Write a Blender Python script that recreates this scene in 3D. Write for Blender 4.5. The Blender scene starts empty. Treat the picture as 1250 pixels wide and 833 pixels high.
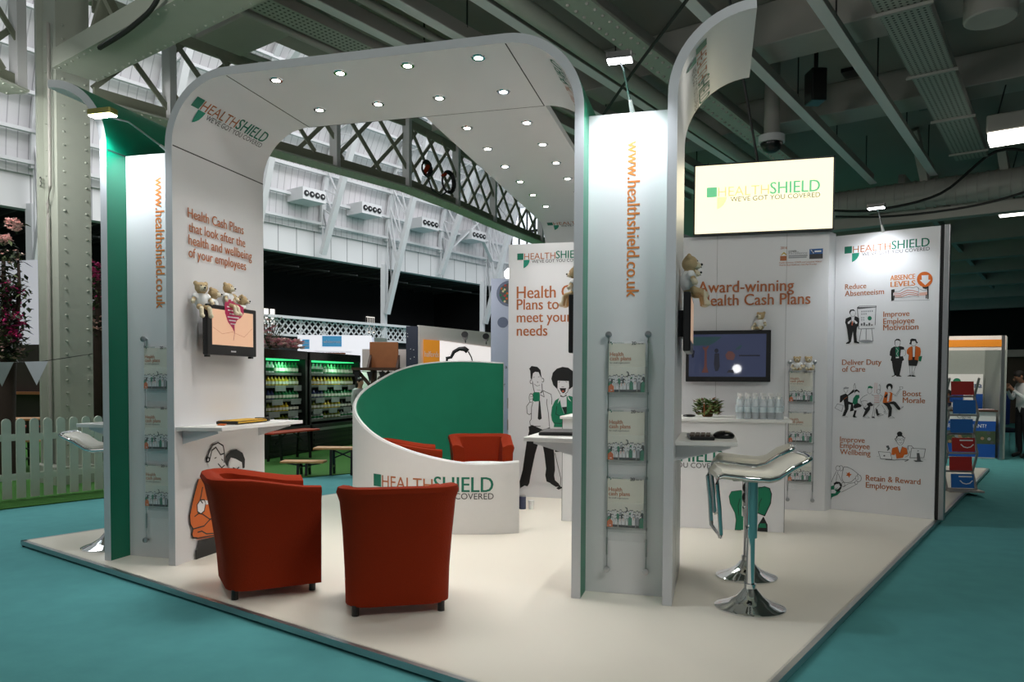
import bpy, bmesh, math, random
from math import sin, cos, pi, radians as R_
from mathutils import Vector, Matrix
from mathutils.geometry import tessellate_polygon
random.seed(7)
SC = bpy.context.scene
COL = SC.collection
# ------------------------------------------------------------------ frames
# world: X along the arch front, Y into the depth, Z up, camera above the origin.
# hall frame: u along the aisle into the depth, v to the left, turned by DA about Z
DA = 0.376688
UX, UY = sin(DA), cos(DA)
def H(u, v, z=0.0):
    return Vector((u*UX - v*UY, u*UY + v*UX, z))
PL = 0.05                                   # top of the stand platform
# ------------------------------------------------------------------ camera
cd = bpy.data.cameras.new('camera'); cam = bpy.data.objects.new('camera', cd); COL.objects.link(cam)
cd.sensor_width = 36; cd.lens = 36*921.43/1250; cd.shift_y = 77.2/1250; cd.clip_end = 300
a_, p_, r_ = -1.30755, 0.0321889, 0.00499838
Xd = (sin(a_+pi), cos(a_+pi)); Yd = (sin(a_+pi/2), cos(a_+pi/2))
Wm = Matrix(((Xd[0], Yd[0], 0), (0, 0, -1), (Xd[1], Yd[1], 0)))
Mm = Matrix(((cos(r_), -sin(r_), 0), (sin(r_), cos(r_), 0), (0, 0, 1))) @ Matrix(((1, 0, 0), (0, cos(p_), -sin(p_)), (0, sin(p_), cos(p_))))
Qm = Mm @ Wm
rot = Matrix((Qm[0], -Qm[1], -Qm[2])).transposed()
cam.matrix_world = Matrix.Translation((0, 0, 1.40)) @ rot.to_4x4()
SC.camera = cam
SC.view_settings.view_transform = 'Standard'; SC.view_settings.look = 'None'
SC.view_settings.exposure = 0.0; SC.view_settings.gamma = 1.0; SC.view_settings.use_curve_mapping = False
SC.cycles.max_bounces = 6; SC.cycles.use_denoising = True
# ------------------------------------------------------------------ world and lights
w = bpy.data.worlds.new('world'); SC.world = w; w.use_nodes = True
w.node_tree.nodes['Background'].inputs[0].default_value = (0.95, 0.97, 1.0, 1)
w.node_tree.nodes['Background'].inputs[1].default_value = 0.22
def lamp(name, kind, loc, power, color=(1, 1, 1), target=None, size=1.0, size_y=None, spot=None, blend=0.5):
    l = bpy.data.lights.new(name, kind); l.energy = power; l.color = color
    if kind == 'AREA':
        l.size = size
        if size_y: l.shape = 'RECTANGLE'; l.size_y = size_y
    else:
        l.shadow_soft_size = size
    if spot: l.spot_size = spot; l.spot_blend = blend
    o = bpy.data.objects.new(name, l); COL.objects.link(o); o.location = loc
    if target is not None:
        o.rotation_euler = (Vector(target)-Vector(loc)).to_track_quat('-Z', 'Y').to_euler()
    return o
COOL = (1.0, 0.985, 1.0); WARM = (1.0, 0.86, 0.66)
lamp('hall_skylight_near', 'AREA', H(32, 14, 17), 3600, COOL, H(34, 36, 11), 60, 8)
lamp('hall_skylight_top', 'AREA', H(22, 25, 22.5), 6500, COOL, H(22, 22, 0), 40, 10)
lamp('gallery_light_front', 'AREA', H(-1.0, 4.5, 5.6), 32, (1, .95, .88), H(1.5, 4.3, 0), 3.0, 2.0)
lamp('gallery_light_aisle', 'AREA', H(2.0, -2.5, 5.6), 105, (1, .99, .94), H(4.2, 0.8, 0), 2.0, 1.0)
lamp('soffit_fill_left', 'AREA', H(1.0, 7.6, 4.2), 55, (1, .98, .93), H(3.0, 7.4, 8), 1.5, .6)  # unseen fill added to lift the soffit at the left, no fitting there
lamp('soffit_fill_right', 'AREA', H(2.5, -3.5, 4.2), 50, (1, .97, .92), H(5.0, -2.5, 8), 1.5, .6)  # same kind of added fill, brightens the soffit at the right
lamp('soffit_fill_mid', 'AREA', H(3.2, 3.6, 4.7), 60, (1, .98, .93), H(5.5, 3.8, 8), 1.2, .6)  # added fill out of view, brightens the beams above the arch
lamp('booth_fill', 'AREA', (4.2, 14.2, 3.4), 40, (1, .95, .85), (4.5, 16, 1.0), 1.0, .5)  # unseen fill added to brighten the far right booth
lamp('garden_fill', 'AREA', (-8.2, 6.4, 4.6), 80, (1, .98, .95), (-9.0, 9.5, 0.8), 1.2, 1.0)  # unseen fill added to brighten the fence, tree and column
lamp('gallery_light_far', 'AREA', H(15, 2.5, 5.6), 60, (1, .95, .85), H(15, 2.2, 0), 2.5, 1.0)
lamp('camera_flash', 'POINT', (0.43, -0.06, 1.66), 8.0, (1, 1, 1), None, 0.09)
# ------------------------------------------------------------------ materials
def srgb(*c):
    return tuple(((v/255)/12.92 if v/255 <= .04045 else ((v/255+.055)/1.055)**2.4) for v in c)
MATS = {}
def mat(name, col, rough=.5, metal=0., emit=0., noise=0., scale=20., bump=0., spec=.5, alpha=1., trans=0., coat=0.):
    if name in MATS: return MATS[name]
    m = bpy.data.materials.new(name); m.use_nodes = True; nt = m.node_tree
    b = nt.nodes['Principled BSDF']; c4 = (*col, 1)
    b.inputs['Base Color'].default_value = c4; b.inputs['Roughness'].default_value = rough
    b.inputs['Metallic'].default_value = metal; b.inputs['Specular IOR Level'].default_value = spec
    if alpha < 1: b.inputs['Alpha'].default_value = alpha
    if trans: b.inputs['Transmission Weight'].default_value = trans
    if coat: b.inputs['Coat Weight'].default_value = coat
    if emit: b.inputs['Emission Color'].default_value = c4; b.inputs['Emission Strength'].default_value = emit
    if noise or bump:
        tc = nt.nodes.new('ShaderNodeTexCoord'); nz = nt.nodes.new('ShaderNodeTexNoise')
        nz.inputs['Scale'].default_value = scale; nz.inputs['Detail'].default_value = 4
        nt.links.new(tc.outputs['Object'], nz.inputs['Vector'])
        if noise:
            mx = nt.nodes.new('ShaderNodeMix'); mx.data_type = 'RGBA'
            mx.inputs['A'].default_value = (*[v*(1-noise) for v in col], 1)
            mx.inputs['B'].default_value = (*[min(1, v*(1+noise)) for v in col], 1)
            nt.links.new(nz.outputs['Fac'], mx.inputs['Factor']); nt.links.new(mx.outputs['Result'], b.inputs['Base Color'])
        if bump:
            bp = nt.nodes.new('ShaderNodeBump'); bp.inputs['Strength'].default_value = bump; bp.inputs['Distance'].default_value = .01
            nt.links.new(nz.outputs['Fac'], bp.inputs['Height']); nt.links.new(bp.outputs['Normal'], b.inputs['Normal'])
    MATS[name] = m; return m
def stripes(name, col, col2, freq, axis=0, rough=.6, bump=.3, width=.12):
    """flat sheet with thin darker grooves (corrugated roof, slats) running across one object axis"""
    m = bpy.data.materials.new(name); m.use_nodes = True; nt = m.node_tree; b = nt.nodes['Principled BSDF']
    b.inputs['Roughness'].default_value = rough
    tc = nt.nodes.new('ShaderNodeTexCoord'); sp = nt.nodes.new('ShaderNodeSeparateXYZ'); nt.links.new(tc.outputs['UV'], sp.inputs[0])
    mu = nt.nodes.new('ShaderNodeMath'); mu.operation = 'MULTIPLY'; mu.inputs[1].default_value = freq; nt.links.new(sp.outputs[axis], mu.inputs[0])
    fr = nt.nodes.new('ShaderNodeMath'); fr.operation = 'FRACT'; nt.links.new(mu.outputs[0], fr.inputs[0])
    lt = nt.nodes.new('ShaderNodeMath'); lt.operation = 'LESS_THAN'; lt.inputs[1].default_value = width; nt.links.new(fr.outputs[0], lt.inputs[0])
    mx = nt.nodes.new('ShaderNodeMix'); mx.data_type = 'RGBA'; mx.inputs['A'].default_value = (*col, 1); mx.inputs['B'].default_value = (*col2, 1)
    nt.links.new(lt.outputs[0], mx.inputs['Factor']); nt.links.new(mx.outputs['Result'], b.inputs['Base Color'])
    MATS[name] = m; return m
WHITE = mat('white_laminate', srgb(226, 226, 224), .45, noise=.02, scale=3)
PANEL = mat('white_print_panel', srgb(228, 228, 230), .35, noise=.015, scale=2)
EDGE = mat('silver_edging', srgb(205, 208, 212), .4, noise=.03, scale=8)
GREEN = mat('green_laminate', srgb(0, 122, 92), .35, noise=.04, scale=3)
PODGREEN = mat('green_stretch_fabric', srgb(18, 134, 100), .8, noise=.08, scale=6, bump=.1)
FLOORW = mat('cream_vinyl_floor', srgb(234, 228, 214), .32, noise=.03, scale=1.2)
ALU = mat('brushed_aluminium', srgb(178, 180, 182), .35, 1., noise=.05, scale=30)
DKMET = mat('dark_metal', srgb(45, 46, 48), .4, .6, noise=.1)
CHROME = mat('chrome', srgb(225, 228, 230), .06, 1., noise=.02, scale=5)
BLACK = mat('black_plastic', srgb(14, 14, 15), .3, noise=.1, scale=40)
SEAM = mat('dark_seam', srgb(40, 42, 44), .6, noise=.1)
RED = mat('red_wool_upholstery', srgb(140, 41, 10), .9, noise=.10, scale=120, bump=.25, spec=.2)
SEATW = mat('cream_leatherette', srgb(226, 222, 208), .35, noise=.03, scale=15)
TXT_R = mat('rust_vinyl_lettering', srgb(178, 102, 56), .5, noise=.03)
TXT_O = mat('orange_vinyl_lettering', srgb(214, 128, 58), .5, noise=.03)
TXT_G = mat('green_vinyl_lettering', srgb(0, 112, 88), .5, noise=.03)
TXT_G2 = mat('pale_green_vinyl', srgb(20, 138, 112), .5, noise=.03)
TXT_K = mat('charcoal_vinyl_lettering', srgb(52, 52, 54), .5, noise=.03)
TXT_W = mat('white_lettering', srgb(240, 240, 240), .5, noise=.01)
INK = {'K': mat('black_ink', srgb(16, 17, 18), .5, noise=.05), 'W': mat('white_ink', srgb(226, 226, 228), .45, noise=.01),
       'G': mat('green_ink', srgb(0, 118, 84), .5, noise=.03), 'O': mat('orange_ink', srgb(206, 98, 18), .5, noise=.03),
       'D': mat('dark_grey_ink', srgb(84, 86, 88), .5, noise=.03), 'S': mat('light_grey_ink', srgb(150, 152, 156), .5, noise=.03),
       'T': mat('rust_ink', srgb(196, 96, 66), .5, noise=.03), 'P': mat('pink_ink', srgb(224, 176, 160), .5, noise=.03),
       'R': TXT_R}
IRON = mat('pale_green_painted_iron', srgb(158, 163, 152), .5, noise=.08, scale=3)
IRON2 = mat('grey_painted_steel', srgb(152, 150, 144), .55, noise=.08, scale=3)
HALLW = mat('white_painted_steel', srgb(206, 206, 208), .55, noise=.05, scale=1)
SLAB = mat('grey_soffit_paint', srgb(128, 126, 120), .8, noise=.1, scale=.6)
CARPET = mat('teal_carpet', srgb(86, 152, 154), .95, noise=.12, scale=6, bump=.4, spec=.1)
TURF = mat('artificial_turf', srgb(66, 112, 54), .95, noise=.35, scale=60, bump=.8, spec=.1)
WOOD = mat('oak_wood', srgb(160, 98, 56), .55, noise=.15, scale=9)
DKWOOD = mat('dark_brown_wood', srgb(70, 44, 30), .6, noise=.2, scale=9)
FENCEW = mat('white_painted_wood', srgb(214, 220, 206), .6, noise=.05, scale=8)
CABLE = mat('black_cable_rubber', srgb(18, 18, 18), .6, noise=.1)
ACRYL = mat('clear_acrylic', (0.9, 0.96, 0.97), .08, alpha=.07, noise=.01, spec=.6)
# ------------------------------------------------------------------ mesh builder
def world_of(o):
    m = Matrix.Identity(4)
    while o is not None:
        m = o.matrix_basis @ m; o = o.parent
    return m
class MB:
    """collects faces; build() links them as ONE object"""
    def __init__(s): s.v = []; s.f = []; s.m = []; s.uv = None
    def add(s, vs, fs, mi=0):
        b = len(s.v); s.v += [Vector(p) for p in vs]
        for f in fs: s.f.append([b+i for i in f]); s.m.append(mi)
        return s
    def box(s, c, d, rz=0., mi=0, M=None):
        x, y, z = d[0]/2, d[1]/2, d[2]/2
        vs = [Vector((sx*x, sy*y, sz*z)) for sz in (-1, 1) for sy in (-1, 1) for sx in (-1, 1)]
        T = M if M is not None else Matrix.Rotation(rz, 3, 'Z')
        vs = [T @ p + Vector(c) for p in vs]
        return s.add(vs, [(0, 2, 3, 1), (4, 5, 7, 6), (0, 1, 5, 4), (2, 6, 7, 3), (0, 4, 6, 2), (1, 3, 7, 5)], mi)
    def bx(s, x0, x1, y0, y1, z0, z1, mi=0):
        return s.box(((x0+x1)/2, (y0+y1)/2, (z0+z1)/2), (x1-x0, y1-y0, z1-z0), 0, mi)
    def bar(s, a, b, w, h, mi=0, up=(0, 0, 1)):
        """rectangular bar from a to b, w across, h along up"""
        a, b = Vector(a), Vector(b); d = (b-a); L = d.length; d.normalize(); upv = Vector(up)
        if abs(d.dot(upv)) > .999: upv = Vector((1, 0, 0))
        sd = d.cross(upv).normalized(); u = sd.cross(d).normalized()
        T = Matrix((sd, d, u)).transposed()
        return s.box((a+b)/2, (w, L, h), 0, mi, T)
    def prism(s, pts, off, mi=0, mi_side=None):
        """planar polygon pts (3D) pushed by vector off"""
        n = len(pts); off = Vector(off); P = [Vector(p) for p in pts]
        tri = tessellate_polygon([P]); ms = mi if mi_side is None else mi_side
        b = len(s.v); s.v += P + [p+off for p in P]
        for t in tri:
            s.f.append([b+t[0], b+t[1], b+t[2]]); s.m.append(mi); s.f.append([b+n+t[2], b+n+t[1], b+n+t[0]]); s.m.append(mi)
        for i in range(n):
            j = (i+1) % n; s.f.append([b+i, b+j, b+n+j, b+n+i]); s.m.append(ms)
        return s
    def cyl(s, a, b, r, r2=None, n=16, mi=0, cap=True):
        a, b = Vector(a), Vector(b); d = (b-a).normalized(); r2 = r if r2 is None else r2
        e = Vector((0, 0, 1)) if abs(d.z) < .9 else Vector((1, 0, 0))
        x = d.cross(e).normalized(); y = d.cross(x)
        vs = [a+(x*cos(2*pi*i/n)+y*sin(2*pi*i/n))*r for i in range(n)]+[b+(x*cos(2*pi*i/n)+y*sin(2*pi*i/n))*r2 for i in range(n)]
        fs = [(i, (i+1) % n, n+(i+1) % n, n+i) for i in range(n)]
        if cap: fs += [tuple(range(n-1, -1, -1)), tuple(range(n, 2*n))]
        return s.add(vs, fs, mi)
    def tube(s, pts, r, n=8, mi=0, closed=False):
        P = [Vector(p) for p in pts]; m = len(P); rings = []
        for i in range(m):
            if closed: d = P[(i+1) % m]-P[i-1]
            else: d = P[min(i+1, m-1)]-P[max(i-1, 0)]
            d.normalize(); e = Vector((0, 0, 1)) if abs(d.z) < .95 else Vector((1, 0, 0))
            x = d.cross(e).normalized(); y = d.cross(x); rr = r[i] if isinstance(r, (list, tuple)) else r
            rings.append([P[i]+(x*cos(2*pi*k/n)+y*sin(2*pi*k/n))*rr for k in range(n)])
        b = len(s.v); s.v += [q for g in rings for q in g]
        for i in range(m if closed else m-1):
            for k in range(n):
                i2 = (i+1) % m
                s.f.append([b+i*n+k, b+i*n+(k+1) % n, b+i2*n+(k+1) % n, b+i2*n+k]); s.m.append(mi)
        if not closed:
            s.f.append([b+k for k in range(n-1, -1, -1)]); s.m.append(mi)
            s.f.append([b+(m-1)*n+k for k in range(n)]); s.m.append(mi)
        return s
    def lathe(s, prof, c=(0, 0, 0), n=24, mi=0, T=None):
        """prof: list of (r, z)"""
        c = Vector(c); b = len(s.v); m = len(prof)
        for r, z in prof:
            for k in range(n):
                p = Vector((r*cos(2*pi*k/n), r*sin(2*pi*k/n), z))
                if T is not None: p = T @ p
                s.v.append(c+p)
        for i in range(m-1):
            for k in range(n):
                s.f.append([b+i*n+k, b+i*n+(k+1) % n, b+(i+1)*n+(k+1) % n, b+(i+1)*n+k]); s.m.append(mi)
        s.f.append([b+k for k in range(n-1, -1, -1)]); s.m.append(mi)
        s.f.append([b+(m-1)*n+k for k in range(n)]); s.m.append(mi)
        return s
    def ell(s, c, r, n=14, m=9, mi=0, T=None):
        prof = [(max(1e-4, sin(pi*i/m)), -cos(pi*i/m)) for i in range(m+1)]
        S = Matrix.Diagonal(Vector(r)); S = (T @ S) if T is not None else S
        return s.lathe(prof, c, n, mi, S)
    def build(s, name, mats, parent=None, smooth=False, bevel=0., loc=None):
        me = bpy.data.meshes.new(name)
        if parent is not None: inv = world_of(parent).inverted()
        else:
            if loc is None:
                xs = [p.x for p in s.v]; ys = [p.y for p in s.v]; zs = [p.z for p in s.v]
                loc = ((min(xs)+max(xs))/2, (min(ys)+max(ys))/2, min(zs))
            inv = Matrix.Translation(loc).inverted()
        me.from_pydata([inv @ p for p in s.v], [], s.f)
        for m in (mats if isinstance(mats, (list, tuple)) else [mats]): me.materials.append(m)
        for p, mi in zip(me.polygons, s.m): p.material_index = mi
        bm = bmesh.new(); bm.from_mesh(me); bmesh.ops.recalc_face_normals(bm, faces=bm.faces); bm.to_mesh(me); bm.free()
        if smooth:
            for p in me.polygons: p.use_smooth = True
            try: me.set_sharp_from_angle(angle=R_(40))
            except Exception: pass
        o = bpy.data.objects.new(name, me); COL.objects.link(o)
        if parent is not None: o.parent = parent
        else: o.location = loc
        if bevel:
            bv = o.modifiers.new('bevel', 'BEVEL'); bv.width = bevel; bv.segments = 2; bv.limit_method = 'ANGLE'
        return o
def tag(o, label=None, cat=None, group=None, kind=None):
    if label: o['label'] = label
    if cat: o['category'] = cat
    if group: o['group'] = group
    if kind: o['kind'] = kind
    return o
def thing(name, label, cat, loc=(0, 0, 0), rz=0., group=None):
    o = bpy.data.objects.new(name, None); COL.objects.link(o); o.location = loc; o.rotation_euler = (0, 0, rz)
    o.empty_display_size = .1
    return tag(o, label, cat, group)
def struct(mb, name, mats, label=None, **k):
    o = mb.build(name, mats, **k); o['kind'] = 'structure'
    if label: o['label'] = label; o['category'] = name.split('_')[0]
    return o
KIDS = {}
def copy_tree(o, label=None, loc=None, rz=None, parent=None, group=None):
    kids = [c for c in list(bpy.data.objects) if c.parent == o] if o.name not in KIDS else KIDS[o.name]
    KIDS[o.name] = kids
    c = o.copy(); COL.objects.link(c)
    if parent is not None: c.parent = parent
    if label: c['label'] = label
    if group: c['group'] = group
    if loc is not None: c.location = loc
    if rz is not None: c.rotation_euler = (0, 0, rz) if not isinstance(rz, (tuple, list)) else rz
    for k in kids: copy_tree(k, parent=c)
    return c
def evalmesh(o):
    dg = bpy.context.evaluated_depsgraph_get(); dg.update()
    return bpy.data.meshes.new_from_object(o.evaluated_get(dg), depsgraph=dg)
# ------------------------------------------------------------------ lettering and artwork
_tc = {}
def glyphs(s, bold=0):
    if (s, bold) in _tc: return _tc[(s, bold)]
    c = bpy.data.curves.new('lettering', 'FONT'); c.body = s; c.size = 1; c.resolution_u = 3
    c.offset = 0
    o = bpy.data.objects.new('lettering', c); COL.objects.link(o)
    me = evalmesh(o); vs = [v.co.copy() for v in me.vertices]; fs = [list(p.vertices) for p in me.polygons]
    bpy.data.objects.remove(o); bpy.data.curves.remove(c); bpy.data.meshes.remove(me)
    x0 = min(v.x for v in vs); x1 = max(v.x for v in vs)
    _tc[(s, bold)] = ([(v.x-x0, v.y) for v in vs], fs, x1-x0); return _tc[(s, bold)]
def plane_map(P0, e1, e2=(0, 0, 1)):
    P0, e1, e2 = Vector(P0), Vector(e1), Vector(e2); n = e1.cross(e2)
    return lambda a, b, k=0.: P0 + e1*a + e2*b + n*k
CAP = 0.70
def put_text(mb, mp, s, a, b, width, cap, mi=0, bold=1, k=.0015):
    vs, fs, w0 = glyphs(s, bold)
    if width is None: sx = cap/CAP
    else: sx = width/w0
    sy = cap/CAP if (bold == 2 or width is None) else sx*(1.12 if bold == 1 else 1)
    for i, dx in enumerate({1: (-.014, .014), 2: (-.03, 0, .03)}.get(bold, (0,))):
        mb.add([mp(a+(x+dx)*sx, b+y*sy, k+.0001*i) for x, y in vs], fs, mi)
    return w0*sx
def put_poly(mb, mp, pts, mi=0, k=.001):
    P = [Vector((x, y, 0)) for x, y in pts]
    mb.add([mp(x, y, k) for x, y in pts], [list(t) for t in tessellate_polygon([P])], mi)
def put_line(mb, mp, pts, w, mi=0, k=.001):
    for (x0, y0), (x1, y1) in zip(pts, pts[1:]):
        dx, dy = x1-x0, y1-y0; L = math.hypot(dx, dy) or 1e-6; dx /= L; dy /= L; e = w*.35
        ax, ay, bx_, by = x0-dx*e, y0-dy*e, x1+dx*e, y1+dy*e; px, py = -dy*w/2, dx*w/2
        mb.add([mp(ax+px, ay+py, k), mp(ax-px, ay-py, k), mp(bx_-px, by-py, k), mp(bx_+px, by+py, k)], [(0, 1, 2, 3)], mi)
def disc(cx, cy, r, n=16, r2=None):
    return [(cx+r*cos(2*pi*i/n), cy+(r2 or r)*sin(2*pi*i/n)) for i in range(n)]
def logo(parent, mp, x0, zt, s, dark=False):
    """square-and-leaf mark, name in two weights, small strap line"""
    mb = MB(); a = .092*s
    put_poly(mb, mp, [(x0, zt-a), (x0+a, zt-a), (x0+a, zt), (x0, zt)], 1, .002)
    lf = [(x0+1.02*a, zt-1.03*a)]+[(x0+1.02*a+a*.98*sin(t*pi/2/8)**.6 if t else x0+1.02*a, zt-2.3*a+1.27*a*(1-cos(t*pi/2/8))**.9 if t else zt-2.3*a) for t in range(9)][0:]
    lf = [(x0+1.02*a, zt-1.03*a), (x0+1.02*a, zt-2.3*a), (x0+1.35*a, zt-2.15*a), (x0+1.7*a, zt-1.85*a), (x0+1.92*a, zt-1.45*a), (x0+2.0*a, zt-1.03*a)]
    put_poly(mb, mp, lf, 2, .002)
    put_text(mb, mp, 'HEALTH', x0+1.12*a, zt-.98*a, .455*s, .085*s, 0, -1, .002)
    put_text(mb, mp, 'SHIELD', x0+1.12*a+.465*s, zt-.98*a, .428*s, .085*s, 1, 1, .002)
    put_text(mb, mp, "WE'VE GOT YOU COVERED", x0+2.35*a, zt-1.55*a, s-2.35*a, .034*s, 3, 0, .002)
    return mb.build('logo', [TXT_R, TXT_G, TXT_G2, TXT_K], parent)
def art(name, parent, plane=None):
    mb = MB(); cols = sorted({s[1] for s in ARTS[name]}); mp = plane_map(*PLANES[plane])
    for i, s in enumerate(ARTS[name]):
        k = .0012+.00012*i; mi = cols.index(s[1])
        if s[0] == 'f': put_poly(mb, mp, s[2], mi, k)
        else: put_line(mb, mp, s[3], s[2], mi, k)
    return mb.build(name, [INK[c] for c in cols], parent)
def texts(plane, parent, name='lettering'):
    mp = plane_map(*PLANES[plane]); mb = MB()
    for pl, s, a, b, wd, cap, col, bold in TEXTS:
        if pl == plane: put_text(mb, mp, s, a, b, wd, cap, 0 if col == 'R' else 1, bold, .0025)
    return mb.build(name, [TXT_R, TXT_O], parent)
PLANES={'rp':((1.194, 8.55, 0.0),(0.92989, -0.36784, 0.0)),'mw':((-2.32, 8.43, 0.0),(1, 0, 0)),'ct':((-1.41, 7.09, 0.0),(1, 0, 0)),'lw':((-3.725, 4.575, 0.0),(0, 1, 0)),'bw':((-2.3, 8.39, 0.0),(1, 0, 0))}
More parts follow.
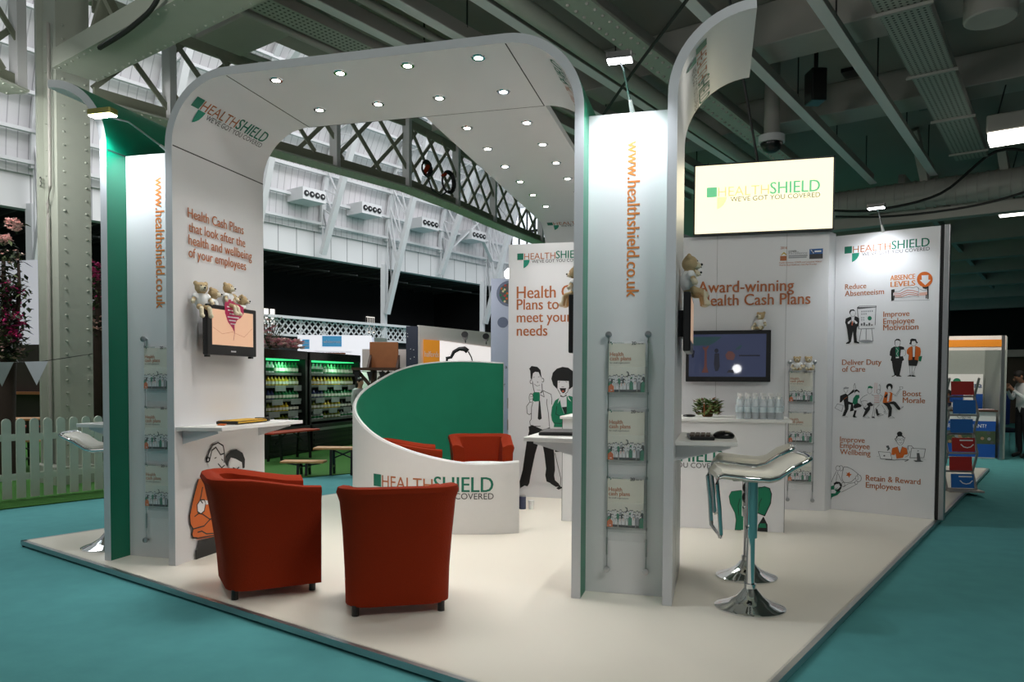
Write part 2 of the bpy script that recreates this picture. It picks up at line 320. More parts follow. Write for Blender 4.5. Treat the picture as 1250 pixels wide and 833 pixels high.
ARTS={
'sleeper':[('f','W',[(0.5539,2.2978),(0.603,2.2976),(0.6554,2.3332),(0.7167,2.3319),(0.76,2.3425),(0.7865,2.3146),(0.86,2.2837),(0.8607,2.2491),(0.7445,2.2496),(0.5593,2.2513)]),('f','P',[(0.7871,2.2808),(0.86,2.2837),(0.8607,2.2491),(0.7877,2.2517)]),('l','K',0.0036,[(0.5583,2.3034),(0.6117,2.3039),(0.6554,2.3332),(0.6947,2.3402),(0.7342,2.3307),(0.7643,2.3422),(0.7821,2.3178)]),('l','K',0.0027,[(0.5594,2.2483),(0.6395,2.2395),(0.7445,2.2496),(0.7879,2.2401)]),('l','T',0.0063,[(0.563,2.2904),(0.621,2.2837),(0.6821,2.3119),(0.7347,2.3035),(0.7784,2.2862)]),('l','T',0.0063,[(0.5633,2.2736),(0.6213,2.2651),(0.6825,2.2914),(0.7351,2.2822),(0.7788,2.2668)]),('l','T',0.0063,[(0.5636,2.2579),(0.6305,2.2498),(0.6917,2.2694),(0.7442,2.2622),(0.7834,2.254)]),('l','K',0.0026,[(0.7818,2.3342),(0.7808,2.2522)]),('f','K',[(0.5363,2.3265),(0.5667,2.3294),(0.569,2.3027),(0.555,2.2909),(0.5565,2.2121),(0.5386,2.2112)]),('f','K',[(0.5572,2.2661),(0.568,2.2655),(0.5653,2.2185),(0.5564,2.217)]),('f','K',[(0.8542,2.358),(0.8678,2.3618),(0.8708,2.213),(0.8605,2.2136)]),('f','K',[(0.846,2.2577),(0.8562,2.2571),(0.8536,2.2188),(0.845,2.2193)]),('f','K',[(0.8117,2.3418),(0.833,2.3528),(0.854,2.3676),(0.8698,2.3473),(0.8509,2.3102),(0.8208,2.319)]),('l','K',0.0026,[(0.7864,2.3175),(0.8255,2.2975),(0.8553,2.3051)]),('l','S',0.0036,[(0.5331,2.2125),(0.6754,2.21),(0.8786,2.2029)]),('f','O',[(0.9018,2.4024),(0.8989,2.3796),(0.8897,2.3595),(0.875,2.344),(0.8562,2.3347),(0.8351,2.3325),(0.8138,2.3376),(0.7944,2.3496),(0.7788,2.3674),(0.7685,2.3891),(0.7646,2.4127),(0.7676,2.4358),(0.777,2.456),(0.7919,2.4715),(0.8109,2.4806),(0.8321,2.4826),(0.8533,2.4772),(0.8725,2.465),(0.8879,2.4473),(0.898,2.4257)]),('f','W',[(0.8053,2.4482),(0.8652,2.4464),(0.8644,2.4023),(0.8858,2.3969),(0.839,2.3495),(0.7899,2.4041),(0.8079,2.4047)])],
'presenter':[('f','W',[(0.2287,2.1554),(0.398,2.1545),(0.3974,1.945),(0.242,1.9427)]),('l','D',0.0066,[(0.223,2.1608),(0.2402,1.9427)]),('l','D',0.0047,[(0.2402,1.9427),(0.3882,1.9434)]),('l','D',0.0055,[(0.398,2.1565),(0.394,1.9771)]),('f','D',[(0.2191,2.166),(0.2396,2.1801),(0.4013,2.1743),(0.4035,2.1562),(0.2402,2.1468),(0.2232,2.1497)]),('l','W',0.0066,[(0.2397,2.171),(0.3932,2.1678)]),('f','G',[(0.3613,2.0475),(0.3605,2.0407),(0.3579,2.0347),(0.3537,2.03),(0.3483,2.0271),(0.3423,2.0263),(0.3363,2.0276),(0.3308,2.031),(0.3264,2.0361),(0.3235,2.0423),(0.3224,2.0492),(0.3232,2.056),(0.3259,2.062),(0.3301,2.0667),(0.3355,2.0696),(0.3415,2.0704),(0.3475,2.069),(0.353,2.0657),(0.3574,2.0606),(0.3603,2.0543)]),('f','S',[(0.2612,2.1275),(0.2734,2.1279),(0.2736,2.1128),(0.2615,2.1124)]),('f','S',[(0.2809,2.1276),(0.293,2.1279),(0.2933,2.1128),(0.2811,2.1124)]),('f','S',[(0.3005,2.1276),(0.3126,2.128),(0.3128,2.1129),(0.3007,2.1125)]),('f','S',[(0.32,2.1276),(0.3321,2.128),(0.3323,2.1129),(0.3203,2.1125)]),('f','S',[(0.3395,2.1276),(0.3515,2.128),(0.3518,2.113),(0.3398,2.1126)]),('f','S',[(0.3589,2.1276),(0.3709,2.128),(0.3712,2.113),(0.3592,2.1126)]),('f','S',[(0.2617,2.1013),(0.2738,2.1017),(0.2741,2.0876),(0.2619,2.0872)]),('f','S',[(0.2813,2.1014),(0.2935,2.1018),(0.2937,2.0877),(0.2816,2.0873)]),('f','S',[(0.3009,2.1014),(0.313,2.1018),(0.3133,2.0878),(0.3012,2.0873)]),('f','S',[(0.2623,2.065),(0.2717,2.0646),(0.272,2.0504),(0.2626,2.0509)]),('f','S',[(0.2628,2.0428),(0.2721,2.0424),(0.2724,2.0283),(0.263,2.0287)]),('f','S',[(0.2811,2.0641),(0.2904,2.0637),(0.2907,2.0496),(0.2814,2.05)]),('f','S',[(0.2815,2.042),(0.2909,2.0416),(0.2911,2.0275),(0.2818,2.0279)]),('f','D',[(0.2598,1.9985),(0.2748,1.9989),(0.2752,1.9767),(0.2602,1.9753)]),('f','D',[(0.284,2.0076),(0.2989,2.008),(0.2995,1.9758),(0.2846,1.9744)]),('f','D',[(0.3087,1.9865),(0.3236,1.9869),(0.3238,1.9749),(0.3089,1.9734)]),('f','D',[(0.3326,2.0016),(0.3474,2.002),(0.3479,1.9739),(0.3331,1.9725)]),('f','D',[(0.357,1.9846),(0.3717,1.985),(0.372,1.973),(0.3572,1.9716)]),('l','D',0.0047,[(0.2647,1.9398),(0.2463,1.8111)]),('l','D',0.0046,[(0.3114,1.9402),(0.3115,1.8345)]),('l','D',0.0046,[(0.3633,1.9423),(0.3787,1.8126)]),('f','S',[(0.3768,1.8127),(0.3737,1.8084),(0.3646,1.8048),(0.3503,1.802),(0.3323,1.8005),(0.3121,1.8003),(0.2919,1.8015),(0.2736,1.804),(0.259,1.8075),(0.2496,1.8117),(0.2463,1.8161),(0.2494,1.8204),(0.2587,1.8241),(0.2732,1.8269),(0.2914,1.8284),(0.3116,1.8285),(0.3318,1.8273),(0.3499,1.8248),(0.3643,1.8213),(0.3736,1.8171)]),('f','W',[(0.2069,2.108),(0.2059,2.0962),(0.2026,2.0856),(0.1973,2.0773),(0.1906,2.0722),(0.183,2.0706),(0.1753,2.0729),(0.1683,2.0787),(0.1627,2.0875),(0.159,2.0984),(0.1575,2.1104),(0.1585,2.1223),(0.1618,2.1329),(0.1672,2.1411),(0.174,2.1463),(0.1816,2.1478),(0.1892,2.1455),(0.1962,2.1397),(0.2018,2.1309),(0.2055,2.12)]),('f','K',[(0.1458,2.1242),(0.1569,2.145),(0.1882,2.1474),(0.2028,2.1285),(0.1695,2.1332),(0.1556,2.1136),(0.1577,2.0982),(0.1481,2.1038)]),('l','K',0.0029,[(0.2007,2.133),(0.2044,2.1242),(0.2065,2.1142),(0.2069,2.1039),(0.2055,2.094),(0.2024,2.0851),(0.1979,2.078),(0.1923,2.0731),(0.1859,2.0708),(0.1793,2.0712),(0.1729,2.0744),(0.1672,2.0801),(0.1625,2.0878),(0.1593,2.0971)]),('f','K',[(0.1563,2.0729),(0.183,2.0666),(0.2085,2.0755),(0.2419,2.0538),(0.2445,2.0133),(0.2386,1.9782),(0.2229,1.9585),(0.2184,1.8929),(0.2255,1.8167),(0.2512,1.8008),(0.2448,1.7929),(0.1993,1.8022),(0.1856,1.9244),(0.1686,1.8131),(0.1518,1.7952),(0.1212,1.7919),(0.121,1.8021),(0.1466,1.8188),(0.128,1.9468),(0.1177,1.988),(0.1076,2.0139),(0.1136,2.0544)]),('f','W',[(0.1678,2.0693),(0.1991,2.0709),(0.188,2.0055),(0.1717,2.0112)]),('f','W',[(0.1334,2.0179),(0.1664,2.0419),(0.1648,2.0268),(0.1481,1.999),(0.1347,1.9995)]),('f','W',[(0.193,2.0408),(0.2257,2.0141),(0.2259,1.9989),(0.2099,1.9965),(0.1953,2.0204)]),('f','T',[(0.1743,2.0264),(0.1838,2.026),(0.1827,1.9803),(0.1694,1.9829)])],
'office_pair':[('f','W',[(0.6288,1.7891),(0.6278,1.7768),(0.6245,1.7657),(0.6192,1.757),(0.6124,1.7515),(0.6047,1.7497),(0.5969,1.7519),(0.5899,1.7577),(0.5842,1.7667),(0.5804,1.7779),(0.5789,1.7903),(0.5799,1.8027),(0.5832,1.8137),(0.5886,1.8224),(0.5955,1.8279),(0.6031,1.8297),(0.6109,1.8275),(0.6179,1.8216),(0.6236,1.8126),(0.6274,1.8014)]),('f','K',[(0.5773,1.7766),(0.5766,1.8145),(0.5938,1.8313),(0.6187,1.8306),(0.6315,1.8131),(0.6307,1.789),(0.6241,1.8098),(0.6003,1.8173),(0.5829,1.8109),(0.5823,1.7764)]),('l','K',0.0031,[(0.6288,1.7891),(0.6283,1.7795),(0.6263,1.7706),(0.6231,1.7628),(0.6187,1.7565),(0.6135,1.7521),(0.6077,1.75),(0.6017,1.7501),(0.5958,1.7525),(0.5904,1.7571),(0.5857,1.7636),(0.5821,1.7716),(0.5798,1.7807),(0.5789,1.7903)]),('f','K',[(0.5765,1.7559),(0.6016,1.7484),(0.6294,1.7581),(0.6637,1.7471),(0.6674,1.7161),(0.6563,1.6511),(0.6662,1.6201),(0.651,1.6065),(0.6401,1.531),(0.6288,1.469),(0.6497,1.4518),(0.6011,1.4538),(0.5946,1.4655),(0.5604,1.4496),(0.5584,1.4565),(0.582,1.469),(0.565,1.5383),(0.5555,1.6076),(0.5446,1.6146),(0.552,1.6561),(0.5342,1.6667),(0.5366,1.7048),(0.5485,1.7392)]),('f','G',[(0.586,1.7453),(0.6203,1.748),(0.6191,1.6482),(0.5911,1.6431)]),('f','W',[(0.591,1.65),(0.6197,1.6516),(0.6187,1.6379),(0.5912,1.6382)]),('l','W',0.0031,[(0.5924,1.7383),(0.6117,1.7103),(0.5966,1.683),(0.6128,1.6552)]),('f','W',[(0.6364,1.7202),(0.6704,1.7229),(0.6677,1.7024),(0.6832,1.6987),(0.6804,1.6816),(0.6747,1.6577),(0.6314,1.6549)]),('l','K',0.0024,[(0.6704,1.7229),(0.68,1.7022),(0.6776,1.668),(0.6655,1.6579)]),('f','W',[(0.7732,1.7854),(0.7722,1.776),(0.7689,1.7676),(0.7637,1.7609),(0.757,1.7567),(0.7495,1.7554),(0.7419,1.7571),(0.735,1.7616),(0.7294,1.7685),(0.7258,1.7771),(0.7244,1.7867),(0.7254,1.7961),(0.7287,1.8046),(0.734,1.8112),(0.7407,1.8154),(0.7482,1.8167),(0.7558,1.815),(0.7627,1.8105),(0.7682,1.8035),(0.7718,1.7949)]),('f','K',[(0.7092,1.7802),(0.7181,1.7971),(0.7176,1.821),(0.7327,1.8308),(0.7694,1.8243),(0.776,1.799),(0.7864,1.7919),(0.7794,1.7785),(0.7658,1.7924),(0.7606,1.8062),(0.7333,1.8035),(0.7296,1.7729),(0.7186,1.7711)]),('l','K',0.0024,[(0.7717,1.7802),(0.7701,1.7728),(0.7672,1.7663),(0.7631,1.761),(0.758,1.7574),(0.7524,1.7556),(0.7465,1.7557),(0.7408,1.7578),(0.7356,1.7617),(0.7312,1.7671),(0.728,1.7738),(0.7261,1.7813)]),('f','O',[(0.7281,1.7525),(0.7496,1.7486),(0.7707,1.7563),(0.8074,1.7371),(0.8142,1.6997),(0.809,1.6591),(0.7941,1.6458),(0.7918,1.6118),(0.7522,1.6157),(0.7033,1.6142),(0.7071,1.6675),(0.6896,1.6849),(0.689,1.7157),(0.7039,1.7393)]),('f','W',[(0.7404,1.7522),(0.7629,1.7517),(0.7607,1.6496),(0.7443,1.6478)]),('l','K',0.003,[(0.7374,1.7489),(0.7443,1.6478)]),('l','K',0.003,[(0.7647,1.7516),(0.7613,1.6496)]),('l','K',0.0024,[(0.7046,1.7051),(0.7084,1.6675),(0.7045,1.6162)]),('f','K',[(0.7045,1.6162),(0.7521,1.6225),(0.7936,1.6118),(0.7807,1.5575),(0.7092,1.5614)]),('f','K',[(0.7394,1.6465),(0.7638,1.6462),(0.7583,1.6156),(0.7431,1.6158)]),('f','G',[(0.7952,1.6525),(0.8272,1.6555),(0.8162,1.6014),(0.7949,1.6084)]),('l','K',0.0025,[(0.7154,1.558),(0.7245,1.469)]),('l','K',0.0024,[(0.7393,1.5578),(0.738,1.469)]),('l','K',0.0024,[(0.7716,1.5576),(0.7575,1.5031),(0.7582,1.469)]),('l','K',0.0024,[(0.7422,1.5032),(0.749,1.469)]),('f','K',[(0.6971,1.4567),(0.7184,1.4676),(0.7337,1.469),(0.7359,1.454)]),('f','K',[(0.738,1.469),(0.7582,1.4656),(0.7767,1.454),(0.7402,1.4526)])],
'dancing_colleagues':[('f','W',[(0.0463,1.1675),(0.1054,1.1493),(0.0898,1.0865),(0.0217,1.1222)]),('l','D',0.0034,[(0.0463,1.1675),(0.1054,1.1493),(0.0898,1.0865),(0.0217,1.1222),(0.0463,1.1675)]),('f','W',[(0.1466,1.3144),(0.1458,1.3057),(0.1431,1.2977),(0.1388,1.2914),(0.1333,1.2873),(0.1272,1.2858),(0.121,1.2871),(0.1153,1.2911),(0.1108,1.2973),(0.1078,1.3052),(0.1066,1.314),(0.1075,1.3228),(0.1102,1.3307),(0.1145,1.3371),(0.12,1.3412),(0.1261,1.3426),(0.1323,1.3413),(0.138,1.3373),(0.1425,1.3311),(0.1455,1.3232)]),('l','K',0.0025,[(0.1466,1.3144),(0.1458,1.3057),(0.1431,1.2977),(0.1388,1.2914),(0.1333,1.2873),(0.1272,1.2858),(0.121,1.2871),(0.1153,1.2911),(0.1108,1.2973),(0.1078,1.3052),(0.1066,1.314),(0.1075,1.3228),(0.1102,1.3307),(0.1145,1.3371),(0.12,1.3412),(0.1261,1.3426),(0.1323,1.3413),(0.138,1.3373),(0.1425,1.3311),(0.1455,1.3232)]),('f','S',[(0.1037,1.3362),(0.1536,1.3411),(0.1538,1.3278),(0.104,1.3202)]),('f','K',[(0.0717,1.2511),(0.1257,1.276),(0.1467,1.2612),(0.1954,1.315),(0.2077,1.3196),(0.2082,1.2931),(0.1511,1.2524),(0.1521,1.1948),(0.1979,1.1781),(0.2076,1.0987),(0.1706,1.0888),(0.1801,1.16),(0.1568,1.1639),(0.156,1.115),(0.1257,1.043),(0.0941,1.0349),(0.1203,1.1141),(0.106,1.2116),(0.0855,1.1845),(0.0688,1.1797)]),('f','W',[(0.0923,1.0402),(0.1508,1.0394),(0.1468,1.0304),(0.1051,1.0263)]),('l','K',0.0025,[(0.0924,1.033),(0.1509,1.0332)]),('l','K',0.0025,[(0.2052,1.3195),(0.2029,1.3548),(0.2106,1.3831),(0.2194,1.355),(0.2241,1.3215)]),('l','O',0.0042,[(0.1101,1.2162),(0.1388,1.2389)]),('f','W',[(0.2534,1.2849),(0.2527,1.2773),(0.2503,1.2704),(0.2464,1.2649),(0.2414,1.2613),(0.2359,1.26),(0.2303,1.2611),(0.2252,1.2645),(0.2211,1.2699),(0.2184,1.2768),(0.2174,1.2844),(0.2181,1.292),(0.2206,1.299),(0.2245,1.3045),(0.2294,1.308),(0.235,1.3093),(0.2406,1.3082),(0.2457,1.3047),(0.2497,1.2993),(0.2524,1.2925)]),('f','K',[(0.2126,1.2755),(0.2103,1.3108),(0.2323,1.3216),(0.2572,1.3026),(0.2616,1.2833),(0.2368,1.3005),(0.2205,1.2933)]),('f','G',[(0.2252,1.2625),(0.2579,1.263),(0.2609,1.2367),(0.2465,1.2188),(0.2431,1.1791),(0.2148,1.1564),(0.1938,1.178),(0.2012,1.2268)]),('f','K',[(0.2066,1.1562),(0.2431,1.1808),(0.2843,1.158),(0.2765,1.1403),(0.2154,1.1211),(0.2028,1.134)]),('f','K',[(0.2141,1.1033),(0.2363,1.1013),(0.2209,1.0461),(0.2401,1.0309),(0.2089,1.028),(0.1988,1.0383),(0.2081,1.0722)]),('f','W',[(0.376,1.3084),(0.3753,1.2982),(0.3726,1.2889),(0.3683,1.2815),(0.3628,1.2767),(0.3566,1.275),(0.3503,1.2766),(0.3446,1.2812),(0.34,1.2885),(0.337,1.2977),(0.3358,1.3079),(0.3366,1.3182),(0.3393,1.3275),(0.3436,1.3349),(0.3492,1.3397),(0.3554,1.3413),(0.3616,1.3398),(0.3673,1.3351),(0.3718,1.3279),(0.3749,1.3187)]),('l','K',0.0024,[(0.376,1.3084),(0.3753,1.2982),(0.3726,1.2889),(0.3683,1.2815),(0.3628,1.2767),(0.3566,1.275),(0.3503,1.2766),(0.3446,1.2812),(0.34,1.2885),(0.337,1.2977),(0.3358,1.3079),(0.3366,1.3182),(0.3393,1.3275),(0.3436,1.3349),(0.3492,1.3397),(0.3554,1.3413),(0.3616,1.3398),(0.3673,1.3351),(0.3718,1.3279),(0.3749,1.3187)]),('f','G',[(0.3378,1.3298),(0.3399,1.3517),(0.3615,1.358),(0.3858,1.3434),(0.3836,1.332),(0.3579,1.3344)]),('f','W',[(0.335,1.2686),(0.3752,1.2692),(0.3955,1.2521),(0.3596,1.2428),(0.3646,1.1905),(0.3286,1.1766),(0.2756,1.1886),(0.2709,1.2237),(0.3028,1.2549)]),('l','K',0.0032,[(0.335,1.2686),(0.2949,1.246),(0.271,1.2193),(0.2755,1.193),(0.3118,1.2069),(0.3363,1.1987)]),('l','K',0.0032,[(0.3752,1.2692),(0.3994,1.2565)]),('l','K',0.0024,[(0.2756,1.1886),(0.3051,1.1322),(0.3369,1.1637)]),('f','K',[(0.3302,1.174),(0.3646,1.1923),(0.3932,1.165),(0.3854,1.1517),(0.3653,1.1512),(0.362,1.1119),(0.3306,1.0672),(0.3068,1.0384),(0.2946,1.0397),(0.3101,1.0841),(0.3178,1.1063),(0.3012,1.1233),(0.301,1.1365),(0.3215,1.1239),(0.3453,1.1464)]),('l','K',0.0025,[(0.3069,1.0331),(0.3596,1.0288),(0.3391,1.0482)]),('l','T',0.0024,[(0.4049,1.3914),(0.4029,1.287)]),('l','T',0.0024,[(0.4209,1.3871),(0.4212,1.2873)]),('l','K',0.0024,[(0.4413,1.3569),(0.4489,1.3743),(0.4573,1.3527),(0.4542,1.3051)]),('f','W',[(0.4543,1.3008),(0.4537,1.2933),(0.4515,1.2865),(0.4481,1.281),(0.4438,1.2775),(0.4389,1.2763),(0.434,1.2774),(0.4295,1.2808),(0.4258,1.2861),(0.4235,1.2928),(0.4225,1.3003),(0.4232,1.3079),(0.4253,1.3147),(0.4287,1.3201),(0.4331,1.3236),(0.438,1.3248),(0.4429,1.3237),(0.4474,1.3203),(0.451,1.315),(0.4534,1.3082)]),('l','K',0.0024,[(0.4543,1.3008),(0.4537,1.2933),(0.4515,1.2865),(0.4481,1.281),(0.4438,1.2775),(0.4389,1.2763),(0.434,1.2774),(0.4295,1.2808),(0.4258,1.2861),(0.4235,1.2928),(0.4225,1.3003),(0.4232,1.3079),(0.4253,1.3147),(0.4287,1.3201),(0.4331,1.3236),(0.438,1.3248),(0.4429,1.3237),(0.4474,1.3203),(0.451,1.315),(0.4534,1.3082)]),('f','W',[(0.3992,1.2696),(0.4548,1.2748),(0.4722,1.1928),(0.401,1.1756)]),('l','T',0.004,[(0.401,1.2566),(0.4455,1.2616)]),('l','T',0.004,[(0.4014,1.2392),(0.4458,1.2443)]),('l','T',0.004,[(0.4017,1.2218),(0.4462,1.227)]),('l','T',0.004,[(0.402,1.2044),(0.4465,1.2096)]),('l','T',0.004,[(0.4023,1.187),(0.4468,1.1923)]),('l','K',0.0024,[(0.4549,1.2705),(0.479,1.2492),(0.4562,1.2012)]),('l','K',0.0024,[(0.3994,1.1739),(0.3943,1.104),(0.3834,1.0427)]),('l','K',0.0024,[(0.4489,1.1663),(0.4099,1.1219),(0.4036,1.0346)]),('l','K',0.0024,[(0.4727,1.1669),(0.5135,1.0902),(0.4936,1.1025)]),('f','K',[(0.381,1.0426),(0.4034,1.0433),(0.4133,1.028),(0.3812,1.0304)]),('f','K',[(0.4178,1.1308),(0.4339,1.1182),(0.4426,1.0794),(0.4626,1.0713),(0.4312,1.0512),(0.4187,1.083)]),('l','K',0.0024,[(0.4313,1.0486),(0.4904,1.0635),(0.4625,1.0756)]),('l','K',0.0024,[(0.4936,1.1025),(0.4996,1.0794),(0.5295,1.0768)]),('f','K',[(0.5695,1.3512),(0.5683,1.3411),(0.5642,1.332),(0.5578,1.3247),(0.5497,1.3199),(0.5405,1.3182),(0.5313,1.3197),(0.5229,1.3243),(0.5162,1.3314),(0.5118,1.3405),(0.5101,1.3506),(0.5114,1.3608),(0.5155,1.3699),(0.5219,1.3772),(0.5301,1.3819),(0.5393,1.3836),(0.5485,1.382),(0.5568,1.3775),(0.5635,1.3703),(0.5679,1.3612)]),('f','W',[(0.5543,1.3339),(0.5537,1.3267),(0.5519,1.3202),(0.5488,1.315),(0.545,1.3117),(0.5407,1.3105),(0.5363,1.3116),(0.5323,1.3148),(0.5291,1.3199),(0.527,1.3264),(0.5261,1.3336),(0.5267,1.3408),(0.5286,1.3473),(0.5316,1.3524),(0.5355,1.3558),(0.5398,1.3569),(0.5441,1.3558),(0.5481,1.3526),(0.5513,1.3475),(0.5534,1.341)]),('f','O',[(0.5016,1.3014),(0.5293,1.2888),(0.5526,1.2978),(0.5685,1.2851),(0.5622,1.2034),(0.5117,1.1851),(0.4801,1.1887),(0.4908,1.2494)]),('f','W',[(0.527,1.2888),(0.5489,1.2891),(0.5365,1.2028),(0.5193,1.1982)]),('f','K',[(0.4933,1.2451),(0.5178,1.28),(0.5274,1.2673),(0.5107,1.2368)]),('f','K',[(0.4802,1.1844),(0.5352,1.1899),(0.5817,1.2055),(0.6012,1.1956),(0.6448,1.1368),(0.6376,1.1152),(0.6181,1.1232),(0.5784,1.1737),(0.5471,1.1773),(0.5675,1.1347),(0.5612,1.0528),(0.5318,1.0389),(0.5383,1.1081),(0.5202,1.1508)]),('f','W',[(0.5573,1.0553),(0.5926,1.0393),(0.5538,1.0328)]),('l','K',0.0023,[(0.5342,1.0373),(0.5927,1.0358),(0.5651,1.0556)]),('l','K',0.0023,[(0.6436,1.1239),(0.6714,1.1528),(0.6508,1.1455)]),('l','K',0.0023,[(0.5685,1.2808),(0.596,1.2641),(0.6372,1.333),(0.6315,1.3501),(0.6599,1.352),(0.6602,1.3333),(0.6412,1.3246),(0.6077,1.26),(0.5884,1.2597)])],
'desk_worker':[('f','K',[(0.6658,0.8792),(0.6647,0.8718),(0.6614,0.8651),(0.656,0.8596),(0.6492,0.8559),(0.6417,0.8544),(0.634,0.8552),(0.6271,0.8582),(0.6215,0.8632),(0.6178,0.8696),(0.6165,0.8769),(0.6176,0.8843),(0.6209,0.8911),(0.6263,0.8966),(0.6331,0.9003),(0.6407,0.9018),(0.6484,0.9009),(0.6553,0.8979),(0.6608,0.8929),(0.6645,0.8865)]),('f','W',[(0.6071,0.8421),(0.6758,0.8534),(0.6857,0.825),(0.6678,0.7767),(0.6468,0.7624),(0.6251,0.777),(0.6101,0.8105)]),('f','K',[(0.6075,0.8263),(0.6117,0.8529),(0.6329,0.8645),(0.6661,0.865),(0.6782,0.8509),(0.677,0.8377),(0.6615,0.8553),(0.6237,0.8508),(0.6169,0.832)]),('l','K',0.0034,[(0.6098,0.8264),(0.6176,0.7951),(0.6348,0.767),(0.6562,0.7645),(0.6747,0.7876),(0.6848,0.8276)]),('l','K',0.0038,[(0.6102,0.8053),(0.5979,0.8258),(0.6097,0.8343)]),('l','K',0.0038,[(0.6834,0.8222),(0.6911,0.8421),(0.6783,0.8446)]),('l','D',0.0024,[(0.647,0.822),(0.6464,0.819),(0.6446,0.8162),(0.6417,0.814),(0.638,0.8125),(0.6339,0.8118),(0.6298,0.812),(0.6261,0.8132),(0.6231,0.8151),(0.6211,0.8177),(0.6204,0.8206),(0.621,0.8236),(0.6229,0.8263),(0.6258,0.8286),(0.6295,0.8301),(0.6336,0.8308),(0.6377,0.8305),(0.6414,0.8293),(0.6444,0.8274),(0.6463,0.8248)]),('l','D',0.0024,[(0.6754,0.8234),(0.6748,0.8204),(0.673,0.8177),(0.6701,0.8155),(0.6664,0.8139),(0.6624,0.8133),(0.6583,0.8135),(0.6545,0.8147),(0.6516,0.8166),(0.6496,0.8192),(0.6489,0.822),(0.6495,0.825),(0.6513,0.8277),(0.6542,0.83),(0.6579,0.8315),(0.662,0.8322),(0.6661,0.8319),(0.6698,0.8308),(0.6728,0.8288),(0.6747,0.8263)]),('l','K',0.0029,[(0.6367,0.7908),(0.6487,0.7836),(0.6627,0.7975)]),('f','W',[(0.6372,0.7645),(0.6633,0.7659),(0.6683,0.7504),(0.6459,0.6858),(0.6257,0.748)]),('f','O',[(0.5782,0.732),(0.6233,0.7478),(0.645,0.6831),(0.6683,0.7504),(0.7086,0.737),(0.7178,0.6798),(0.6935,0.6677),(0.6887,0.6727),(0.6752,0.6402),(0.6185,0.627),(0.6055,0.678),(0.5987,0.6617),(0.5699,0.6625),(0.5714,0.7077)]),('l','K',0.0029,[(0.6232,0.7505),(0.646,0.6805),(0.6673,0.753)]),('f','W',[(0.5699,0.6625),(0.5987,0.6617),(0.6065,0.6304),(0.5803,0.6234)]),('f','W',[(0.6888,0.6701),(0.7169,0.6771),(0.7151,0.6481),(0.6894,0.6385)]),('l','K',0.0028,[(0.6939,0.6467),(0.7195,0.6615),(0.7396,0.7126)]),('f','W',[(0.4491,0.6886),(0.5599,0.6847),(0.5756,0.6178),(0.4715,0.6161)]),('l','D',0.0044,[(0.4491,0.6886),(0.5599,0.6847),(0.5756,0.6178),(0.4715,0.6161),(0.4491,0.6886)]),('f','D',[(0.5137,0.6499),(0.5133,0.6476),(0.5121,0.6454),(0.5102,0.6436),(0.5078,0.6424),(0.5051,0.6419),(0.5024,0.6421),(0.4999,0.643),(0.498,0.6445),(0.4967,0.6465),(0.4962,0.6488),(0.4966,0.6511),(0.4978,0.6533),(0.4997,0.655),(0.5021,0.6563),(0.5048,0.6568),(0.5075,0.6566),(0.51,0.6557),(0.5119,0.6542),(0.5132,0.6522)]),('l','D',0.0058,[(0.5178,0.6112),(0.5997,0.6114),(0.666,0.6238),(0.7273,0.6227),(0.6948,0.6047)]),('f','D',[(0.52,0.7499),(0.5416,0.7581),(0.5567,0.7228),(0.5355,0.7003),(0.5256,0.7103)]),('f','W',[(0.5351,0.7215),(0.5347,0.7174),(0.5335,0.7136),(0.5317,0.7106),(0.5293,0.7085),(0.5266,0.7077),(0.5239,0.7082),(0.5215,0.71),(0.5195,0.7128),(0.5182,0.7164),(0.5177,0.7205),(0.518,0.7246),(0.5192,0.7284),(0.521,0.7315),(0.5234,0.7335),(0.5261,0.7343),(0.5288,0.7338),(0.5313,0.7321),(0.5332,0.7292),(0.5345,0.7256)]),('f','W',[(0.7177,0.7532),(0.748,0.7602),(0.7396,0.7126),(0.7213,0.6905)]),('l','D',0.0047,[(0.7206,0.7245),(0.7176,0.7611),(0.7479,0.7654),(0.7741,0.7355)]),('f','W',[(0.7508,0.7394),(0.8732,0.7403),(0.8612,0.6525),(0.7386,0.6444)]),('l','D',0.0046,[(0.7508,0.7394),(0.8732,0.7403),(0.8612,0.6525),(0.7386,0.6444),(0.7508,0.7394)]),('f','S',[(0.8185,0.7173),(0.8181,0.7154),(0.8168,0.7136),(0.8148,0.7121),(0.8123,0.711),(0.8094,0.7105),(0.8065,0.7107),(0.804,0.7114),(0.8019,0.7127),(0.8005,0.7143),(0.8,0.7162),(0.8005,0.7182),(0.8017,0.72),(0.8038,0.7215),(0.8063,0.7225),(0.8092,0.723),(0.812,0.7229),(0.8146,0.7222),(0.8167,0.7209),(0.818,0.7192)]),('f','D',[(0.7981,0.6953),(0.8212,0.6977),(0.8342,0.6247),(0.8597,0.6134),(0.7906,0.6071),(0.7694,0.6203),(0.8019,0.6225)]),('l','S',0.0025,[(0.4344,0.6378),(0.454,0.6391)]),('l','S',0.0023,[(0.8386,0.6354),(0.8799,0.6356)])],
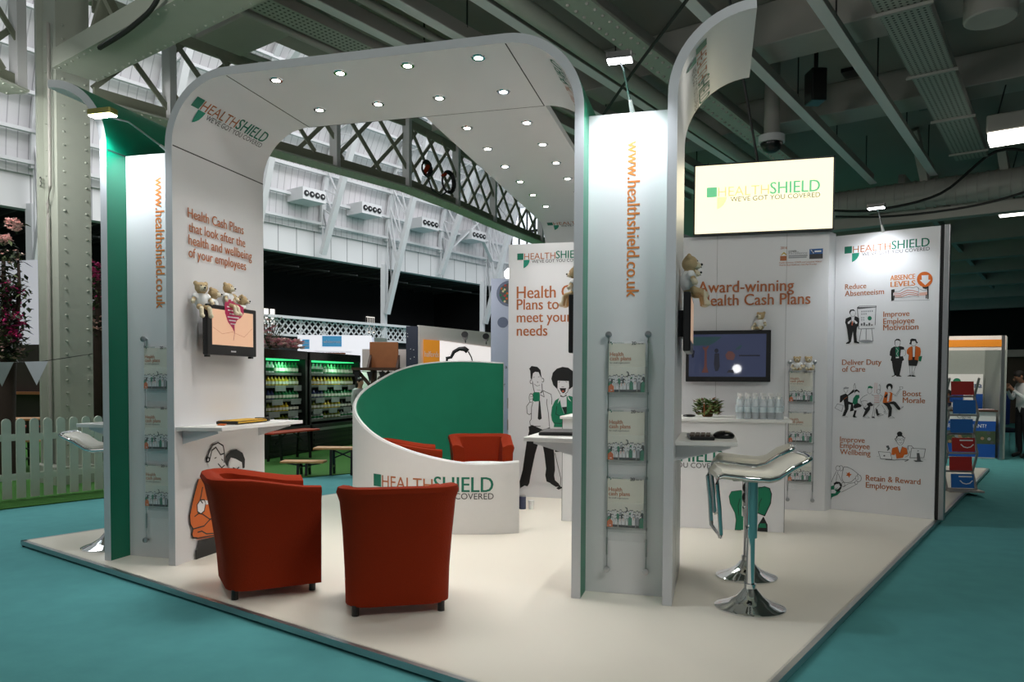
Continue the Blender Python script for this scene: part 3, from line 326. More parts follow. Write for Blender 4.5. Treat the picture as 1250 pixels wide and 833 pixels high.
'trophy_winner':[('f','W',[(0.1219,0.5089),(0.1972,0.4929),(0.2608,0.4486),(0.2334,0.3911),(0.1826,0.3499),(0.1423,0.3433),(0.1071,0.3651),(0.1059,0.4333)]),('l','K',0.0041,[(0.1219,0.5089),(0.1566,0.5084),(0.2088,0.4845),(0.2608,0.4455),(0.2389,0.4008),(0.194,0.3539),(0.1481,0.3426),(0.119,0.3506),(0.1037,0.3897),(0.1085,0.4459),(0.1219,0.5089)]),('f','O',[(0.1759,0.4604),(0.1838,0.4382),(0.2011,0.4346),(0.1841,0.421),(0.176,0.3968),(0.1652,0.4164),(0.1421,0.4164),(0.158,0.4343),(0.145,0.4488),(0.1647,0.4454)]),('f','W',[(0.0931,0.4944),(0.0921,0.4863),(0.0889,0.4788),(0.0839,0.4726),(0.0775,0.4684),(0.0703,0.4666),(0.063,0.4673),(0.0564,0.4706),(0.0512,0.4759),(0.0477,0.483),(0.0464,0.491),(0.0474,0.4991),(0.0506,0.5067),(0.0557,0.5128),(0.0621,0.517),(0.0693,0.5188),(0.0766,0.518),(0.0831,0.5148),(0.0884,0.5094),(0.0918,0.5024)]),('l','K',0.0035,[(0.0862,0.4908),(0.0852,0.4827),(0.0822,0.4752),(0.0774,0.469),(0.0713,0.4649),(0.0645,0.4631),(0.0576,0.4638),(0.0513,0.4671),(0.0463,0.4725),(0.043,0.4795),(0.0418,0.4875),(0.0427,0.4957),(0.0458,0.5032),(0.0506,0.5093),(0.0567,0.5135),(0.0636,0.5153),(0.0704,0.5145),(0.0767,0.5112),(0.0817,0.5058),(0.085,0.4988)]),('l','K',0.0035,[(0.0753,0.504),(0.0799,0.512),(0.0862,0.5173),(0.0935,0.5193),(0.1007,0.5176),(0.1069,0.5125),(0.1113,0.5046),(0.1134,0.4951),(0.1128,0.485),(0.1097,0.4758),(0.1045,0.4686),(0.0977,0.4643),(0.0904,0.4635),(0.0834,0.4664)]),('f','W',[(0.29,0.4019),(0.2889,0.3914),(0.2855,0.3817),(0.28,0.3738),(0.273,0.3684),(0.2651,0.3661),(0.2572,0.3671),(0.25,0.3713),(0.2442,0.3783),(0.2404,0.3874),(0.239,0.3977),(0.24,0.4082),(0.2435,0.4179),(0.249,0.4258),(0.256,0.4312),(0.2639,0.4335),(0.2718,0.4325),(0.279,0.4282),(0.2848,0.4213),(0.2886,0.4122)]),('l','K',0.004,[(0.2542,0.4336),(0.2615,0.4362),(0.2691,0.4363),(0.2763,0.4338),(0.2827,0.4289),(0.2878,0.4219),(0.2912,0.4133),(0.2928,0.4038),(0.2923,0.394),(0.2898,0.3846),(0.2856,0.3763),(0.2798,0.3697),(0.273,0.3651),(0.2655,0.3631),(0.258,0.3636),(0.2509,0.3668)]),('l','K',0.0034,[(0.2597,0.3534),(0.2591,0.348),(0.2572,0.3431),(0.2541,0.339),(0.2502,0.3362),(0.2458,0.335),(0.2414,0.3354),(0.2374,0.3375),(0.2342,0.3411),(0.232,0.3457),(0.2313,0.3509),(0.2319,0.3563),(0.2338,0.3613),(0.2369,0.3653),(0.2408,0.3681),(0.2452,0.3693),(0.2496,0.3689),(0.2536,0.3668),(0.2568,0.3632),(0.2589,0.3586)]),('l','K',0.0028,[(0.2645,0.4029),(0.2639,0.3962),(0.262,0.39),(0.2589,0.385),(0.255,0.3817),(0.2507,0.3802),(0.2463,0.3809),(0.2422,0.3836),(0.239,0.3881),(0.2369,0.394),(0.2361,0.4005),(0.2366,0.4072),(0.2385,0.4134),(0.2416,0.4184),(0.2455,0.4218),(0.2499,0.4232),(0.2543,0.4225),(0.2583,0.4197),(0.2615,0.4152),(0.2637,0.4094)]),('l','K',0.0035,[(0.0499,0.457),(0.0188,0.389),(0.002,0.3376)]),('l','K',0.0035,[(0.0646,0.455),(0.0538,0.4043),(0.0488,0.354)]),('l','K',0.0035,[(0.068,0.4303),(0.0984,0.3644),(0.1072,0.3558)]),('l','K',0.0034,[(0.234,0.3543),(0.1656,0.333),(0.1257,0.2985)]),('l','K',0.0034,[(0.2458,0.3338),(0.1665,0.2805),(0.1035,0.2406)]),('l','K',0.0035,[(0.1357,0.3242),(0.135,0.3168),(0.1328,0.3101),(0.1293,0.3046),(0.1249,0.3008),(0.1199,0.2992),(0.1148,0.2999),(0.1103,0.3029),(0.1066,0.3078),(0.1041,0.3141),(0.1032,0.3213),(0.1039,0.3287),(0.1061,0.3355),(0.1096,0.341),(0.114,0.3447),(0.119,0.3463),(0.1241,0.3456),(0.1287,0.3426),(0.1323,0.3377),(0.1348,0.3314)]),('f','G',[(-0.0019,0.2934),(0.032,0.3089),(0.0316,0.2651),(0.0651,0.2651),(0.0976,0.2462),(0.0632,0.2056),(0.0107,0.1787),(0.0006,0.1495)]),('f','K',[(0.0294,0.2899),(0.0258,0.3271),(0.049,0.3478),(0.0841,0.3458),(0.105,0.3215),(0.1027,0.284),(0.0886,0.2579),(0.0685,0.2373),(0.0507,0.2513),(0.0938,0.2956),(0.0786,0.3285),(0.0436,0.3162)]),('f','W',[(0.0867,0.2981),(0.0855,0.2894),(0.0817,0.2812),(0.0756,0.2745),(0.0678,0.2698),(0.0592,0.2676),(0.0505,0.2682),(0.0425,0.2715),(0.0362,0.2771),(0.0321,0.2846),(0.0305,0.2931),(0.0317,0.3019),(0.0356,0.3101),(0.0417,0.3169),(0.0495,0.3215),(0.0582,0.3237),(0.0669,0.323),(0.0748,0.3197),(0.0811,0.3141),(0.0852,0.3066)]),('l','K',0.0023,[(0.0867,0.2981),(0.0855,0.2894),(0.0817,0.2812),(0.0756,0.2745),(0.0678,0.2698),(0.0592,0.2676),(0.0505,0.2682),(0.0425,0.2715),(0.0362,0.2771),(0.0321,0.2846),(0.0305,0.2931),(0.0317,0.3019),(0.0356,0.3101),(0.0417,0.3169),(0.0495,0.3215),(0.0582,0.3237),(0.0669,0.323),(0.0748,0.3197),(0.0811,0.3141),(0.0852,0.3066)]),('l','K',0.003,[(0.0443,0.2788),(0.0561,0.2736),(0.0676,0.2871)]),('f','W',[(-0.0001,0.2572),(0.0317,0.262),(0.0508,0.2419),(0.0424,0.2224),(0.0006,0.2185)])],
'mug_drinker':[('f','W',[(0.2896,1.4847),(0.3781,1.49),(0.4046,1.4142),(0.4085,1.2825),(0.3796,1.2569),(0.3118,1.2614),(0.285,1.373)]),('f','K',[(0.2691,1.4135),(0.2633,1.505),(0.2506,1.5304),(0.2787,1.5609),(0.3465,1.5507),(0.3832,1.5153),(0.3994,1.4192),(0.3805,1.4495),(0.3625,1.49),(0.3208,1.4949),(0.2949,1.4746),(0.2848,1.4085)]),('l','K',0.0074,[(0.2902,1.3832),(0.3011,1.3121),(0.315,1.2594)]),('l','K',0.0073,[(0.4018,1.3584),(0.4065,1.2825),(0.3849,1.2499)]),('l','K',0.0062,[(0.2841,1.3607),(0.2776,1.3577),(0.271,1.3595),(0.2655,1.3656),(0.2624,1.3748),(0.2623,1.3851),(0.2653,1.3944),(0.2707,1.4005),(0.2774,1.4024),(0.2838,1.3994)]),('l','K',0.0062,[(0.4025,1.4182),(0.4089,1.4212),(0.4155,1.4195),(0.4209,1.4134),(0.424,1.4042),(0.424,1.3939),(0.4211,1.3847),(0.4158,1.3786),(0.4092,1.3768),(0.4027,1.3797)]),('l','K',0.0042,[(0.3113,1.3548),(0.3427,1.3307),(0.377,1.3411)]),('l','K',0.0042,[(0.2972,1.4289),(0.3139,1.434)]),('l','K',0.0042,[(0.3577,1.4342),(0.3764,1.4394)]),('l','K',0.0042,[(0.3455,1.3835),(0.3581,1.3754),(0.3477,1.3713)]),('l','K',0.0031,[(0.343,1.287),(0.3846,1.2843)]),('f','W',[(0.4107,1.2775),(0.5092,1.2379),(0.5232,1.1522),(0.4688,1.1009),(0.5015,0.8633),(0.4343,0.8365),(0.3508,0.8703),(0.2671,0.8788),(0.2615,0.9246),(0.2792,0.9555),(0.2815,1.0982),(0.2968,1.1494),(0.375,1.1605),(0.3798,1.2316)]),('l','K',0.0062,[(0.4085,1.2825),(0.5092,1.2379),(0.5199,1.1824),(0.5173,1.1218)]),('l','K',0.0062,[(0.4631,1.1818),(0.4582,1.1412),(0.4797,1.02),(0.4942,0.8632)]),('l','K',0.0062,[(0.2969,1.1443),(0.2815,1.0881),(0.2792,0.9504),(0.2615,0.9246),(0.267,0.8839),(0.309,0.8695),(0.3873,0.8711)]),('l','K',0.0063,[(0.2654,1.1541),(0.2238,1.0974),(0.2295,1.0159),(0.2558,1.001),(0.2746,1.0166)]),('l','K',0.0062,[(0.385,1.2316),(0.4298,1.2067),(0.4159,1.2724),(0.39,1.2519)]),('f','K',[(0.3677,1.1604),(0.3823,1.1606),(0.4023,0.9578),(0.3764,0.9421),(0.3555,0.9569)]),('f','G',[(0.2962,1.249),(0.3192,1.2614),(0.3744,1.2599),(0.3798,1.2265),(0.3781,1.1605),(0.323,1.1517),(0.2968,1.1646)]),('f','W',[(0.2987,1.1952),(0.2976,1.1788),(0.2945,1.164),(0.2894,1.1522),(0.2831,1.1446),(0.276,1.142),(0.2688,1.1445),(0.2624,1.1519),(0.2572,1.1636),(0.2538,1.1783),(0.2526,1.1947),(0.2536,1.211),(0.2568,1.2258),(0.2619,1.2376),(0.2682,1.2452),(0.2753,1.2478),(0.2825,1.2453),(0.2889,1.2378),(0.2941,1.2262),(0.2974,1.2115)]),('l','K',0.0052,[(0.2987,1.1952),(0.2976,1.1788),(0.2945,1.164),(0.2894,1.1522),(0.2831,1.1446),(0.276,1.142),(0.2688,1.1445),(0.2624,1.1519),(0.2572,1.1636),(0.2538,1.1783),(0.2526,1.1947),(0.2536,1.211),(0.2568,1.2258),(0.2619,1.2376),(0.2682,1.2452),(0.2753,1.2478),(0.2825,1.2453),(0.2889,1.2378),(0.2941,1.2262),(0.2974,1.2115)]),('l','K',0.0042,[(0.2629,1.2304),(0.2942,1.2358)]),('l','K',0.0042,[(0.263,1.2049),(0.2944,1.2104)]),('l','K',0.0042,[(0.2653,1.1795),(0.2966,1.185)]),('f','K',[(0.2483,0.8631),(0.2932,0.8824),(0.4135,0.831),(0.4963,0.8602),(0.5047,0.8431),(0.5121,0.818),(0.5338,0.6715),(0.5521,0.5554),(0.5617,0.373),(0.5518,0.3117),(0.5625,0.2562),(0.604,0.2224),(0.6248,0.1877),(0.5733,0.1805),(0.5214,0.2088),(0.4642,0.2371),(0.4481,0.3078),(0.458,0.3846),(0.4361,0.5519),(0.4039,0.7138),(0.3747,0.7131),(0.3267,0.5485),(0.2757,0.3013),(0.2605,0.2084),(0.2397,0.1716),(0.2027,0.1804),(0.1501,0.1422),(0.1443,0.2243),(0.1806,0.3593),(0.2059,0.5448),(0.2312,0.7196),(0.2549,0.8122)]),('f','W',[(0.4642,0.2371),(0.5162,0.2188),(0.4955,0.2078),(0.4696,0.2118)]),('f','W',[(0.1553,0.1506),(0.2027,0.1773),(0.166,0.1428)]),('l','K',0.0062,[(0.5603,0.5658),(0.6293,0.2842),(0.6248,0.1928)]),('f','K',[(0.5786,0.1654),(0.6145,0.1923),(0.6475,0.1815),(0.6455,0.1683),(0.6045,0.1493)])],
'afro_woman':[('f','W',[(0.5854,1.3898),(0.7234,1.3905),(0.719,1.3052),(0.6787,1.2345),(0.6173,1.2339),(0.5861,1.2941)]),('f','K',[(0.6406,1.5508),(0.707,1.5408),(0.7684,1.4958),(0.7993,1.4259),(0.7797,1.3457),(0.719,1.2952),(0.7132,1.3904),(0.5854,1.3948),(0.584,1.2941),(0.5343,1.3441),(0.5111,1.4146),(0.5282,1.4853),(0.5741,1.5307)]),('l','K',0.0061,[(0.5861,1.2941),(0.6173,1.239),(0.6583,1.2293),(0.6989,1.2649),(0.7169,1.3152)]),('f','K',[(0.6085,1.3094),(0.6832,1.3099),(0.6734,1.2646),(0.6479,1.2493),(0.6221,1.2742)]),('f','T',[(0.662,1.2746),(0.6614,1.2715),(0.6594,1.2687),(0.6562,1.2664),(0.6522,1.2649),(0.6478,1.2644),(0.6434,1.2649),(0.6394,1.2663),(0.6362,1.2685),(0.6341,1.2712),(0.6334,1.2743),(0.6341,1.2775),(0.6361,1.2803),(0.6392,1.2825),(0.6432,1.284),(0.6477,1.2845),(0.6521,1.2841),(0.6561,1.2827),(0.6593,1.2805),(0.6613,1.2777)]),('l','K',0.0041,[(0.5978,1.3747),(0.6142,1.3849)]),('l','K',0.0041,[(0.6776,1.3852),(0.693,1.3753)]),('l','K',0.0041,[(0.632,1.3246),(0.6576,1.3248)]),('f','W',[(0.6121,1.2389),(0.6889,1.2397),(0.6921,1.0838),(0.6593,1.0934),(0.6332,1.1535)]),('f','K',[(0.6153,1.2319),(0.6533,1.2142),(0.6889,1.2397),(0.691,1.2246),(0.6533,1.2061),(0.6174,1.2138)]),('f','G',[(0.6073,1.1986),(0.5561,1.1677),(0.5206,1.0915),(0.5109,1.0003),(0.5216,0.9397),(0.5477,0.8997),(0.5428,0.8642),(0.7631,0.8638),(0.8134,0.9251),(0.8113,1.1958),(0.7196,1.2249),(0.6891,1.2145),(0.6925,1.0235),(0.665,1.0129),(0.6285,1.1031),(0.6125,1.1835)]),('f','K',[(0.6368,1.0931),(0.692,1.0989),(0.6925,1.0235),(0.6681,1.013)]),('f','W',[(0.6071,1.2237),(0.6177,1.1836),(0.5872,1.1328),(0.6022,1.1935)]),('f','W',[(0.694,1.2347),(0.7456,1.1549),(0.7097,1.1846)]),('l','K',0.0061,[(0.5772,1.1024),(0.5675,1.0113),(0.619,0.992)]),('l','K',0.0062,[(0.5476,0.9099),(0.6196,0.9062),(0.6657,0.9223)]),('f','K',[(0.5595,0.6874),(0.7643,0.7029),(0.7652,0.5871),(0.5602,0.581)])],
'green_figure':[('l','K',0.0081,[(1.6441,0.4126),(1.5624,0.3984),(1.5425,0.3546),(1.5537,0.2906),(1.5959,0.2068),(1.607,0.143),(1.598,0.0512),(1.6491,0.0541)]),('f','G',[(1.6441,0.4126),(1.5624,0.3984),(1.5425,0.3546),(1.5537,0.2906),(1.5959,0.2068),(1.607,0.143),(1.598,0.0512),(1.7811,0.0616),(1.7889,0.2167),(1.8497,0.1932),(1.8981,0.307),(1.9048,0.3921),(1.886,0.4442),(1.8457,0.4553),(1.7955,0.451),(1.7052,0.4046)]),('l','K',0.0081,[(1.7906,0.4402),(1.8457,0.4553),(1.888,0.4422),(1.9048,0.3921),(1.8981,0.307),(1.8497,0.1932),(1.7889,0.2167)]),('l','K',0.005,[(1.8222,0.3481),(1.8027,0.3025),(1.7936,0.2382)]),('l','K',0.0051,[(1.6349,0.3373),(1.6205,0.2724),(1.6289,0.1871)]),('f','K',[(1.8397,0.1873),(1.8759,0.1149),(1.8769,0.049),(1.7893,0.0514),(1.7955,0.1104)]),('f','G',[(1.8105,0.1219),(1.8587,0.1246),(1.8663,0.0846),(1.7959,0.0838)])],
'hugging_couple':[('f','W',[(0.3418,0.775),(0.3553,0.8217),(0.4119,0.8891),(0.4786,0.9056),(0.5462,0.8719),(0.5552,0.8029),(0.5545,0.7408),(0.6331,0.6319),(0.3998,0.6601)]),('l','K',0.011,[(0.3362,0.766),(0.3646,0.8268),(0.4119,0.8866),(0.4786,0.902),(0.5403,0.8723),(0.5554,0.8153),(0.5506,0.7412)]),('l','K',0.0112,[(0.3731,0.7718),(0.402,0.8475),(0.4495,0.8677),(0.4873,0.8277),(0.5064,0.805),(0.5455,0.81)]),('l','K',0.0112,[(0.3714,0.7804),(0.3705,0.7753),(0.3681,0.7708),(0.3644,0.7675),(0.3597,0.7656),(0.3546,0.7653),(0.3494,0.7667),(0.3449,0.7695),(0.3413,0.7736),(0.339,0.7785),(0.3382,0.7838),(0.3391,0.7889),(0.3415,0.7933),(0.3452,0.7966),(0.3498,0.7986),(0.355,0.7989),(0.3601,0.7976),(0.3647,0.7947),(0.3683,0.7906),(0.3706,0.7857)]),('l','K',0.0076,[(0.4352,0.7837),(0.4542,0.7879)]),('l','K',0.0078,[(0.5196,0.7692),(0.535,0.7552)]),('l','K',0.0096,[(0.4766,0.7367),(0.5188,0.7013),(0.5542,0.716)]),('f','W',[(0.783,0.6977),(0.7784,0.6751),(0.7656,0.6557),(0.7459,0.6415),(0.7214,0.6339),(0.6945,0.6335),(0.6679,0.6402),(0.6442,0.6534),(0.6256,0.6717),(0.6138,0.6934),(0.6099,0.7163),(0.6143,0.7383),(0.6265,0.7573),(0.6455,0.7716),(0.6694,0.7797),(0.6961,0.7807),(0.7229,0.7745),(0.7472,0.7616),(0.7666,0.7432),(0.7789,0.7212)]),('f','K',[(0.5584,0.7404),(0.5748,0.7886),(0.6353,0.8267),(0.707,0.8305),(0.7904,0.7936),(0.8219,0.7389),(0.8168,0.6681),(0.789,0.6648),(0.779,0.7174),(0.6958,0.754),(0.6347,0.7702),(0.6041,0.7357),(0.5936,0.693)]),('l','K',0.0102,[(0.6642,0.6851),(0.7052,0.6678),(0.7407,0.6805)]),('f','O',[(0.2355,0.6445),(0.3998,0.6661),(0.6331,0.6319),(0.7991,0.6119),(0.8847,0.523),(0.9046,0.3228),(0.8373,0.1641),(0.7936,0.0945),(0.4892,0.1683),(0.2209,0.1959),(0.2122,0.2094),(0.1635,0.2333),(0.1746,0.2839),(0.144,0.3305),(0.1414,0.3892),(0.172,0.4891)]),('l','K',0.0125,[(0.239,0.6441),(0.1774,0.5),(0.1414,0.3892),(0.1474,0.324),(0.1781,0.2832),(0.1637,0.245),(0.1773,0.2188),(0.2211,0.2076)]),('l','K',0.0104,[(0.1781,0.2832),(0.3028,0.2834),(0.377,0.3241),(0.4428,0.3063)]),('l','K',0.0106,[(0.2122,0.2059),(0.3568,0.1947),(0.6482,0.1619)]),('l','K',0.0106,[(0.2305,0.2495),(0.2752,0.2492),(0.3294,0.2182),(0.4415,0.1999)]),('l','K',0.0109,[(0.2883,0.5783),(0.2602,0.4873)]),('l','K',0.0088,[(0.1967,0.3737),(0.2411,0.3896),(0.2858,0.3761),(0.3769,0.318)]),('f','W',[(0.2602,0.4873),(0.3053,0.4828),(0.3232,0.4537),(0.3042,0.3968),(0.2679,0.3815),(0.2289,0.4035),(0.2242,0.4574)]),('l','K',0.009,[(0.2602,0.4873),(0.3053,0.4828),(0.3232,0.4537),(0.3042,0.3968),(0.2679,0.3815),(0.2289,0.4035),(0.2242,0.4574),(0.2602,0.4873)]),('f','W',[(0.3143,0.479),(0.3601,0.466),(0.3691,0.4404),(0.3267,0.4411)]),('l','K',0.009,[(0.2655,0.4805),(0.2869,0.4594)]),('f','K',[(0.2261,0.1853),(0.4508,0.1784),(0.6482,0.1619),(0.8368,0.1119),(0.8574,0.0028),(0.4875,0.0263),(0.2013,0.043),(0.197,0.1206),(0.22,0.1215)])]}
TEXTS=[
('rp', 'Reduce', 0.1005, 2.3575, 0.2031, 0.0428, 'R', 1),
('rp', 'Absenteeism', 0.0998, 2.2875, 0.3705, 0.0428, 'R', 1),
('rp', 'ABSENCE', 0.5265, 2.4183, 0.2215, 0.0512, 'O', 2),
('rp', 'LEVELS', 0.5304, 2.3532, 0.219, 0.0533, 'O', 2),
('rp', 'Improve', 0.4692, 2.0556, 0.2356, 0.0417, 'R', 1),
('rp', 'Employee', 0.4697, 1.9843, 0.28, 0.0417, 'R', 1),
('rp', 'Motivation', 0.4701, 1.9198, 0.3173, 0.0418, 'R', 1),
('rp', 'Deliver Duty', 0.0853, 1.5734, 0.3754, 0.0479, 'R', 1),
('rp', 'of Care', 0.0866, 1.5027, 0.2216, 0.0479, 'R', 1),
('rp', 'Boost', 0.6618, 1.258, 0.1626, 0.0443, 'R', 1),
('rp', 'Morale', 0.663, 1.1906, 0.1964, 0.0444, 'R', 1),
('rp', 'Improve', 0.0796, 0.7693, 0.2382, 0.0473, 'R', 1),
('rp', 'Employee', 0.0808, 0.7067, 0.2848, 0.0473, 'R', 1),
('rp', 'Wellbeing', 0.0819, 0.6386, 0.2929, 0.0473, 'R', 1),
('rp', 'Retain & Reward', 0.337, 0.3839, 0.4982, 0.0465, 'R', 1),
('rp', 'Employees', 0.3382, 0.3094, 0.3194, 0.0465, 'R', 1),
('lw', 'Health Cash Plans', 0.1507, 2.5716, 0.6713, 0.0611, 'R', 1),
('lw', 'that look after the', 0.1583, 2.4707, 0.6847, 0.0612, 'R', 1),
('lw', 'health and wellbeing', 0.1569, 2.3773, 0.7755, 0.0613, 'R', 1),
('lw', 'of your employees', 0.1556, 2.2854, 0.6968, 0.0613, 'R', 1),
('mw', 'Health Cash', 0.1003, 2.3368, 0.8637, 0.1173, 'R', 1),
('mw', 'Plans to', 0.101, 2.2062, 0.4899, 0.1173, 'R', 1),
('mw', 'meet your', 0.1018, 2.0626, 0.6409, 0.1175, 'R', 1),
('mw', 'needs', 0.1027, 1.908, 0.3571, 0.1176, 'R', 1),
('bw', 'Award-winning', 2.1038, 2.3442, 0.97, 0.1009, 'R', 1),
('bw', 'Health Cash Plans', 2.1311, 2.2041, 1.105, 0.1053, 'R', 1)]
# ================================================================== SETTING
mb = MB(); mb.add([H(-14, 40), H(-14, -16), H(75, -16), H(75, 40)], [(0, 1, 2, 3)])
struct(mb, 'floor', CARPET, 'teal carpet of the exhibition hall aisles', loc=(0, 0, 0))
mb = MB(); g = [(-6, 9.05), (3, 9.05), (5, 9.0), (6.3, 8.85), (7.2, 8.6), (7.6, 8.5), (30, 8.5), (30, 36), (-6, 36)]
mb.prism([H(u, v, .004) for u, v in g], (0, 0, .008))
struct(mb, 'floor_turf', TURF, 'bright green artificial grass of the garden cafe area', loc=(0, 0, .004))
# gallery soffit over the stand
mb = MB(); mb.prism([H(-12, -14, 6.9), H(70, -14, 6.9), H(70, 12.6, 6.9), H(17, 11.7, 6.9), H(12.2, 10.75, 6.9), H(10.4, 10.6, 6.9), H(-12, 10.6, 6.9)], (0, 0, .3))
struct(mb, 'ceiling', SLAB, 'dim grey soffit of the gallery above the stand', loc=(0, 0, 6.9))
# far walls closing the dim part under the gallery
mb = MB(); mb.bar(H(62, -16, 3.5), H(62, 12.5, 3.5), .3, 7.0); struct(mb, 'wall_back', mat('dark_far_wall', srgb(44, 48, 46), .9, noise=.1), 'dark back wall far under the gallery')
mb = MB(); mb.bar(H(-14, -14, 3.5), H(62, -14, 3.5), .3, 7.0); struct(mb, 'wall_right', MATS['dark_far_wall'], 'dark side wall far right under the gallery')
# main hall barrel vault: axis along u, centre v=VC, radius RV
VC, ZC, RV = 24.6, 10.6, 13.6
ROOF = stripes('corrugated_white_roof', srgb(206, 204, 206), srgb(168, 166, 170), 2.2, 0, .7, width=.10)
U0, U1 = -6.0, 51.0
mb = MB(); N = 14; A1 = 58
for i in range(N):
    a0, a1 = R_(A1*i/N), R_(A1*(i+1)/N)
    mb.add([H(U0, VC+RV*cos(a0), ZC+RV*sin(a0)), H(U1, VC+RV*cos(a0), ZC+RV*sin(a0)), H(U1, VC+RV*cos(a1), ZC+RV*sin(a1)), H(U0, VC+RV*cos(a1), ZC+RV*sin(a1))], [(0, 1, 2, 3)])
o = struct(mb, 'ceiling_vault', ROOF, 'white corrugated barrel roof of the main hall')
uvl = o.data.uv_layers.new(name='uv')
for p in o.data.polygons:
    for li in p.loop_indices:
        q = o.data.vertices[o.data.loops[li].vertex_index].co+o.location; uvl.data[li].uv = (q.x*UX+q.y*UY, 0)
# glazed skylight band above the boarding (daylit sky behind glass)
SKYG = mat('daylit_skylight_glass', (.86, .93, 1.0), .2, emit=1.5)
mb = MB(); N = 8
for i in range(N):
    a0, a1 = R_(58+44*i/N), R_(58+44*(i+1)/N)
    mb.add([H(U0, VC+RV*cos(a0), ZC+RV*sin(a0)), H(U1, VC+RV*cos(a0), ZC+RV*sin(a0)), H(U1, VC+RV*cos(a1), ZC+RV*sin(a1)), H(U0, VC+RV*cos(a1), ZC+RV*sin(a1))], [(0, 1, 2, 3)])
struct(mb, 'window_1', SKYG, 'bright glazed skylight along the crown of the hall roof')
mb = MB()
for k in range(int((U1-U0)/1.8)+1):
    for a in range(58, 102, 6):
        a0, a1 = R_(a), R_(a+6); r = RV-.15; u = U0+1.8*k
        mb.bar(H(u, VC+r*cos(a0), ZC+r*sin(a0)), H(u, VC+r*cos(a1), ZC+r*sin(a1)), .12, .12)
struct(mb, 'trim_1', IRON2, 'glazing bars of the roof skylight')
# end wall with tall windows
mb = MB()
def pa(z0, z1, v0, v1, d=0): return [H(U1+d, v0, z0), H(U1+d, v1, z0), H(U1+d, v1, z1), H(U1+d, v0, z1)]
mb.prism(pa(6.2, 17.5, 30, 38), H(.1, 0, 0)); struct(mb, 'window_2', mat('daylit_end_glass', (.9, .95, 1.0), .2, emit=.9), 'tall bright end window of the main hall')
mb = MB()
for k in range(11): mb.bar(H(U1-.15, 30+.8*k, 6.2), H(U1-.15, 30+.8*k, 17.5), .12, .12)
for z in (6.2, 9.9, 13.6, 17.5): mb.bar(H(U1-.15, 30, z), H(U1-.15, 38, z), .14, .2)
struct(mb, 'trim_2', DKMET, 'dark mullions of the end window')
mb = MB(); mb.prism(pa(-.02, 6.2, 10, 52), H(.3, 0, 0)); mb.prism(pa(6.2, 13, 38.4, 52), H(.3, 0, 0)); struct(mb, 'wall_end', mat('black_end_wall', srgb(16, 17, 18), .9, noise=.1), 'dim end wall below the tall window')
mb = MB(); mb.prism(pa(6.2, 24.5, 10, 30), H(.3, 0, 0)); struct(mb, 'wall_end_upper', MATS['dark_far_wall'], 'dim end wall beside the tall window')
# fascia boards above the far gallery
FASC = stripes('white_fascia_boards', srgb(214, 213, 214), srgb(150, 150, 152), 1, 0, .6, width=.05)
mb = MB(); mb.add([H(U0, 38.35, 9.05), H(U1, 38.35, 9.05), H(U1, 38.35, 10.7), H(U0, 38.35, 10.7)], [(0, 1, 2, 3)])
mb.add([H(U0, 38.35, 9.05), H(U1, 38.35, 9.05), H(U1, 38.9, 9.05), H(U0, 38.9, 9.05)], [(0, 1, 2, 3)])
o = struct(mb, 'trim_3', FASC, 'white boarded fascia above the far gallery')
uvl = o.data.uv_layers.new(name='uv')
for p in o.data.polygons:
    for li in p.loop_indices:
        q = o.data.vertices[o.data.loops[li].vertex_index].co+o.location; uvl.data[li].uv = ((q.x*UX+q.y*UY)*.75, 0)
# dark far gallery
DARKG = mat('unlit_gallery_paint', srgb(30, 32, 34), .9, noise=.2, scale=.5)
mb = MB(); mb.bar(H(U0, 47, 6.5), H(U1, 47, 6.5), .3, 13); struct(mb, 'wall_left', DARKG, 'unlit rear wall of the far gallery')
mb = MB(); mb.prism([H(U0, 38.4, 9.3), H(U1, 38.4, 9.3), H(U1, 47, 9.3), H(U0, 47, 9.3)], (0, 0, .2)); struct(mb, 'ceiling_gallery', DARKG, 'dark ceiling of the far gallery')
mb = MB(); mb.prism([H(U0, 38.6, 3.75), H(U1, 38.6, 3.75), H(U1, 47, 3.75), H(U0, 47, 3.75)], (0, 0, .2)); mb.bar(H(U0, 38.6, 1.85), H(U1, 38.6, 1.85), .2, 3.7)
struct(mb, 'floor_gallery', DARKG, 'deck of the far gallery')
mb = MB()
for k in range(52):
    u = U0+1.2*k; mb.bar(H(u, 38.8, 9.15), H(u, 46.5, 9.15), .1, .18)
    if k % 2 == 0:
        mb.bar(H(u, 39, 8.4), H(u+1.2, 43, 9.0), .07, .07); mb.bar(H(u+2.4, 39, 8.4), H(u+1.2, 43, 9.0), .07, .07)
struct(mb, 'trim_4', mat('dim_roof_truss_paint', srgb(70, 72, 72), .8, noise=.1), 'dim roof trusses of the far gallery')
ORD = ['first', 'second', 'third', 'fourth', 'fifth', 'sixth', 'seventh', 'eighth', 'ninth', 'tenth', 'eleventh', 'twelfth', 'thirteenth', 'fourteenth', 'fifteenth', 'sixteenth']
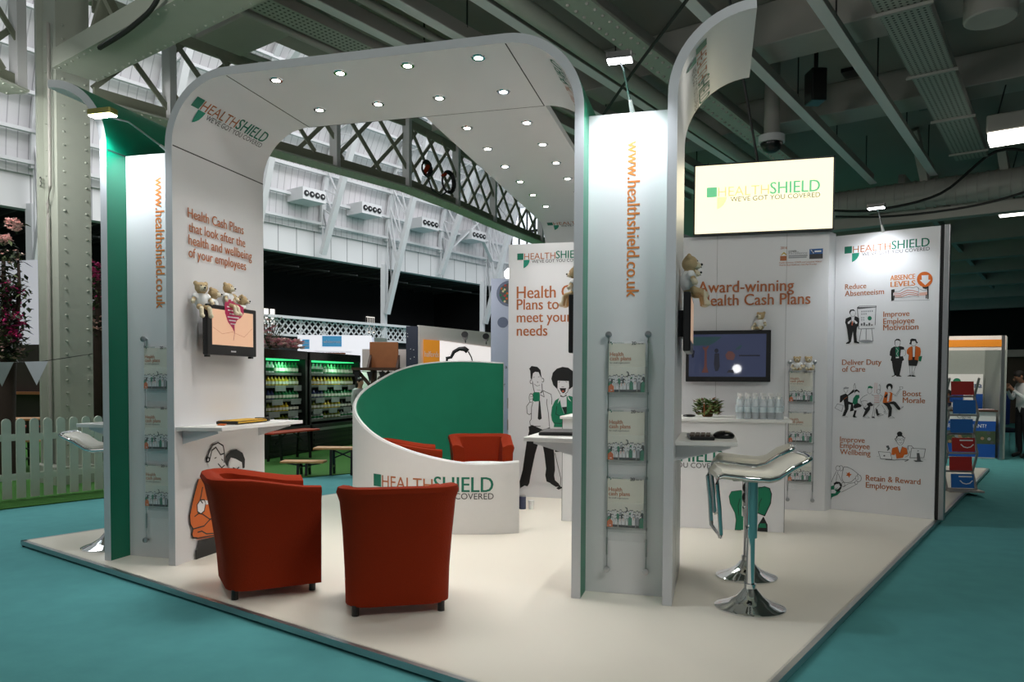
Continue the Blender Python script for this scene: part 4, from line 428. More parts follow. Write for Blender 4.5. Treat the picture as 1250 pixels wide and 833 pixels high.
# ribs of the far roof and the posts under them
RIBU = [9.3, 14.7, 20.1, 25.5, 31.0, 36.6, 42.0, 47.4]
RIBN = ['far left end of the hall roof', 'hall roof left of the green iron column', 'hall roof behind the green iron column', 'hall roof hidden by the left arch leg',
        'hall roof nearest the left arch leg', 'hall roof above the tall post', 'hall roof above the navy exhibition wall', 'hall roof beside the cross braces and the bright end window']
for u, nm in zip(RIBU, RIBN):
    t = thing('roof_rib', 'white lattice roof rib, ' + nm, 'roof rib', H(u, 38.3, 3.95), 0, 'white ribs of the far hall roof')
    m = MB(); pts = []
    for i in range(12):
        a = R_(1+56*i/11); pts.append(H(u, VC+(RV-.25)*cos(a), ZC+(RV-.25)*sin(a)))
    for p, q in zip(pts, pts[1:]): m.bar(p, q, .34, .22)
    m.build('outer_chord', HALLW, t)
    m = MB(); hasp = u in (14.7, 25.5, 36.6, 47.4); q0 = H(u, 38.0, 5.9) if hasp else H(u, 37.9, 9.2); q1 = H(u, VC+9.3, ZC+7.6); q2 = H(u, VC+4, ZC+11.4)
    m.bar(q0, q1, .36, .3); m.bar(q1, q2, .36, .3); m.build('inner_chord', HALLW, t)
    m = MB()
    for i in range(8):
        w0 = q0.lerp(q1, i/8); w1 = pts[min(11, int(i*6/8)+1)]; w2 = q0.lerp(q1, (i+1)/8)
        m.bar(w0, w1, .08, .08); m.bar(w1, w2, .08, .08)
    m.build('web', HALLW, t)
    if hasp: m = MB(); m.bar(H(u, 38.3, 3.95), H(u, 38.3, 9.3), .34, .34, up=(1, 0, 0)); m.build('post', HALLW, t)
# purlins
for k, a in enumerate((2, 8, 15, 22.5, 30, 38, 46, 54)):
    m = MB(); p = lambda u: H(u, VC+(RV-.3)*cos(R_(a)), ZC+(RV-.3)*sin(R_(a)))
    m.bar(p(U0), p(U1), .22, .16)
    tag(m.build('roof_purlin', HALLW), 'long white roof purlin, %s one up from the fascia' % ORD[k], 'purlin', 'white purlins of the far hall roof')
# cross bracing in the bay with the braces
m = MB()
def rp_(u, a): return H(u, VC+(RV-.9)*cos(R_(a)), ZC+(RV-.9)*sin(R_(a)))
for u0 in (42.05,):
    for a in (1, 24):
        m.bar(rp_(u0, a), rp_(u0+5.3, a+22), .26, .1); m.bar(rp_(u0, a+22), rp_(u0+5.3, a), .26, .1)
tag(m.build('roof_brace', HALLW), 'white crossed roof braces in the bay next to the end window', 'brace')
# fan heater boxes under the roof
def fan_box(u, label):
    t = thing('fan_heater', label, 'fan heater', H(u, 36.9, 11.75), DA-0.0, 'white fan boxes under the far roof')
    t.rotation_euler = (0, 0, -DA)
    # local: +x along u is world(H) -> use world builder instead
    t.rotation_euler = (0, 0, 0)
    m = MB(); m.bar(H(u-.85, 37.3, 12.35), H(u+.85, 37.3, 12.35), 1.5, .72); m.build('casing', HALLW, t)
    for i in range(4):
        c = H(u-.6+.4*i, 36.54, 12.35)
        f = MB(); f.cyl(c, c+H(0, -.04, 0), .175, n=16); f = f.build('fan_outlet', DKMET, t)
        h = MB(); h.cyl(c+H(0, -.04, 0), c+H(0, -.07, 0), .06, n=10); h.build('hub', HALLW, f)
for u, nm in [(11.9, 'white box with four round fan outlets at the far left, left of the green column'), (29.3, 'white four-outlet fan box nearest the left arch leg'), (33.9, 'white four-outlet fan box, second from the left arch leg'), (39.4, 'white four-outlet fan box, third from the left arch leg'), (44.8, 'white four-outlet fan box beside the crossed braces')]:
    fan_box(u, nm)
# lattice balustrade of the far gallery
t = thing('gallery_railing', 'white iron lattice balustrade of the far gallery', 'railing', H(30, 38.3, 3.95))
m = MB(); m.bar(H(U0, 38.2, 5.12), H(U1, 38.2, 5.12), .3, .16); m.build('handrail', HALLW, t)
m = MB(); m.bar(H(U0, 38.3, 4.05), H(U1, 38.3, 4.05), .12, .14); m.build('bottom_rail', HALLW, t)
m = MB()
u = 8.0
while u < 56:
    m.bar(H(u, 38.3, 4.1), H(u+.9, 38.3, 5.06), .05, .09); m.bar(H(u+.9, 38.3, 4.1), H(u, 38.3, 5.06), .05, .09)
    m.bar(H(u+.45, 38.3, 4.1), H(u+.9, 38.3, 4.58), .05, .07); m.bar(H(u, 38.3, 4.58), H(u+.45, 38.3, 5.06), .05, .07)
    m.bar(H(u, 38.3, 4.58), H(u+.45, 38.3, 4.1), .05, .07); m.bar(H(u+.45, 38.3, 5.06), H(u+.9, 38.3, 4.58), .05, .07)
    u += .9
m.build('lattice', HALLW, t)
m = MB()
for k in range(27): m.bar(H(8+1.8*k, 38.3, 4.0), H(8+1.8*k, 38.3, 5.1), .1, .1, up=(1, 0, 0))
m.build('baluster', HALLW, t)
# small lit windows at the back of the far gallery
LITW = mat('lit_room_window', (1.0, .96, .88), .4, emit=1.4)
for u, v, wd, hg, nm in [(32.6, 46.8, 2.6, 1.1, 'small lit window with dark bars in the dark gallery, left'), (43.2, 46.8, .9, 1.3, 'narrow lit window in the dark gallery beside the tall post')]:
    t = thing('lit_window', nm, 'window', H(u, v, 5.2))
    m = MB(); m.bar(H(u-wd/2, v, 5.9), H(u+wd/2, v, 5.9), .06, hg); m.build('pane', LITW, t)
    m = MB()
    for i in range(6): m.bar(H(u-wd/2+wd*i/5, v-.06, 5.3), H(u-wd/2+wd*i/5, v-.06, 6.5), .06, .1, up=(1, 0, 0))
    m.bar(H(u-wd/2, v-.06, 5.9), H(u+wd/2, v-.06, 5.9), .06, .08); m.build('bars', DKMET, t)
# ------------------------------------------------------------------ gallery ironwork near the stand
def rivets(m, pts, r=.02, mi=0):
    for p in pts: m.ell(p, (r, r, r*.8), 6, 4, mi)
t = thing('riveted_column', 'pale green riveted iron column behind the picket fence', 'column', H(4.6, 10.9, 0))
m = MB(); m.bar(H(4.41, 10.64, 3.4), H(4.80, 10.64, 3.4), .04, 6.8); m.build('face_plate', IRON, t)
m = MB(); m.bar(H(4.46, 10.66, 3.4), H(4.46, 11.18, 3.4), .04, 6.8); m.build('web', IRON, t)
m = MB(); m.bar(H(4.41, 10.62, 3.4), H(4.41, 10.70, 3.4), .05, 6.8); m.build('flange', IRON, t)
m = MB(); m.bar(H(4.36, 11.16, 3.4), H(4.80, 11.16, 3.4), .05, 6.8); m.build('flange', IRON, t)
m = MB(); m.bar(H(4.76, 10.66, 3.4), H(4.76, 11.18, 3.4), .04, 6.8); m.build('web', IRON, t)
m = MB(); m.bar(H(4.25, 10.85, .12), H(4.98, 10.85, .12), .8, .24); m.build('base_block', IRON, t)
m = MB()
for k in range(34):
    z = .35+.17*k
    rivets(m, [H(4.47, 10.615, z), H(4.74, 10.615, z)], .018)
    if k % 2 == 0: rivets(m, [H(4.435, 10.8, z), H(4.435, 11.05, z)], .016)
m.build('rivets', IRON, t)['kind'] = 'stuff'
m = MB(); m.tube([H(4.40, 10.95, z) for z in (.2, 2, 3.5, 3.7)]+[H(4.37, 10.8, 3.9), H(4.37, 10.78, 6)], .022); m.build('conduit', IRON2, t)
txm = plane_map(H(4.385, 11.14, 3.95), -H(0, 1, 0)); m = MB(); put_text(m, txm, '3', .0, 0, .06, .13, 0, 1, .006)
m.build('number', TXT_K, t)
def lattice(pts, name, label, zb=5.08, zt=6.45, step=.6):
    t = thing(name, label, 'girder', H(pts[0][0], pts[0][1], zb))
    fl, dk, rv, dg = MB(), MB(), MB(), MB()
    for (u0, v0), (u1, v1) in zip(pts, pts[1:]):
        L = math.hypot(u1-u0, v1-v0); at = lambda d, z, o=0.: H(u0+(u1-u0)*d/L-(v1-v0)/L*o, v0+(v1-v0)*d/L+(u1-u0)/L*o, z)
        fl.bar(at(0, zb), at(L, zb), .36, .03); fl.bar(at(0, zt), at(L, zt), .36, .03)
        dk.bar(at(0, zb+.11), at(L, zb+.11), .05, .2); dk.bar(at(0, zt-.09), at(L, zt-.09), .05, .16)
        n = max(1, int(L/.13))
        for i in range(n): rivets(rv, [at(L*(i+.5)/n, zb-.016, .12), at(L*(i+.5)/n, zb-.016, -.12)], .017)
        k = int(L/step); st = L/max(1, k); hh = zt-zb-.3
        for i in range(-2, k+1):
            for sgn in (1, -1):
                a0, a1 = i*st, i*st+hh*.95
                lo, hi = max(0, a0), min(L, a1)
                if hi-lo < .1: continue
                f = lambda d: zb+.2+hh*((d-a0)/(a1-a0) if sgn > 0 else 1-(d-a0)/(a1-a0))
                dg.bar(at(lo, f(lo), .03*sgn), at(hi, f(hi), .03*sgn), .025, .075)
        q = MB(); q.bar(at(L, zb), at(L, zt), .14, .14, up=(1, 0, 0)); q.build('post', HALLW, t)
    fl.build('flange', IRON, t); dk.build('flange_angle', mat('darker_green_iron', srgb(124, 128, 112), .6, noise=.15, scale=5), t)  # angles and diagonals use a darker green than the flanges
    dg.build('diagonals', MATS['darker_green_iron'], t); rv.build('rivets', IRON, t)['kind'] = 'stuff'
lattice([(4.85, 10.62), (5.9, 10.6), (7.4, 10.55), (8.87, 10.5), (10.6, 10.45), (12.4, 10.75), (14.2, 11.15), (16.9, 11.65), (20, 12.3)], 'lattice_girder', 'green iron lattice girder seen through the arch')
lattice([(-1.0, 9.0), (1.2, 9.85), (4.1, 11.02)], 'lattice_girder', 'green iron lattice girder at the upper left edge')
# riveted cross beam over the stand from the column
t = thing('plate_girder', 'broad riveted plate girder running from the iron column over the arch', 'girder', H(4.6, 10.5, 5.33))
m = MB(); m.bar(H(4.57, 10.5, 5.35), H(4.57, -6, 5.35), .56, .04); m.build('bottom_plate', IRON, t)
m = MB(); m.bar(H(4.57, 10.5, 6.84), H(4.57, -6, 6.84), .5, .06); m.build('top_plate', IRON, t)
m = MB()
for k in range(60):
    v = 10.4-.17*k; rivets(m, [H(4.34, v, 5.325), H(4.80, v, 5.325)], .018)
m.build('rivets', IRON, t)['kind'] = 'stuff'
m = MB(); m.bar(H(4.31, 10.5, 5.47), H(4.31, -6, 5.47), .03, .2); m.bar(H(4.83, 10.5, 5.47), H(4.83, -6, 5.47), .03, .2); m.build('side_angle', IRON, t)
m = MB()
for k in range(12):
    v = 10.2-1.1*k
    m.bar(H(4.57, v, 5.4), H(4.57, v-1.1, 6.8), .12, .06); m.bar(H(4.57, v-1.1, 5.4), H(4.57, v, 6.8), .12, .06)
m.build('diagonals', MATS['darker_green_iron'], t)
for u, zb, nm in [(6.5, 6.3, 'plain grey box beam crossing behind the arch top'), (11.5, 6.3, 'grey box beam crossing over the ceiling opening'), (15.2, 6.35, 'third grey cross beam further under the gallery'), (24.5, 6.2, 'far grey cross beam near the pendant lights')]:
    m = MB(); m.bar(H(u, 10.3, (zb+6.9)/2), H(u, -13, (zb+6.9)/2), .75, 6.9-zb); tag(m.build('ceiling_beam', IRON2, bevel=.02), nm, 'beam', 'cross beams under the gallery')
# long services and beams along the aisle direction
def along(name, v, z, wd, hg, mt, label, cat, u0=-4, u1=19.3, g=None):
    m = MB(); m.bar(H(u0, v, z+hg/2), H(u1, v, z+hg/2), wd, hg)
    return tag(m.build(name, mt), label, cat, g)
def angle_beam(v, z, label, u0=5.0, u1=19.2):
    t = thing('ceiling_rail', label, 'ceiling rail', H(u0, v, z), 0, 'pale rails hung under the gallery')
    m = MB(); m.bar(H(u0, v, z), H(u1, v, z), .16, .012); m.build('bottom_flange', HALLW, t)
    m = MB(); m.bar(H(u0, v, z+.12), H(u1, v, z+.12), .014, .22); m.build('web', IRON2, t)
    for k in range(6):
        u = 5.4+2.6*k; q = MB(); q.cyl(H(u, v, z+.2), H(u, v, 6.9), .012, n=6); q.build('hanger_rod', DKMET, t)
angle_beam(2.62, 6.0, 'long pale rail running up to the right, right of the lightbox sign')
angle_beam(3.85, 6.0, 'long pale rail passing behind the curled column top')
angle_beam(5.90, 6.0, 'pale rail above the right corner of the arch')
angle_beam(6.75, 6.0, 'pale rail above the middle of the arch')
angle_beam(7.55, 6.0, 'pale rail above the left middle of the arch')
def perf(v, z, wd, label, u0=5.0, u1=18.2):
    PERF = MATS.get('perforated_steel')
    if PERF is None:
        PERF = mat('perforated_steel', srgb(150, 154, 146), .5, .2, noise=.02); nt = PERF.node_tree; b = nt.nodes['Principled BSDF']
        tc = nt.nodes.new('ShaderNodeTexCoord'); mp = nt.nodes.new('ShaderNodeMapping'); mp.inputs['Rotation'].default_value = (0, 0, DA); mp.inputs['Scale'].default_value = (14, 14, 0)
        vo = nt.nodes.new('ShaderNodeTexVoronoi'); vo.inputs['Randomness'].default_value = 0; vo.inputs['Scale'].default_value = 1
        nt.links.new(tc.outputs['Object'], mp.inputs[0]); nt.links.new(mp.outputs[0], vo.inputs['Vector'])
        lt = nt.nodes.new('ShaderNodeMath'); lt.operation = 'LESS_THAN'; lt.inputs[1].default_value = .24; nt.links.new(vo.outputs['Distance'], lt.inputs[0])
        mx = nt.nodes.new('ShaderNodeMix'); mx.data_type = 'RGBA'; mx.inputs['A'].default_value = (*srgb(150, 154, 146), 1); mx.inputs['B'].default_value = (*srgb(30, 32, 30), 1)
        nt.links.new(lt.outputs[0], mx.inputs['Factor']); nt.links.new(mx.outputs['Result'], b.inputs['Base Color'])
    t = thing('cable_tray', label, 'cable tray', H(u0, v, z), 0, 'perforated cable trays under the gallery')
    m = MB(); m.bar(H(u0, v, z), H(u1, v, z), wd, .01); m.build('tray_bed', PERF, t)
    m = MB(); m.bar(H(u0, v-wd/2, z+.06), H(u1, v-wd/2, z+.06), .012, .13); m.bar(H(u0, v+wd/2, z+.06), H(u1, v+wd/2, z+.06), .012, .13); m.build('side_walls', IRON2, t)
    for k in range(6):
        u = 5.6+2.4*k; q = MB(); q.bar(H(u, v-wd/2-.06, z-.03), H(u, v+wd/2+.06, z-.03), .04, .04); q.build('cross_bar', IRON2, t)
perf(1.80, 6.0, .56, 'wide perforated cable tray at the upper right')
perf(8.12, 6.0, .40, 'perforated cable tray above the left end of the arch')
t = thing('riveted_beam', 'cream riveted beam slanting behind the right column light', 'beam', H(-4, 4.9, 5.95))
m = MB(); m.bar(H(5.0, 4.93, 5.97), H(17.8, 4.93, 5.97), .36, .04); m.build('bottom_plate', IRON, t)
m = MB(); m.bar(H(5.0, 4.93, 6.13), H(17.8, 4.93, 6.13), .04, .30); m.build('web', IRON2, t)
m = MB()
for k in range(66): rivets(m, [H(5.1+.19*k, 4.82, 5.945), H(5.1+.19*k+.09, 5.03, 5.945)], .028)
m.build('rivets', IRON2, t)['kind'] = 'stuff'
m = MB(); m.tube([H(5.0, 5.55, 6.0), H(17.8, 5.60, 6.0)], .12, 14); tag(m.build('service_pipe', IRON, smooth=True), 'thick pale service pipe above the right arch corner', 'pipe')
m = MB(); m.tube([H(5.0, 8.45, 6.0), H(17.8, 8.45, 6.0)], .05, 10); tag(m.build('service_pipe', IRON2, smooth=True), 'thin grey pipe beside the left cable tray', 'pipe')
m = MB(); m.tube([H(5.0, 7.25, 6.15), H(17.8, 7.25, 6.15)], .06, 10); tag(m.build('service_pipe', IRON2, smooth=True), 'thin pipe between the pale rails above the arch', 'pipe')
# ribbed round duct across the aisle and the cross braces near it
t = thing('ventilation_duct', 'round ribbed duct crossing low behind the lightbox sign', 'duct', H(19.3, 6, 5.4))
m = MB(); m.tube([H(19.3, 7, 5.62), H(19.0, -8, 5.62)], .30, 18); m.build('duct_body', IRON2, t, smooth=True)
m = MB()
for k in range(70):
    v = 6.8-.2*k; m.tube([H(19.29-.02*k*.2, v, 5.62)+Vector((0, 0, 0)), H(19.29-.02*k*.2, v-.04, 5.62)], .315, 14)
m.build('duct_ribs', IRON2, t, smooth=True)['kind'] = 'stuff'
m = MB(); m.bar(H(19.6, 7, 5.2), H(19.6, -8, 5.2), .3, .25); tag(m.build('ceiling_beam', IRON2), 'low steel beam right under the ribbed duct', 'beam', 'cross beams under the gallery')
for k, v in enumerate((3.9, 2.4, .9, -.6)):
    m = MB(); m.bar(H(19.6, v, 5.3), H(23, v-.8, 6.8), .16, .16); m.bar(H(19.6, v-1.2, 5.3), H(18.4, v-1.0, 6.85), .16, .16)
    tag(m.build('ceiling_brace', IRON2), 'slanted steel brace pair on the low beam, %s from the lightbox' % ORD[k], 'brace', 'slanted braces under the gallery')
for k, (v, u0, u1) in enumerate([(3.4, 20, 45), (.8, 20, 45), (-1.6, 20, 45), (-4.2, 12, 45)]):
    along('ceiling_rail', v, 6.1, .14, .22, IRON2, 'dim far rail beyond the ribbed duct, %s from the lightbox' % ORD[k], 'ceiling rail', u0, u1, 'pale rails hung under the gallery')
for k, u in enumerate((28, 32, 36, 41, 47, 54)):
    m = MB(); m.bar(H(u, 10, 6.35), H(u, -13, 6.35), .4, 1.0); tag(m.build('ceiling_beam', IRON2), 'dim cross beam in the depth of the aisle, %s beyond the pendant lights' % ORD[k], 'beam', 'cross beams under the gallery')
# ceiling fittings
def pendant(u, v, z, label, L=.85):
    t = thing('pendant_light', label, 'light', H(u, v, z), 0, 'lit rectangular pendant lights')
    m = MB(); m.bar(H(u, v-L/2, z+.28), H(u, v+L/2, z+.28), .5, .3); m.build('housing', IRON2, t, bevel=.03)
    m = MB(); m.bar(H(u-.02, v-L/2+.03, z+.07), H(u-.02, v+L/2-.03, z+.07), .46, .13); m.build('lamp_panel', mat('lit_lamp_diffuser', (1.0, .97, .88), .4, emit=5), t)
    m = MB()
    for a in (-.3, .3): m.cyl(H(u, v+a, z+.4), H(u, v+a*.2, 6.9), .012, n=6)
    m.build('hanging_wires', DKMET, t)
    lamp('pendant_lamp', 'AREA', H(u, v, z-.03), 14, (1, .96, .86), H(u, v, 0), .8, .4)
pendant(15.1, .85, 5.4, 'lit pendant light at the upper right edge')
pendant(21.7, 1.15, 5.4, 'smaller lit pendant light lower at the right edge')
t = thing('dome_camera', 'white dome security camera hanging right of the curled column', 'security camera', H(13.2, 4.28, 5.4))
m = MB(); m.cyl(H(13.2, 4.28, 5.6), H(13.2, 4.28, 6.9), .13, n=14); m.build('stem', IRON2, t, smooth=True)
m = MB(); m.cyl(H(13.2, 4.28, 5.5), H(13.2, 4.28, 5.62), .22, n=18); m.build('collar', HALLW, t, smooth=True)
m = MB(); m.ell(H(13.2, 4.28, 5.5), (.19, .19, .17), 16, 8); m.build('dome', BLACK, t, smooth=True)
t = thing('ceiling_speaker', 'black box loudspeaker under the gallery', 'speaker', H(12.4, 3.35, 5.7))
m = MB(); m.box(H(12.4, 3.35, 6.0), (.24, .3, .5), .3); m.build('cabinet', BLACK, t, bevel=.02)
m = MB(); m.bar(H(12.4, 3.35, 6.2), H(12.4, 3.35, 6.9), .06, .06, up=(1, 0, 0)); m.build('bracket', DKMET, t)
m = MB(); m.cyl(H(11.3, .95, 5.95), H(11.3, .95, 6.9), .3, n=24); tag(m.build('round_downlight', IRON2, smooth=True, bevel=.02), 'pale round can light at the upper right corner', 'light')
for k, (u, v) in enumerate([(9.3, 3.05), (14.4, 3.2), (17, 2.4)]):
    m = MB(); m.bar(H(u, v-.22, 6.86), H(u, v+.22, 6.86), .34, .06); tag(m.build('ceiling_vent', BLACK), 'dark square vent in the soffit, %s from the camera' % ORD[k], 'vent', 'dark vents in the soffit')
t = thing('warning_sounder', 'small red sounder hanging under the gallery near the cable tray', 'alarm', H(8.6, 2.3, 5.9))
m = MB(); m.cyl(H(8.6, 2.3, 5.9), H(8.6, 2.3, 6.05), .05, n=12); m.build('body', RED, t, smooth=True)
m = MB(); m.cyl(H(8.6, 2.3, 6.05), H(8.6, 2.3, 6.9), .012, n=6); m.build('rod', DKMET, t)
def cable(pts, r, label, name='hanging_cable'):
    P = [Vector(p) for p in pts]; q = []
    for i in range(len(P)-1):
        p0, p1, p2, p3 = P[max(i-1, 0)], P[i], P[i+1], P[min(i+2, len(P)-1)]
        for k in range(6):
            t_ = k/6; q.append(.5*((2*p1)+(p2-p0)*t_+(2*p0-5*p1+4*p2-p3)*t_*t_+(3*p1-p0-3*p2+p3)*t_**3))
    q.append(P[-1]); m = MB(); m.tube(q, r, 6); return tag(m.build(name, CABLE, smooth=True), label, 'cable')
cable([H(4.32, 9.3, 5.285), H(4.26, 8.4, 5.27), H(4.18, 7.7, 5.36), H(4.12, 7.4, 5.9)], .028, 'thick black cable end lying under the plate girder')
cable([H(4.14, 7.62, 5.50), H(4.3, 7.0, 5.22), H(4.5, 6.3, 5.20), H(4.85, 5.5, 5.24), H(4.95, 4.9, 5.6)], .022, 'black cable looping under the plate girder')
cable([H(10.15, 5.85, 5.45), H(9.0, 4.7, 5.5), H(7.8, 3.45, 5.55)], .022, 'straight black cable slanting up from the right column light')
cable([(.40, 8.38, 3.68), (.22, 8.38, 4.68), (-.18, 8.38, 6.9)], .014, 'black cable slanting down to the lightbox sign')
cable([H(18.5, 4.6, 5.35), H(18.3, 3.6, 5.2), H(18.6, 2.4, 5.45), H(18.7, 1.4, 6.2), H(18.5, .4, 5.9), H(18.4, -1, 5.8)], .03, 'sagging black cable draped along the ribbed duct')
cable([H(18.5, 4.5, 5.2), H(18.2, 3.2, 5.0), H(18.1, 1.6, 5.02), H(17.9, 0, 5.3), H(17.9, -2, 5.5)], .025, 'second black cable hung below the ribbed duct')
t = thing('cable_coil', 'coiled black cable with red plugs hung on the lattice girder', 'cable coil', H(11.2, 10.3, 5.1))
for (u, z, rr) in [(11.0, 5.55, .10), (11.65, 5.42, .16)]:
    m = MB()
    for j in range(3): m.tube([H(u+(rr+.02*j)*cos(2*pi*i/20), 10.34-.02*j, z+(rr*1.15+.02*j)*sin(2*pi*i/20)) for i in range(20)], .018, 6, closed=True)
    m.build('coil', CABLE, t, smooth=True)
m = MB(); m.tube([H(11.0, 10.3, 5.42), H(11.15, 10.3, 5.16), H(11.4, 10.3, 5.10), H(11.65, 10.3, 5.25)], .016, 6); m.build('loop', CABLE, t, smooth=True)
m = MB(); m.cyl(H(10.93, 10.3, 5.45), H(11.03, 10.3, 5.6), .045, n=10); m.build('plug', RED, t, smooth=True)
m = MB(); m.cyl(H(11.45, 10.3, 5.5), H(11.55, 10.3, 5.56), .035, n=10); m.build('plug', RED, t, smooth=True)
# ================================================================== STAND
PV0, PV1, PU0, PU1 = 1.037, 6.974, 2.557, 13.95
t = thing('platform', 'raised cream floor platform of the stand with aluminium edging', 'platform', H(PU0, PV0, 0))
m = MB(); m.prism([H(PU0+.03, PV0+.03, .012), H(PU0+.03, PV1-.03, .012), H(PU1-.03, PV1-.03, .012), H(PU1-.03, PV0+.03, .012)], (0, 0, .037)); m.build('floor_deck', FLOORW, t)
cr = [(PU0, PV0), (PU0, PV1), (PU1, PV1), (PU1, PV0)]
for (a, b), ov in zip([(0, 1), (1, 2), (2, 3), (3, 0)], [(1, 0), (0, -1), (-1, 0), (0, 1)]):
    (u0, v0), (u1, v1) = cr[a], cr[b]
    m = MB(); c = .022
    p = H(u0+ov[0]*c, v0+ov[1]*c); q = H(u1+ov[0]*c, v1+ov[1]*c)
    m.bar(p+Vector((0, 0, .031)), q+Vector((0, 0, .031)), .044, .036); m.build('edge_trim', ALU, t)
    m = MB(); m.bar(p+H(ov[0]*.012, ov[1]*.012, .008), q+H(ov[0]*.012, ov[1]*.012, .008), .02, .014); m.build('shadow_gap', BLACK, t)
FY0, FY1 = 4.575, 5.69
def arcpts(cx, cz, r, a0, a1, n=14): return [(cx+r*cos(R_(a0+(a1-a0)*i/n)), cz+r*sin(R_(a0+(a1-a0)*i/n))) for i in range(n+1)]
def shell(outer, inner, y0, y1, mi_o=0, mi_i=1, mi_e=2):
    m = MB(); n = len(outer)
    vs = [(x, y, z) for y in (y0, y1) for x, z in outer]+[(x, y, z) for y in (y0, y1) for x, z in inner]
    b = 0; m.add(vs, [])
    O = lambda i, y: (n if y else 0)+i
    I = lambda i, y: 2*n+(n if y else 0)+i
    for i in range(n-1):
        for f, mi in (((O(i, 0), O(i+1, 0), O(i+1, 1), O(i, 1)), mi_o), ((I(i, 0), I(i+1, 0), I(i+1, 1), I(i, 1)), mi_i),
                      ((O(i, 0), O(i+1, 0), I(i+1, 0), I(i, 0)), mi_e), ((O(i, 1), O(i+1, 1), I(i+1, 1), I(i, 1)), mi_e)):
            m.f.append(list(f)); m.m.append(mi)
    for i in (0, n-1): m.f.append([O(i, 0), O(i, 1), I(i, 1), I(i, 0)]); m.m.append(mi_e)
    return m
XL, XR, TH = -3.79, -.79, .057
ZT = 3.55
arch = thing('arch', 'large white rounded arch with spotlit ceiling over the red chairs', 'arch', ((XL+XR)/2, (FY0+FY1)/2, PL))
R0 = .5
outer = [(XL, PL)]+arcpts(XL+R0, ZT-R0, R0, 180, 90)+arcpts(XR-R0, ZT-R0, R0, 90, 0)+[(XR, PL)]
ri = R0-TH
inner = [(XL+TH, PL)]+arcpts(XL+R0, ZT-R0, ri, 180, 90)+arcpts(XR-R0, ZT-R0, ri, 90, 0)+[(XR-TH, PL)]
m = shell(outer, inner, FY0, FY1); m.build('arch_shell', [GREEN, PANEL, EDGE], arch, smooth=True)
ZI = ZT-TH
# ceiling panel running back and bending down to the rear
eo = [(FY1, ZT)]+[(y, z) for y, z in arcpts(9.7, ZT-.5, .5, 90, 0)]+[(10.2, PL)]
ei = [(FY1, ZI)]+[(y, z) for y, z in arcpts(9.7, ZT-.5, .5-TH, 90, 0)]+[(10.2-TH, PL)]
m = MB(); n = len(eo); EX0, EX1 = -2.262, -1.28
m.add([(x, y, z) for x in (EX0, EX1) for y, z in eo]+[(x, y, z) for x in (EX0, EX1) for y, z in ei], [])
for i in range(n-1):
    for f, mi in (((i, i+1, n+i+1, n+i), 0), ((2*n+i, 2*n+i+1, 3*n+i+1, 3*n+i), 0), ((i, i+1, 2*n+i+1, 2*n+i), 1), ((n+i, n+i+1, 3*n+i+1, 3*n+i), 1)):
        m.f.append(list(f)); m.m.append(mi)
m.f.append([n-1, 2*n-1, 4*n-1, 3*n-1]); m.m.append(1)
ext = m.build('ceiling_extension', [PANEL, EDGE], arch, smooth=True)
m = MB(); sx = XL+TH
m.bx(sx-.002, sx+.0012, FY0+.01, FY1, ZT-R0-.004, ZT-R0+.004)
m.bx(XR-TH-.0012, XR-TH+.002, FY0+.01, FY1, ZT-R0-.004, ZT-R0+.004)
for x in (XL+R0, XR-R0): m.bx(x-.004, x+.004, FY0+.01, FY1, ZI-.0012, ZI+.002)
m.bx(XL+R0, XR-R0, FY1-.002, FY1+.002, ZI-.0012, ZI+.002)
m.build('panel_seams', SEAM, arch)
# recessed spotlights: two rows over the arch, two rows along the extension
LENS = mat('lit_spot_lens', (1.0, .97, .9), .3, emit=30)
spots = [(x, 4.74+.0) for x in (-3.0, -2.505, -2.01, -1.515)]+[(x, 5.34) for x in (-3.0, -2.505, -2.01, -1.515)]
spots += [(x, 6.02+.585*k) for k in range(5) for x in (-2.02, -1.51)]+[(-2.0, 6.02+.585*5), (-1.5, 6.02+.585*5)]
for i, (x, y) in enumerate(spots):
    d = MB(); d.lathe([(.028, 0), (.028, -.006), (.045, -.006), (.05, 0)], (x, y, ZI), 18); d = d.build('downlight', CHROME, arch, smooth=True)
    l = MB(); l.cyl((x, y, ZI-.001), (x, y, ZI-.004), .028, n=14); l.build('lens', LENS, d)
    lamp('downlight_lamp', 'SPOT', (x, y, ZI-.03), 29, (1, .975, .945), (x, y, 0), .03, None, R_(105), .8)
# lettering bent round the inner corners: map(a along Y, b along the arc upward)
def arc_map(cx, cz, r, y0, a0, side):
    """a: distance in reading direction, b: arc length above angle a0 (b grows towards the ceiling)"""
    def f(a, b, k=0.):
        th = a0 + (-b/r if side > 0 else b/r)
        rr = r-k
        return Vector((cx+rr*cos(th), y0+a*side, cz+rr*sin(th)))
    return f
logo(arch, arc_map(XL+R0, ZT-R0, ri, 4.64, pi, 1), 0, .90*ri, .89)
logo(arch, arc_map(XR-R0, ZT-R0, ri, 5.53, 0, -1), 0, .90*ri, .89)
lg = logo(arch, lambda a, b, k=0.: Vector((-2.2+a, 9.7+(.5-TH-k)*cos((b)/(.5-TH)), ZT-.5+(.5-TH-k)*sin(b/(.5-TH)))), .02, R_(76)*(.5-TH), .80)
texts('lw', arch); art('hugging_couple', arch, 'lw')
